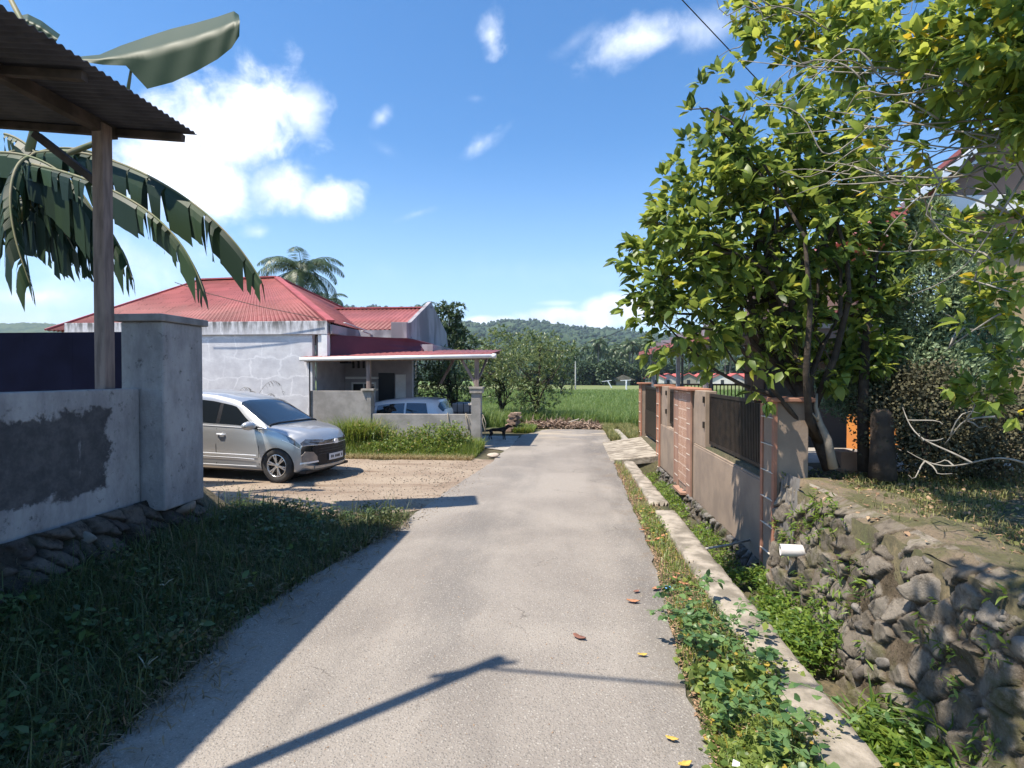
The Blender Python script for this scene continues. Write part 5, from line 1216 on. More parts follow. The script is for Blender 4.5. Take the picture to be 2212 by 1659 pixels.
# garden walls and planters near the house
pink = simple('peach_paint', (.60, .32, .20), (.50, .27, .17), 4, .8, .2)
def pbox(name, px0, px1, pyt, pyb, y, d, mat, label, cat, zb=None):
    a, c = U(px0, pyt, y=y), U(px1, pyb, y=y); mb = MB(); mb.box(a.x, c.x, y, y+d, (zb if zb is not None else c.z), a.z); return tag(mb.build(name, mat, bevel=.01), label, cat)
pbox('planter', 1817, 1853, 976, 1016, 6.7, .30, pink, 'small peach painted block standing on the pale paving beside a dark trunk', 'planter block', .86)
pbox('wall_block', 1866, 1895, 900, 990, 8.6, .5, simple('bright_orange', (.70, .27, .06), (.58, .22, .06), 4, .75, .2), 'tall bright orange wall end glimpsed behind the mossy stump', 'wall', .7)
pbox('wall_block', 1925, 1960, 924, 975, 8.9, .4, MATS['bright_orange'], 'short bright orange block right of the mossy stump', 'wall', .7)
pbox('garden_kerb', 1958, 2130, 985, 1030, 7.6, .15, pink, 'long low peach garden kerb behind the dead twigs', 'kerb', .8)

# ---- far settlement and roads
hw = simple('far_wall_white', (.62, .60, .56), (.5, .48, .45), .5, .8, 0); hw2 = simple('far_wall_brown', (.24, .22, .18), None, .5, .8, 0)
hred = simple('far_roof_red', (.50, .12, .10), (.42, .10, .09), .3, .6, 0)
def far_house(x, y, wd, ht, wallm, i):
    z = gzf(x, y); e = empty('village_house', (x, y, z), 'tiny white house with a red gable roof in the distant row beyond the paddy', 'house', 'distant village houses', rz=.25*(i % 3-1))
    a = MB(); a.box(-wd/2, wd/2, -3, 3, 0, ht); a.prism([(-wd/2, -3, ht), (wd/2, -3, ht), (0, -3, ht+1.5)], (0, 6, 0)); a.build('wall', wallm, e)
    r_ = MB(); r_.prism([(-wd/2-.5, -3.5, ht-.15), (0, -3.5, ht+1.6), (0, -3.5, ht+1.8), (-wd/2-.5, -3.5, ht+.05)], (0, 7, 0)); r_.prism([(0, -3.5, ht+1.6), (wd/2+.5, -3.5, ht-.15), (wd/2+.5, -3.5, ht+.05), (0, -3.5, ht+1.8)], (0, 7, 0)); r_.build('roof', hred, e)
    d = MB(); d.box(-.5, .5, -3.06, -3.0, 0, 2); d.build('door', darkm, e)
for i in range(13):
    Y = 188 + (i % 3)*9; px = 1416 + i*24; p = U(px, 820, y=Y); far_house(p.x, Y, 6.0, 2.5, hw if i not in (3,) else hw2, i)
# hut at the palms
p = U(1345, 825, y=182)
h = empty('field_hut', (p.x, 182, gzf(p.x, 182)), 'small open thatched hut at the foot of the coconut grove', 'hut')
a = MB(); a.box(-2.2, 2.2, -1.5, 1.5, 0, 1.9); a.build('wall', hw2, h); a = MB(); a.prism([(-4, -2.5, 1.9), (4, -2.5, 1.9), (0, -2.5, 3.6)], (0, 5, 0)); a.build('roof', simple('thatch', (.16, .14, .11), (.1, .09, .07), 1, .95, 0), h)
# slim pole and two leaning stakes in the paddy road
p = U(1243, 842, y=84); pb_ = U(1243, 770, y=84)
mb = MB(); mb.tube([(p.x, 84, gzf(p.x, 84)), (p.x, 84, pb_.z)], .10, 8); tag(mb.build('utility_pole', simple('pole_pale', (.50, .47, .42), None, 3, .8, 0)), 'slim pale utility pole standing by the far paddy road', 'pole')
for i, px in enumerate((1316, 1333+20)):
    pass
mb = MB(); p = U(1353, 842, y=86); mb.tube([(p.x, 86, p.z-.3), (p.x, 86, p.z+1.5)], .12, 7); mb.bar((p.x-.9, 86, p.z+1.4), (p.x+.7, 86, p.z+1.5), .10); tag(mb.build('post', white), 'white T-shaped post by the far paddy road', 'post')
mb = MB(); p = U(1321, 842, y=86); mb.tube([(p.x, 86, p.z+.3), (p.x-.6, 86, p.z+1.4)], .09, 7); mb.bar((p.x-1.5, 86, p.z+1.25), (p.x, 86, p.z+1.45), .08); tag(mb.build('post', white), 'crooked white post left of the T-shaped post', 'post')
# overhead wires
mb = MB(); a, c = U(1210, 762, y=55), U(1620, 600, y=22); mid = a.lerp(c, .5)+Vector((0, 0, -.15)); mb.tube([a+(a-c)*.35, a, mid, c, c+(c-a)*.5], .02, 5)
tag(mb.build('power_cable', black), 'thin dark power cable rising across the hills to the right', 'cable')
mb = MB(); a, c = U(1455, -20, y=9), U(1700, 240, y=9.5); mb.tube([a+(a-c)*.6, a, c, c+(c-a)*1.2], .009, 5)
tag(mb.build('power_cable', black), 'thin dark cable crossing the blue sky into the tree crown', 'cable')
mb = MB(); a, c = U(450, 634, y=14.6), U(690, 688, y=14.9); mb.tube([a+(a-c)*.3+Vector((0, 0, .1)), a, a.lerp(c, .5)+Vector((0, 0, -.04)), c], .010, 5)
tag(mb.build('power_cable', black), 'thin dark wire sagging in front of the red roof', 'cable')

# ---- small things at the road end
brickm = simple('old_brick', (.36, .25, .19), (.25, .18, .14), 8, .95, .5, 30)
bx0 = U(1105, 934, z=0); n_ = 0; rb_ = random.Random(8); proto = None
base = Vector((-1.88, 19.2, .0))
for lay in range(8):
    for r_ in range(4 if lay < 6 else 3 if lay == 6 else 2):
        x = base.x + (lay % 2)*.06 + rb_.uniform(-.02, .02) + .02*lay + (.10 if r_ % 2 else 0); y = base.y + r_*.23 + rb_.uniform(-.02, .02)
        if proto is None: mb = MB(); mb.box(-.13, .13, -.105, .105, 0, .078); o = mb.build('brick', brickm, bevel=.008); proto = o; tag(o, 'old pale brick in the rough stack at the left edge of the road end', 'brick', 'bricks of the stack')
        else: o = proto.copy(); COL.objects.link(o)
        o.location = (x, y, .02 + lay*.082); o.rotation_euler = (0, 0, rb_.uniform(-.15, .15))
# water tank in a cage
tk = empty('water_tank', (U(1006, 885, y=19.5).x, 19.5, 0), 'small square white plastic water tank in a steel cage behind the low wall', 'tank')
a = MB(); a.box(-.42, .42, -.4, .4, .05, 1.0); a.build('tank', simple('tank_plastic', (.55, .53, .52), (.45, .42, .41), 3, .5, .1), tk, bevel=.05); a = MB()
for k_ in range(5): x = -.44+.22*k_; a.box(x-.01, x+.01, -.44, -.42, 0, 1.02); a.box(.43, .45, -.44+.22*k_, -.42+.22*k_, 0, 1.02)
for z in (.05, .35, .68, 1.0): a.box(-.45, .45, -.45, -.43, z, z+.02); a.box(.44, .46, -.44, .44, z, z+.02)
a.build('cage', darkm, tk)
# dog
def skin_body(name, pts, edges, rad, mat, label, cat, loc, rz):
    me = bpy.data.meshes.new(name); me.from_pydata(pts, edges, []); o = link(name, me, mat); o.location = loc; o.rotation_euler = (0, 0, rz)
    sk = o.modifiers.new('skin', 'SKIN'); 
    for v, r_ in zip(me.skin_vertices[0].data, rad): v.radius = (r_, r_) if not isinstance(r_, tuple) else r_
    me.skin_vertices[0].data[0].use_root = True; sk.use_smooth_shade = True
    ss = o.modifiers.new('sub', 'SUBSURF'); ss.levels = 2; ss.render_levels = 2
    return tag(o, label, cat)
dp = [(0, 0, .40), (.14, 0, .41), (.29, 0, .42), (.38, 0, .47), (.46, 0, .55), (.55, 0, .56), (.63, 0, .53), (-.13, 0, .40), (-.20, 0, .39), (-.30, 0, .36), (-.42, 0, .35),
      (.28, .05, .33), (.27, .05, .20), (.28, .05, .10), (.28, .05, .01), (.31, .05, .005), (.33, -.05, .33), (.34, -.05, .20), (.35, -.05, .10), (.36, -.05, .01), (.39, -.05, .005),
      (-.17, .06, .32), (-.13, .06, .22), (-.19, .06, .13), (-.17, .06, .01), (-.14, .06, .005), (-.20, -.06, .32), (-.18, -.06, .22), (-.26, -.06, .13), (-.25, -.06, .01), (-.22, -.06, .005),
      (.46, .04, .62), (.46, -.04, .62)]
de = [(0, 1), (1, 2), (2, 3), (3, 4), (4, 5), (5, 6), (0, 7), (7, 8), (8, 9), (9, 10), (2, 11), (11, 12), (12, 13), (13, 14), (14, 15), (2, 16), (16, 17), (17, 18), (18, 19), (19, 20), (8, 21), (21, 22), (22, 23), (23, 24), (24, 25), (8, 26), (26, 27), (27, 28), (28, 29), (29, 30), (4, 31), (4, 32)]
dr = [.075, .085, .095, .07, .06, .045, .028, .075, .075, .022, .012] + [.045, .03, .02, .018, .02]*2 + [.055, .035, .02, .018, .02]*2 + [.014, .014]
dgp = U(1078, 950, z=0); dog = skin_body('dog', dp, de, dr, simple('black_fur', (.018, .013, .011), (.03, .02, .016), 20, .8, .4, 90), 'black dog standing side-on in the carport shade, head to the right', 'dog', (dgp.x-.10, dgp.y, .01), 0.05); dog.scale = (.8, .8, .74)
# pale stone by the apron, stick pile at the road end
boulder('stone', 1066, 983, .06, (.16, .12, .07), (0, 0, .2), 'pale rounded stone by the concrete apron near the carport pillar', simple('creamstone', (.50, .42, .33), (.36, .30, .24), 9, .9, .5), 9)
stick = simple('dead_twigs', (.20, .13, .09), (.32, .24, .18), 9, .9, .2)
n = 1500; X = -1.6 + 3.0*rng.random(n); Y = 20.5 + 1.3*rng.random(n); Z = .02 + .22*rng.random(n)*(1-np.abs(X+.1)/2.2); P = np.column_stack([X, Y, Z]); D = rdir(n); D[:, 2] *= .35; D = unit(D)
V, F = leaves(P, D, rdir(n)+[[0, 0, 1]], .18+.4*rng.random(n)**2, .008+.016*rng.random(n), .3, .1); V2, F2 = leaves(P+rng.normal(size=P.shape)*[.1, .1, .02], rdir(n)*[1, 1, .3], rdir(n)+[[0, 0, 1]], .06+.1*rng.random(n), .02+.03*rng.random(n), .3, .2)
V, F = merge([(V, F), (V2, F2)]); tag(npmesh('twig_litter', V, F, leafmat('dry_litter', (.13, .085, .06), (.36, .26, .19), rough=.9, trans=.05)), kind='stuff')
mb = MB(); a = U(1225, 905, y=20.9); c = U(1256, 896, y=20.9); mb.tube([(.05, 20.9, .15), (.6, 21.0, .33)], .022, 6); tag(mb.build('stick', simple('bare_stick', (.45, .40, .33), None, 8, .8, .1)), 'long pale bare stick pointing right from the twig heap', 'stick')
# ================================================================ TREES AND PLANTS
bark = simple('bark_dark', (.085, .065, .05), (.045, .036, .03), 7, .92, .8, 20, bd=.03)
bark_pale = simple('bark_pale', (.30, .26, .21), (.19, .16, .13), 7, .9, .4, 25)
twigm = simple('twig_pale', (.33, .30, .25), (.19, .17, .14), 12, .8, .2)
def wav(p, q, n, amp, r):
    p, q = np.array(p, float), np.array(q, float); t = np.linspace(0, 1, n)[:, None]; o = p + (q-p)*t; k = r.normal(size=(2, 3))*amp*np.linalg.norm(q-p)
    return o + np.sin(t*pi)*k[0] + np.sin(t*2*pi)*k[1]*.5
def woody(mb, base, tips, trunk_pts, r0, r, twig=.006, k=7, thick=1.0):
    T = np.array(trunk_pts, float); n = len(T); rad = np.linspace(r0, r0*.35, n); mb.tube(T, rad, 10)
    for tp in tips:
        tp = np.array(tp); i = int(np.clip(r.normal(n*.6, n*.22), 1, n-1)); a = T[i]
        i = min(i, n-1) if n < 9 else int(np.clip(r.normal(4.6, .8), 3, 6)); a = T[i]
        if a[2] > tp[2]+.3: i = max(1, i-2); a = T[i]
        P_ = wav(a, tp, 7, .10, r); L = np.linalg.norm(tp-a); mb.tube(P_, np.linspace(min(rad[i]*.6, (.010+.014*L)*thick), twig*min(1, thick), 7), k)
def broadleaf(name, label, lobes, trunk, r0, nleaf, L, W, leafm, barkm=None, group=None, cat='tree', shell=.5, seed=1, ntips=40, clump=9, zb=.15, droop=.0, twigs=None, extra=None, flat=1.0, scat=.12, thick=1.5):
    r = np.random.default_rng(seed); global rng; keep = rng; rng = r
    e = empty(name, tuple(trunk[0]), label, cat, group)
    nc = nleaf//clump; C, D = in_ellipsoids(nc, lobes, shell)
    if extra is not None: C = np.concatenate([C, extra[0]]); D = np.concatenate([D, extra[1]])
    k = len(C); cc = np.repeat(C, clump, 0); dd = np.repeat(D, clump, 0); nn = len(cc)
    d = unit(dd*.75 + rdir(nn)*.85 + np.array([[0, 0, zb]])); base = cc + d*L*.12 + rdir(nn)*L*scat
    N = unit(rdir(nn)*.7 + np.array([[0, 0, 1.0*flat]])); d[:, 2] -= droop; sz = .45+.85*r.random(nn)*(.6+.5*np.repeat(r.random(k), clump)); V, F = leaves(base, d, N, L*sz, W*sz*(.75+.4*r.random(nn)), .28*r.random((nn, 1)), .45*r.random((nn, 1)))
    subn(V, F, 'crown', leafm, e)
    mb = MB(); pool = np.nonzero((C[:nc, 1] > 3.0) & (C[:nc, 0] > 1.6))[0] if name == 'overhanging_tree' else np.arange(k); tips = C[r.choice(pool, min(ntips, len(pool)), replace=False)]; woody(mb, trunk[0], tips, trunk, r0, r, thick=thick); sub(mb, 'trunk', barkm or bark, e, smooth=True)
    rng = keep; return e
# main broad-leaved tree over the fence
def lobe(px, py, rpx, y, ry=None):
    p = U(px, py, y=y); d = pix_dir(px, py); k_ = FPX/(y/d.y*1.0)   # px per metre at that depth
    kk = FPX*d.y/y/1.0; s_ = rpx/ (FPX/ (y/ d.y * 1.0)); return (p.x, p.y, p.z, s_, (ry or s_*.95), s_)
green1 = leafmat('jack_leaf', (.045, .09, .02), (.23, .30, .055), hue2=(.32, .34, .05), rough=.42, trans=.42, spec=.4)
Lb = [lobe(1470, 570, 125, 6.0), lobe(1540, 450, 130, 6.3), lobe(1650, 330, 140, 6.5), lobe(1670, 500, 190, 6.6), lobe(1790, 320, 120, 6.8), lobe(1800, 520, 130, 6.9), lobe(1500, 680, 105, 5.9), lobe(1640, 650, 130, 6.3), lobe(1420, 620, 70, 5.8), lobe(1850, 420, 100, 7.0), lobe(1560, 320, 70, 6.3), lobe(1790, 680, 130, 6.8), lobe(1460, 480, 60, 6.0), lobe(1760, 790, 70, 6.3)]
for l in Lb: pass
T1 = [U(1797, 1014, y=6.15), U(1775, 960, y=6.2), U(1750, 900, y=6.25), U(1718, 823, y=6.3), U(1690, 740, y=6.4), U(1667, 646, y=6.5), U(1655, 520, y=6.55), U(1650, 400, y=6.6)]
ex = []
for px, py, y in ((1375, 690, 5.7), (1350, 660, 5.8), (1345, 570, 5.8), (1400, 745, 5.7), (1440, 790, 5.6), (1490, 235, 6.2), (1520, 180, 6.2), (1545, 160, 6.1), (1700, 200, 6.4), (1745, 210, 6.5), (1470, 400, 6.1), (1530, 790, 5.7), (1610, 800, 5.6), (1640, 850, 5.6), (1580, 170, 6.2), (1470, 320, 6.1), (1360, 540, 5.9), (1430, 440, 6.0), (1680, 800, 5.8), (1480, 770, 5.7)): ex.append(tuple(U(px, py, y=y)))
ex = np.repeat(np.array(ex), 2, 0); ex = ex + rng.normal(size=ex.shape)*.05
broadleaf('broadleaf_tree', 'dense glossy broad-leaved tree with a forked trunk leaning over the orange-capped pillar', Lb, T1, .085, 11000, .155, .040, green1, seed=3, thick=.9, ntips=46, clump=8, extra=(ex, unit(ex-np.array([[2.2, 6.3, 3.5]]))), droop=.1, shell=.30)
# second stem and pale limbs of that tree
# overhanging foreground tree
green2 = leafmat('overhang_leaf', (.065, .125, .025), (.28, .35, .06), hue2=(.42, .36, .03), rough=.42, trans=.48, spec=.4)
La = [lobe(1960, 60, 100, 3.9), lobe(2090, 90, 120, 3.5), lobe(2200, 70, 140, 3.2), lobe(1850, 70, 80, 4.2), lobe(2190, 200, 70, 3.4), lobe(1730, 40, 70, 4.7), lobe(1630, 10, 55, 4.9), lobe(2040, 190, 60, 3.9), lobe(1800, 130, 50, 4.4), lobe(2330, 200, 150, 3.2), lobe(2130, 250, 60, 3.7), lobe(1960, 180, 50, 4.0), lobe(2160, 640, 70, 4.6), lobe(2195, 790, 60, 4.4), lobe(2070, 520, 60, 5.0), lobe(2120, 850, 50, 4.6), lobe(1990, 430, 45, 5.0), lobe(2200, 480, 60, 4.2)]
over = [(.35, 1.9, 4.95, .42, .42, .12), (.95, 1.45, 4.9, .35, .35, .12), (1.7, 2.3, 5.5, .5, .4, .15), (1.3, 2.6, 5.6, .35, .3, .12)]
ex2 = np.array([tuple(U(px, py, y=y)) for px, py, y in ((1575, 20, 4.9), (1700, 100, 4.5), (1590, 55, 4.8), (1800, 130, 4.3), (1990, 330, 3.8), (2150, 560, 3.6), (2190, 540, 3.5), (2080, 700, 3.6), (1960, 550, 4.0), (2000, 560, 4.0), (2140, 870, 3.5), (2050, 840, 3.6), (2195, 900, 3.3), (1940, 440, 4.0), (2200, 620, 3.4), (2100, 500, 3.7), (1900, 400, 4.2), (2180, 480, 3.5), (2210, 700, 3.4), (2040, 640, 3.9), (2150, 400, 3.6))]); ex2 = np.concatenate([ex2, [tuple(U(1840+380*rng.random(), 210+230*rng.random()**1.5, y=3.7+.6*rng.random())) for _ in range(46)], [tuple(U(1590+300*rng.random(), 5+140*rng.random(), y=4.6)) for _ in range(34)]])
T2 = [(4.5, 3.75, .9), U(2290, 850, y=3.7), U(2300, 680, y=3.7), U(2310, 500, y=3.6), U(2330, 300, y=3.4), U(2380, 100, y=3.2), (4.0, 2.7, 4.6), (3.3, 2.2, 5.0), (2.6, 1.9, 5.3), (1.7, 1.9, 5.4), (.6, 1.8, 5.05)]
t2 = broadleaf('overhanging_tree', 'pale-twigged tree with large bright leaves hanging into the top right of the view', La + over, T2, .04, 7200, .112, .027, green2, simple('limb_grey', (.20, .18, .14), (.11, .10, .08), 9, .9, .3), seed=9, ntips=24, thick=.22, clump=8, extra=(ex2, unit(ex2-np.array([[3.5, 3.5, 3]]))), droop=.0, shell=.2)
# long bare pale twigs of it
r = np.random.default_rng(12); mb = MB()
for (a, c_, y0, y1) in [((2212, 120), (1560, 60), 3.6, 4.6), ((2250, 300), (1880, 300), 3.4, 4.0), ((2212, 330), (1900, 385), 3.5, 4.1), ((2230, 310), (1790, 240), 3.4, 4.2), ((2200, 280), (1670, 110), 3.5, 4.4), ((2130, 360), (1720, 420), 3.6, 4.2), ((2212, 250), (1700, 290), 3.5, 4.3), ((2180, 460), (1840, 410), 3.6, 4.1), ((2160, 180), (1600, 130), 3.7, 4.6), ((2100, 330), (1780, 350), 3.6, 4.1), ((2212, 200), (1850, 215), 3.5, 4.0),
    ((2212, 1000), (1960, 975), 3.8, 4.2), ((2150, 900), (2040, 960), 3.9, 4.1), ((2100, 1000), (1950, 880), 3.6, 4.0), ((2212, 640), (2080, 600), 3.4, 3.7), ((2160, 680), (2040, 760), 3.6, 3.9), ((2140, 560), (1870, 540), 3.6, 4.2), ((2212, 380), (1960, 640), 3.5, 4.0)]:
    P_ = wav(U(*a, y=y0), U(*c_, y=y1), 14, .09, r); mb.tube(P_, np.linspace(.007, .0025, 14), 6)
    for k_ in range(3): i = r.integers(3, 12); q = P_[i] + r.normal(size=3)*[.22, .1, .16]; mb.tube(wav(P_[i], q, 6, .15, r), np.linspace(.006, .002, 6), 5)
for k_ in range(30):
    a0 = (1850+420*r.random(), 150+260*r.random()); L0 = 120+220*r.random(); th0 = pi + r.normal()*.35
    y0 = 3.5+.5*r.random(); P_ = wav(U(*a0, y=y0), U(a0[0]+L0*cos(th0), a0[1]+L0*sin(th0)*.6, y=y0+.4), 12, .14, r); mb.tube(P_, np.linspace(.006, .0022, 12), 5)
for k_ in range(16):
    a0 = (1600+300*r.random(), 20+110*r.random()); L0 = 60+120*r.random(); th0 = r.random()*6.28
    P_ = wav(U(*a0, y=4.6), U(a0[0]+L0*cos(th0), a0[1]+L0*sin(th0)*.6, y=4.6), 12, .16, r); mb.tube(P_, np.linspace(.006, .0022, 12), 5)
sub(mb, 'bare_twigs', twigm, t2, smooth=True)
# thuja : feathery upright sprays
th_m = leafmat('thuja_spray', (.12, .18, .10), (.26, .33, .18), rough=.6, trans=.15)
br_m = leafmat('dead_spray', (.05, .048, .026), (.125, .115, .06), rough=.8, trans=.1)
def thuja(name, label, px, pyt, pyb, wpx, y, n, mat, seed=0, ll=1.0):
    r = np.random.default_rng(seed); tp, bt = U(px, pyt, y=y), U(px, pyb, y=y); H = tp.z-bt.z; Wd = wpx*H/(pyb-pyt)
    e = empty(name, tuple(bt), label, 'shrub')
    h = r.random(n)**.8; rad = Wd*np.sin(np.clip(h*.86+.10, 0, 1)*pi)**.8*(.55+.45*r.random(n)**.5)*(1+.22*np.sin(h*17+r.random()*6)); th_ = r.random(n)*2*pi
    P = np.column_stack([tp.x+rad*np.cos(th_), tp.y+rad*np.sin(th_)*.9, bt.z+H*h]); out = np.column_stack([np.cos(th_), np.sin(th_), np.full(n, .9)])
    V = []; F = []
    for k_ in range(5):
        d = unit(out*(.6 if ll == 1 else .1) + r.normal(size=(n, 3))*.6); v, f = leaves(P + r.normal(size=(n, 3))*(.025 if ll == 1 else .07), d, r.normal(size=(n, 3)), ll*(.035+.04*r.random(n)), (.007+.006*r.random(n))/ll**.5, .2, .2); V.append(v); F.append(f)
    V, F = merge(list(zip(V, F))); subn(V, F, 'foliage', mat, e)
    mb = MB(); mb.tube([bt, bt.lerp(tp, .8)], [.05, .01], 7); sub(mb, 'stem', bark, e); return e
thuja('thuja_shrub', 'grey-green feathery thuja shrub in front of the ochre house', 2010, 440, 1000, 95, 6.6, 7000, th_m, 1)
thuja('thuja_shrub', 'broad dull green thuja shrub right of the taller feathery one', 2085, 600, 1000, 85, 6.9, 5000, th_m, 2)
thuja('dry_shrub', 'brown half-dead shrub of fine twigs below the thuja', 2000, 800, 1010, 120, 6.2, 2200, br_m, 3, .6)
thuja('dry_shrub', 'dark brown half-dead shrub at the right edge of the yard', 2150, 860, 1015, 105, 6.2, 1800, br_m, 4, .6)
thuja('dry_shrub', 'mixed green and brown bush behind the mossy stump', 1880, 760, 900, 95, 6.9, 2400, th_m, 5, .8)
# stump, dark trunk
mb = MB(); sp_ = U(1906, 1014, y=6.0); st = U(1905, 884, y=6.0); mb.tube([sp_+Vector((0, 0, -.1)), sp_+Vector((0, 0, .15)), sp_.lerp(st, .55), st+Vector((0, 0, -.05)), st], [.13, .115, .105, .10, .06], 14)
tag(mb.build('tree_stump', simple('stump_bark', (.12, .085, .06), (.06, .045, .035), 6, .95, .9, 16, bd=.03), smooth=True), 'thick dark cut tree stump standing on the yard edge beside the peach kerb', 'stump')
mb = MB(); mb.tube([U(1866, 1018, y=6.3), U(1864, 900, y=6.3), U(1868, 780, y=6.35), U(1880, 640, y=6.4), U(1900, 500, y=6.5)], [.06, .055, .05, .035, .02], 9); dt = mb
dtr = empty('bare_trunk_tree', (3.4, 6.3, .9), 'slender dark-trunked tree just left of the thick cut stump', 'tree'); sub(dt, 'trunk', bark, dtr, smooth=True)
C_lob = [lobe(1890, 620, 60, 6.5), lobe(1870, 760, 55, 6.4), lobe(1930, 540, 55, 6.6)]; r_k = rng; rng = np.random.default_rng(4); C, D = in_ellipsoids(130, C_lob, .3); cc = np.repeat(C, 8, 0); d = unit(np.repeat(D, 8, 0)*.5+rdir(len(cc))); V, F = leaves(cc+d*.04, d, rdir(len(cc))*.7+[[0, 0, 1]], .08+.08*rng.random(len(cc)), .016+.016*rng.random(len(cc)), .25, .2); rng = r_k
subn(V, F, 'crown', green1, dtr)
# pale snapped limb near the pillar
mb = MB(); mb.tube([U(1800, 1012, y=5.95), U(1788, 950, y=5.95), U(1772, 915, y=5.95), U(1762, 880, y=5.95), U(1764, 850, y=5.95)], [.045, .04, .03, .02, .012], 8); mb.tube([U(1772, 915, y=5.95), U(1755, 893, y=5.9), U(1740, 886, y=5.9)], [.012, .008, .005], 6)
tag(mb.build('broken_limb', bark_pale, smooth=True), 'pale peeled broken limb leaning at the foot of the broad-leaved tree', 'branch')

# mango trees in front of the paddy
mango = leafmat('mango_leaf', (.045, .085, .026), (.19, .23, .08), rough=.38, trans=.3, spec=.5)
def mtree(px, pyb, y, lobes, name, label, n, seed, L=.16, W=.022, r0=.10, mat=None, group=None, lean=0, shell=.35, ntips=34):
    b_ = U(px, pyb, y=y); b_.z = gzf(b_.x, b_.y); lb = [lobe(*l[:3], l[3] if len(l) > 3 else y) for l in lobes]; tz = max(l[2] for l in lb); cx_ = np.mean([l[0] for l in lb])
    T = [tuple(b_), (b_.x+.05, y, b_.z+.5), (b_.x+.12+lean, y+.05, b_.z+1.0), (b_.x*.5+cx_*.5, y, b_.z+1.7), (cx_, y, (b_.z+tz)*.55+.4), (cx_, y, tz)]
    return broadleaf(name, label, lb, T, r0, n, L, W, mat or mango, seed=seed, ntips=ntips, clump=9, group=group, shell=shell)
mtree(1156, 900, 23.5, [(1150, 800, 62), (1190, 770, 52), (1110, 790, 45), (1160, 860, 46), (1205, 830, 36), (1230, 748, 14), (1120, 850, 30)], 'mango_tree', 'spreading mango tree with low branches beside the paddy, nearest the road end', 7000, 21)
mtree(1082, 899, 25.0, [(1080, 800, 46), (1050, 790, 40), (1100, 770, 40), (1065, 840, 30), (1110, 830, 30)], 'mango_tree', 'mango tree with a curved dark trunk right behind the carport pillar', 4600, 22, lean=-.2)
mtree(980, 896, 22.0, [(945, 830, 50), (985, 815, 45), (925, 800, 40), (1000, 850, 30), (960, 790, 45), (905, 840, 22)], 'mango_tree', 'dark shaded tree under and behind the carport roof', 5200, 23)
mtree(1020, 850, 40, [(1020, 770, 50), (1080, 750, 45), (1130, 748, 38), (985, 790, 40), (1060, 790, 45)], 'bushy_tree', 'wide pale green bushy trees mass behind the mango trees', 5200, 24, L=.30, W=.05)
mtree(965, 850, 34, [(962, 690, 32), (985, 672, 18), (950, 670, 18), (968, 735, 34), (990, 715, 18), (1005, 745, 26), (940, 720, 26)], 'bushy_tree', 'tall clumpy dark tree rising behind the grey gable wall', 5200, 25, L=.26, W=.05, mat=leafmat('far_clump', (.028, .06, .022), (.085, .125, .05), rough=.5, trans=.2))
mtree(1210, 850, 60, [(1190, 770, 36), (1225, 760, 22), (1150, 750, 34)], 'bushy_tree', 'olive tree at the far paddy edge behind the nearest mango tree', 3400, 26, L=.4, W=.07)

# coconut palms
palm_g = leafmat('palm_frond', (.035, .065, .025), (.10, .14, .06), rough=.4, trans=.2)
palm_bark = simple('palm_trunk', (.22, .20, .17), (.14, .125, .105), 3, .9, .3, stretch=(1, 1, 5))
def frond(base, az, elev, L, r, nl=34, lw=.03, droop=1.0):
    """a pinnate frond: arching midrib with hanging leaflets"""
    pts = []; p = np.array(base, float); e = elev; st = L/14
    for k_ in range(15): pts.append(p.copy()); p = p + st*np.array([cos(az)*cos(e), sin(az)*cos(e), sin(e)]); e -= .11*droop*(1+.05*k_)
    pts = np.array(pts); u = np.linspace(.12, 1, nl); q = np.stack([np.interp(u, np.linspace(0, 1, 15), pts[:, c]) for c in range(3)], 1); tg = unit(np.gradient(q, axis=0))
    lat = unit(np.cross(tg, [0, 0, 1])); Ls = L*.26*np.sin(np.clip(u*.85+.12, 0, 1)*pi)**.6; V = []; F = []
    for sg in (1, -1):
        d = lat*sg*.9 + tg*.55 + np.array([0, 0, -.35]) + r.normal(size=tg.shape)*.08; v, f = leaves(q, d, np.cross(lat*sg, tg)*sg + [[0, 0, .3]], Ls, np.full(nl, lw), .2, .25); V.append(v); F.append(f)
    return merge(list(zip(V, F))), pts
def palm(name, loc, H, L, label, group=None, seed=0, nf=20, nl=34, lw=.03, tr=.16, lean=.3):
    r = np.random.default_rng(seed); e = empty(name, tuple(loc), label, 'palm tree', group); mb = MB(); tp = np.array([lean, 0, H]); mb.tube([(0, 0, 0), (lean*.1, 0, H*.3), (lean*.5, 0, H*.7), tuple(tp)], [tr*1.3, tr, tr*.9, tr*.8], 9); mb.build('trunk', palm_bark, e, smooth=True)
    Vs = []; mr = MB()
    for k_ in range(nf):
        az = 2.4*k_ + r.random()*.5; el = 1.25 - 1.6*(k_/nf) + r.normal()*.1; vf, pts = frond(tp, az, el, L*(.85+.3*r.random()), r, nl, lw); Vs.append(vf); mr.tube(pts, np.linspace(.05, .01, 15)*L/4.5, 4, cap=False)
    mr.build('midribs', palm_g, e); V, F = merge(Vs); npmesh('fronds', V, F, palm_g, e); return e
pp_ = U(652, 700, y=34); ct = U(648, 590, y=34)
palm('coconut_palm', (pp_.x-.3, 34, gzf(pp_.x, 34)), ct.z-gzf(pp_.x, 34), 3.1, 'large coconut palm crown rising behind the ridge of the red roof', seed=5, nf=26, nl=70, lw=.018)
pp_ = U(905, 700, y=48); ct = U(902, 676, y=48)
palm('coconut_palm', (pp_.x-.3, 48, gzf(pp_.x, 48)), ct.z-gzf(pp_.x, 48), 2.1, 'small wind-blown palm top poking above the red wing roof', seed=6, nf=14, nl=46, lw=.02)
pp_ = U(708, 700, y=40); ct = U(716, 652, y=40)
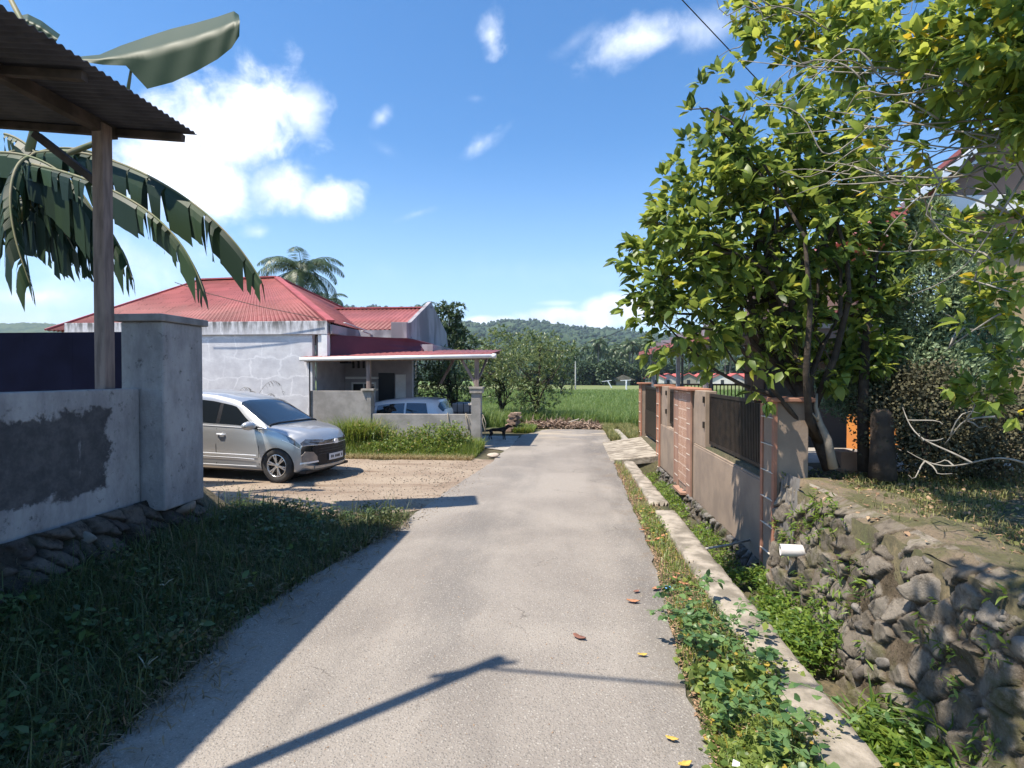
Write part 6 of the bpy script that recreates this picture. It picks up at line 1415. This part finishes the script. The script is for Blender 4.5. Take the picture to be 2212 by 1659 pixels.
palm('coconut_palm', (pp_.x-.3, 40, gzf(pp_.x, 40)), ct.z-gzf(pp_.x, 40), 1.9, 'low palm crown just right of the large coconut palm', seed=8, nf=14, nl=46, lw=.018)
# grove : three builds, copied
fr_l = palm_g
protos = [palm('grove_palm', (0, 0, 0), 13.5, 4.2, 'slender coconut palm in the dark grove beyond the paddy', 'palms of the far grove', seed=30+i, nf=18, nl=16, lw=.13, tr=.22, lean=[.6, -.9, .2][i]) for i in range(3)]
rp = random.Random(3); spots = []
for k_ in range(46):
    px = 1238 + 180*rp.random() if k_ < 36 else 1400+280*rp.random(); Y = rp.uniform(186, 250); spots.append((px, Y, rp.uniform(.6, 1.15)))
for k_, (px, Y, s_) in enumerate(spots):
    x = U(px, 820, y=Y).x; o = protos[k_ % 3] if k_ < 3 else copy_tree(protos[k_ % 3]); o.location = (x, Y, gzf(x, Y)-.2); o.rotation_euler = (0, 0, rp.random()*6.28); o.scale = (s_, s_, s_)
# grove undergrowth trees
fc = leafmat('grove_leaf', (.018, .042, .016), (.06, .095, .035), rough=.6, trans=.15)
def clump_tree(seed, n=900, L=.9):
    r = np.random.default_rng(seed); global rng; keep = rng; rng = r
    e = empty('grove_tree', (0, 0, 0), 'dense dark broad-leaved tree in the belt beyond the paddy', 'tree', 'trees of the far belt'); C, D = in_ellipsoids(n, [(0, 0, 4.5, 3.2, 3.2, 2.6), (1.6, .5, 5.8, 2.0, 2, 1.8), (-1.8, -.4, 5.2, 2.0, 2, 1.8), (.2, 0, 2.6, 3.0, 3.0, 2.2)], .55)
    V, F = leaves(C, unit(D*.4+rdir(n)), rdir(n)*.7+[[0, 0, 1]], L*(.6+.8*r.random(n)), L*.32*(.6+.6*r.random(n)), .3, .2); npmesh('crown', V, F, fc, e); mb = MB(); mb.tube([(0, 0, 0), (0, 0, 2), (.2, 0, 4.5)], [.3, .25, .1], 7); mb.build('trunk', bark, e); rng = keep; return e
gp_ = [clump_tree(60+i) for i in range(3)]; k_ = 0
for px, Y, s_ in [(1232+i*13+rp.uniform(-4, 4), 182+rp.random()*16, rp.uniform(.85, 1.3)) for i in range(15)] + [(1400+i*21, 225+rp.random()*30, rp.uniform(.9, 1.5)) for i in range(18)] + [(1160+i*12, 210+rp.random()*40, rp.uniform(1, 1.6)) for i in range(7)]:
    x = U(px, 820, y=Y).x; o = gp_[k_ % 3] if k_ < 3 else copy_tree(gp_[k_ % 3]); o.location = (x, Y, gzf(x, Y)-.6); o.rotation_euler = (0, 0, rp.random()*6.28); o.scale = (s_, s_, s_); k_ += 1

# ---- weeds
weed_sun = leafmat('sun_weed', (.055, .115, .018), (.19, .25, .045), hue2=(.32, .25, .10), rough=.5, trans=.38)
straw = leafmat('straw_grass', (.22, .18, .08), (.36, .30, .15), rough=.7, trans=.3)
# bushes in front of the garden wall
def strip_dens(x0, x1): return None
def bush_band(n, lob, L, W, seed, mat, name, clump=7, zb=.4):
    global rng; keep = rng; rng = np.random.default_rng(seed); C, D = in_ellipsoids(n//clump, lob, .25); C[:, 2] = np.abs(C[:, 2]); cc = np.repeat(C, clump, 0); d = unit(np.repeat(D, clump, 0)*.4+rdir(len(cc))+[[0, 0, zb]])
    V, F = leaves(cc+rng.normal(size=cc.shape)*L*.5, d, rdir(len(cc))*.7+[[0, 0, 1]], L*(.6+.8*rng.random(len(cc))), W*(.6+.8*rng.random(len(cc))), .25, .25); rng = keep; return V, F
lobs = [(-4.7, 14.1, .25, .6, .45, .38), (-3.9, 14.0, .25, .7, .5, .42), (-3.2, 14.0, .3, .6, .5, .48), (-2.75, 14.0, .3, .45, .5, .50), (-5.3, 14.1, .2, .5, .4, .5), (-4.3, 13.6, .12, .9, .4, .22), (-3.1, 13.6, .15, .6, .35, .22)]
v1 = bush_band(11000, lobs, .065, .016, 31, None, '')
areaB = (-6.4, -2.1, 13.0, 14.8); n = 16000; X = areaB[0]+(areaB[1]-areaB[0])*rng.random(n); Y = areaB[2]+(areaB[3]-areaB[2])*rng.random(n); D = rdir(n); D[:, 2] = 0
v2 = blades(np.column_stack([X, Y, gz(X, Y)-.01]), unit(D), (.12+.25*sstep(13.0, 13.8, Y))*(.4+.9*rng.random(n)), np.full(n, .006), .2+rng.random(n))
n = 1600; X = -5.45+.45*rng.normal(size=n)*.8; Y = 14.25+.22*rng.normal(size=n); D = rdir(n); D[:, 2] = 0
v3 = blades(np.column_stack([X, Y, gz(X, Y)]), unit(D), .55+.55*rng.random(n), np.full(n, .009), .3+.9*rng.random(n))
V, F = merge([v1, v2, v3]); tag(npmesh('weed_bank', V, F, weed_sun), kind='stuff')
n = 5000; X = -6.4+4.3*rng.random(n); Y = 12.75+.5*rng.random(n)**1.5; D = rdir(n); D[:, 2] = 0
V, F = blades(np.column_stack([X, Y, gz(X, Y)]), unit(D), .05+.10*rng.random(n), np.full(n, .005), .4+rng.random(n)); tag(npmesh('dry_grass', V, F, straw), kind='stuff')
# reed stalks behind the silver car
rd = MB(); rr = random.Random(5)
for px, py, dx, hh in ((505, 868, 34, 40), (552, 872, 50, 62), (525, 872, 26, 34), (570, 874, 20, 30), (470, 868, 30, 28)):
    q_ = bezier([U(px-16, 905, y=14.2), U(px, py-8, y=14.2), U(px+dx*.35, py-hh, y=14.2), U(px+dx, py-hh*1.02, y=14.2), U(px+dx*1.15, py-hh*.45, y=14.2)], 16); rd.tube(q_, np.linspace(.006, .002, 17), 5)
    for k_ in range(26): q = q_[rr.randint(8, 16)]; L_ = .05+.11*rr.random(); rd.tube([q, q+Vector((.02+.05*rr.random(), rr.uniform(-.03, .03), -L_*.5)), q+Vector((.03+.06*rr.random(), rr.uniform(-.04, .04), -L_))], [.003, .003, .001], 3)
tag(rd.build('reed_grass', simple('reed_dark', (.12, .11, .09), None, 5, .8, 0), smooth=True), 'few dark drooping reed stalks against the patched grey wall above the car', 'reeds')

# right verge : leafy creeping weeds between road and kerb
vy = lambda Y: np.interp(Y, [-3, 2.8, 4, 6, 8, 12.5], [.78, .80, .84, 1.02, 1.08, 1.18])
def vdens(X, Y): return np.clip((X - vy(Y) + .05 + .03*np.sin(Y*7))/.10, 0, 1)*np.clip((1.36-X)/.08, 0, 1)
def big_round(n, y0, y1, x0, x1, h, L, wr, seed, dens=None, zadd=0):
    r = np.random.default_rng(seed); X = x0+(x1-x0)*r.random(n*3); Y = y0+(y1-y0)*r.random(n*3); k = (dens(X, Y) if dens is not None else np.ones(len(X))) > r.random(len(X)); X, Y = X[k][:n], Y[k][:n]; n = len(X)
    hh = h*(.55+.45*fbm(X*1.0, Y, 2.1, 3))*r.random(n)**.6; P = np.column_stack([X, Y, np.maximum(gz(X, Y), -.02)+.01+np.abs(hh)+zadd]); D = r.normal(size=(n, 3)); D[:, 2] = .15*D[:, 2]; L_ = L*(.35+1.15*r.random(n)**1.7)*(.75+.5*(fbm(X+9, Y, 4.1, 2) > 0)); return leaves(P, D, r.normal(size=(n, 3))*.6+[[0, 0, 1.1]], L_, L_*wr, .18, .2)
creep = leafmat('creeper_leaf', (.085, .14, .03), (.24, .30, .07), hue2=(.45, .33, .06), rough=.42, trans=.35)
dV = lambda X, Y: vdens(X, Y)*np.clip(.35+.9*(fbm(X, Y, 1.6, 3)+.3)+ .5*(Y < 3.6), 0, 1)*np.where(Y > 4.7, .25, 1)
mounds = lambda X, Y: np.clip((X - vy(Y) + .02)/.10, 0, 1)*np.clip((1.62-X)/.25, 0, 1)*np.clip((4.6-Y)*1.2, 0, 1)*np.clip(.55+fbm(X+1, Y, 2.3, 3), 0, 1)
V, F = merge([big_round(6500, .9, 8.5, .7, 1.4, .10, .034, .46, 41, dV), big_round(8500, .9, 4.7, .70, 1.68, .25, .040, .47, 42, mounds), big_round(5000, .9, 4.6, .70, 1.5, .20, .028, .3, 43, mounds), scatter_blades(9000, (.7, 1.4, .9, 12.8), .10, .0032, dens=lambda X, Y: vdens(X, Y)*np.where(Y > 5, .35+.5*(fbm(X, Y, 2, 2) > .2), 1))])
tag(npmesh('creeping_weeds', V, F, creep), kind='stuff')
sl_ = leafmat('verge_litter', (.22, .13, .075), (.45, .30, .18), rough=.85, trans=.1)
n = 11000; Y = 1+11.5*rng.random(n)**.8; X = vy(Y)-.03+.40*rng.random(n)**1.5; P = np.column_stack([X, Y, .006+.015*rng.random(n)]); V, F = leaves(P, rdir(n)*[1, 1, .15], rdir(n)*.3+[[0, 0, 1]], .012+.03*rng.random(n)**2, .002+.006*rng.random(n), .2, .1)
n = 2500; X2 = -2.3+3.0*rng.random(n); Y2 = 2+14*rng.random(n); v2 = leaves(np.column_stack([X2, Y2, np.full(n, .018)]), rdir(n)*[1, 1, .1], rdir(n)*.3+[[0, 0, 1]], .005+.018*rng.random(n)**3, .001+.003*rng.random(n), .2, .1)
V, F = merge([(V, F), v2]); tag(npmesh('dry_litter', V, F, sl_), kind='stuff')
# wandering runner stems with upright leaves, some reaching over the road edge
rv = np.random.default_rng(91); cl = []; st_ = MB()
for k_ in range(46):
    y0 = 1.2+3.6*rv.random(); x0 = .80+.75*rv.random(); a_ = rv.random()*6.28; L0 = .18+.32*rv.random(); q = np.array([[x0+cos(a_)*L0*f+.03*sin(f*7+k_), y0+sin(a_)*L0*f, .10+.16*sin(f*2.4)+.04*rv.random()] for f in np.linspace(0, 1, 8)])
    q = q[(q[:, 0] > .62)];
    if len(q) < 4: continue
    st_.tube(q, np.full(len(q), .0022), 4); n = 3*len(q); P = np.repeat(q, 3, 0)+rv.normal(size=(n, 3))*.012; L_ = .035+.035*rv.random(); D = rv.normal(size=(n, 3)); D[:, 2] *= .2
    cl.append(leaves(P, D, rv.normal(size=(n, 3))*.4+[[0, 0, 1]], L_*(.6+.6*rv.random(n)), L_*.45*(.7+.4*rv.random(n)), .2, .2))
V, F = merge(cl); tag(npmesh('trailing_vines', V, F, leafmat('vine_leaf', (.065, .14, .05), (.16, .26, .09), rough=.4, trans=.35)), kind='stuff')
tag(st_.build('vine_stems', simple('vine_green', (.12, .17, .06), None, 5, .6, 0)), kind='stuff')
# gravel and grit on the dirt and along the road edge
rv = np.random.default_rng(92); n = 3200; X = np.concatenate([-6.5+4.7*rv.random(n), edgeL(3+4*rv.random(900))*0-2.0+.5*rv.normal(size=900)]); Y = np.concatenate([7.5+5.2*rv.random(n)**1.3, 7.2+5*rv.random(900)]); Rg = .004+.012*rv.random(len(X))**3
V, F = blobs(np.column_stack([X, Y, Rg*.4+.004]), Rg, .7, .25); tag(npmesh('gravel', V, F, simple('gravel_grit', (.42, .36, .29), (.20, .16, .12), 30, .9, 0)), kind='stuff')
# ditch plants
dg = leafmat('ditch_leaf', (.055, .12, .02), (.20, .28, .045), rough=.45, trans=.38)
def ditch(n, y0, y1, h, seed, xa=1.62, xb=2.2, L=.06, wr=.17, up=.35):
    r = np.random.default_rng(seed); X = xa+(xb-xa)*r.random(n); Y = y0+(y1-y0)*r.random(n); ok = fbm(X, Y, 2.2, 3) > -.35; X, Y = X[ok], Y[ok]; n = len(X)
    hh = h*(.4+.6*(X-xa)/(xb-xa))*r.random(n)**.7*(.7+.5*fbm(X+5, Y, 1.9, 2)); P = np.column_stack([X, Y, -.36+np.abs(hh)]); D = r.normal(size=(n, 3)); D[:, 2] = np.abs(D[:, 2])*.4+up; return leaves(P, D, r.normal(size=(n, 3))*.6+[[0, 0, 1]], L*(.6+.9*r.random(n)), L*wr*(.7+.7*r.random(n)), .2, .4)
V, F = merge([ditch(5200, 4.0, 6.4, .42, 51, 1.75), ditch(3600, 2.2, 4.2, .36, 52, 1.78, L=.05, wr=.3), ditch(4200, .5, 3.0, .40, 53, 1.64, L=.075, wr=.24), ditch(4200, 6.6, 13, .22, 54, 1.85, L=.05), scatter_blades(0, (1.6, 2.2, 1, 6), .3, .004) if False else ditch(1200, .8, 4, .5, 55, 1.9, L=.16, wr=.06)])
tag(npmesh('ditch_plants', V, F, dg), kind='stuff')
# tufts and seedlings on the stone wall face
r = np.random.default_rng(66); n = 900; f = .1+.85*r.random(n); Y = 1+5*r.random(n); ok = fbm(Y*1.0, f*2, 3.1, 3) > .35; f, Y = f[ok], Y[ok]; n = len(f); P = np.column_stack([face_x(f)-.01, Y, -.42+1.36*f/.93]); P = np.repeat(P, 5, 0)+r.normal(size=(n*5, 3))*.02; n *= 5
D = r.normal(size=(n, 3))*.6 + [[-.8, -.2, .3]]; V, F = leaves(P, D, r.normal(size=(n, 3))+[[0, 0, 1]], .03+.06*r.random(n), .004+.006*r.random(n), .2, .4)
tag(npmesh('wall_tufts', V, F, dg), kind='stuff')
# yard grass and moss cushions
yg = leafmat('yard_grass', (.09, .12, .03), (.26, .25, .09), hue2=(.34, .22, .10), rough=.6, trans=.3)
r = np.random.default_rng(70); n = 40000; X = 2.35+4*r.random(n); Y = .8+6.2*r.random(n); ok = (fbm(X, Y, 1.3, 3) > -.35)*((X-2.3)/.9+.1 > r.random(n))*((Y < 6.6) | (X > 4)); X, Y = X[ok.astype(bool)], Y[ok.astype(bool)]; n = len(X); D = rdir(n); D[:, 2] = 0
V, F = merge([blades(np.column_stack([X, Y, gz(X, Y)]), unit(D), .03+.09*r.random(n)**2, np.full(n, .003), .4+r.random(n)), small_leaves(5000, (2.6, 6, 1, 6.6), .03, .035)])
tag(npmesh('yard_grass', V, F, yg), kind='stuff')
n = 2600; X = 2.3+2.6*r.random(n); Y = 1+5.6*r.random(n); V, F = leaves(np.column_stack([X, Y, gz(X, Y)+.035+.02*r.random(n)]), rdir(n)*[1, 1, .2], rdir(n)*.3+[[0, 0, 1]], .015+.06*r.random(n)**2, .003+.018*r.random(n)**2, .2, .3)
tag(npmesh('yard_litter', V, F, sl_), kind='stuff')
# grass by the far road end, right side
r = np.random.default_rng(71); n = 9000; X = 1.45+1.1*r.random(n); Y = 16.5+5*r.random(n); D = rdir(n); D[:, 2] = 0; ok = ~((X > 1.7) & (X < 2.0) & (Y < 20)); X, Y, D = X[ok], Y[ok], D[ok]; n = len(X)
V, F = blades(np.column_stack([X, Y, gz(X, Y)]), unit(D), .10+.22*r.random(n), np.full(n, .007), .3+r.random(n)); tag(npmesh('verge_grass', V, F, yg), kind='stuff')
r = np.random.default_rng(72); n = 3500; X = -1.7+.7*r.random(n); Y = 18.9+1.6*r.random(n); D = rdir(n); D[:, 2] = 0
V, F = blades(np.column_stack([X, Y, gz(X, Y)]), unit(D), .10+.2*r.random(n), np.full(n, .007), .3+r.random(n)); tag(npmesh('verge_grass', V, F, weed_sun), kind='stuff')

# fallen leaves, one object each
lf_b = simple('fallen_brown', (.26, .12, .085), (.18, .085, .06), 20, .8, .3, 60); lf_o = simple('fallen_orange', (.50, .24, .13), (.38, .17, .09), 20, .7, .3, 60); lf_y = simple('fallen_yellow', (.62, .42, .09), (.50, .30, .08), 20, .6, .2)
def fallen(px, py, L, ang, mat, label, group=None, z=.018, x=None):
    p = U(px, py, z=z); r = np.random.default_rng(int(px*7+py)); n = 9; V = []; 
    for i in range(n):
        f = i/(n-1); w_ = L*.24*sin(pi*min(1, f*.96+.04))**.8*(1+.12*sin(f*13)); c = L*(f-.5); lift = .10*L*(abs(f-.5)*2)**2
        V += [(c, -w_, lift + .05*L*r.random()+.06*L), (c, 0, lift), (c, w_, lift + .05*L*r.random()+.05*L)]
    F = [[i*3+j, i*3+j+1, i*3+j+4, i*3+j+3] for i in range(n-1) for j in (0, 1)]; o = npmesh('fallen_leaf', V, np.array(F), mat, smooth=True); o.location = p; o.rotation_euler = (0, 0, ang); so = o.modifiers.new('t', 'SOLIDIFY'); so.thickness = .0015; return tag(o, label, 'leaf', group)
fallen(1252, 1378, .115, -.6, lf_b, 'large reddish-brown dead leaf lying alone on the open road')
fallen(1368, 1300, .115, -.1, lf_o, 'curled tan dead leaf at the right road edge, below a brown one')
fallen(1375, 1278, .075, .6, lf_b, 'small dark brown curled leaf just above the tan one at the road edge')
fallen(1388, 1415, .07, 0, lf_y, 'small yellow-orange leaf near the right road edge')
fallen(1452, 1597, .07, -.3, lf_y, 'pale yellow leaf at the bottom right of the road')
fallen(1480, 1652, .08, .4, lf_y, 'orange-yellow leaf half cut by the bottom edge')
fallen(1418, 1272, .11, .7, lf_o, 'orange dead leaf in the weeds beside the blue scrap')
for px, py, L, a in ((1405, 1170, .12, .2), (1420, 1165, .11, .9), (1388, 1145, .09, 0), (1432, 1158, .09, 1.2), (1396, 1142, .10, -.3), (1382, 1078, .12, .3), (1455, 1250, .11, .8), (1478, 1262, .10, -.4), (1468, 1240, .09, .2), (1490, 1300, .10, 1.4), (1408, 1108, .09, .1), (1390, 1100, .08, .8)):
    fallen(px, py, L, a, lf_o, 'orange-brown dead leaf among the weeds between road and kerb', 'dead leaves between road and kerb', z=.03)
mb = MB(); p = U(1441, 1273, z=.05); mb.add([p+Vector((-.02, 0, 0)), p+Vector((.025, -.03, .01)), p+Vector((.03, 0, .03)), p+Vector((-.01, .02, .03))], [(0, 1, 2, 3)]); o = mb.build('plastic_scrap', simple('blue_plastic', (.05, .25, .55), None, 3, .4, 0)); so = o.modifiers.new('t', 'SOLIDIFY'); so.thickness = .002; tag(o, 'small bright blue plastic scrap in the weeds at the road edge', 'litter')
mb = MB(); p = U(1588, 1655, z=.06); mb.add([p+Vector((-.015, 0, 0)), p+Vector((.018, -.015, .01)), p+Vector((.022, 0, .02)), p+Vector((-.005, .015, .025))], [(0, 1, 2, 3)]); o = mb.build('plastic_scrap', white); so = o.modifiers.new('t', 'SOLIDIFY'); so.thickness = .002; tag(o, 'crumpled white wrapper in the weeds at the bottom edge', 'litter')
# pale dead sprigs in the shaded weeds
for i, (px, py) in enumerate(((355, 1265), (315, 1443))):
    p = U(px, py, z=.25 if i == 0 else .12); mb = MB(); rr = random.Random(i+4)
    for k_ in range(4): q = p+Vector((rr.uniform(-.05, .08), rr.uniform(-.03, .03), rr.uniform(-.03, .08))); mb.tube([p, p.lerp(q, .5)+Vector((0, 0, .01)), q], [.004, .004, .002], 5)
    tag(mb.build('dry_sprig', simple('sprig_pale%d' % i, (.42, .40, .30), None, 5, .8, 0), smooth=True), ['pale dry sprig standing in the shaded weeds, the upper of two', 'pale dry sprig standing in the shaded weeds, the lower of two'][i], 'sprig')
# ================================================================ THE AIR
m = bpy.data.materials.new('haze_air'); m.use_nodes = True; t = NT(m.node_tree)
pv = t.n('ShaderNodeVolumePrincipled'); pv.inputs['Density'].default_value = .00016; pv.inputs['Color'].default_value = (.72, .86, 1, 1)
pv.inputs['Anisotropy'].default_value = .2
o = t.n('ShaderNodeOutputMaterial'); t.put(o.inputs['Volume'], pv.outputs[0])
mb = MB(); mb.box(-4600, 4600, -70, 4300, -6, 420); tag(mb.build('haze', m), kind='stuff')
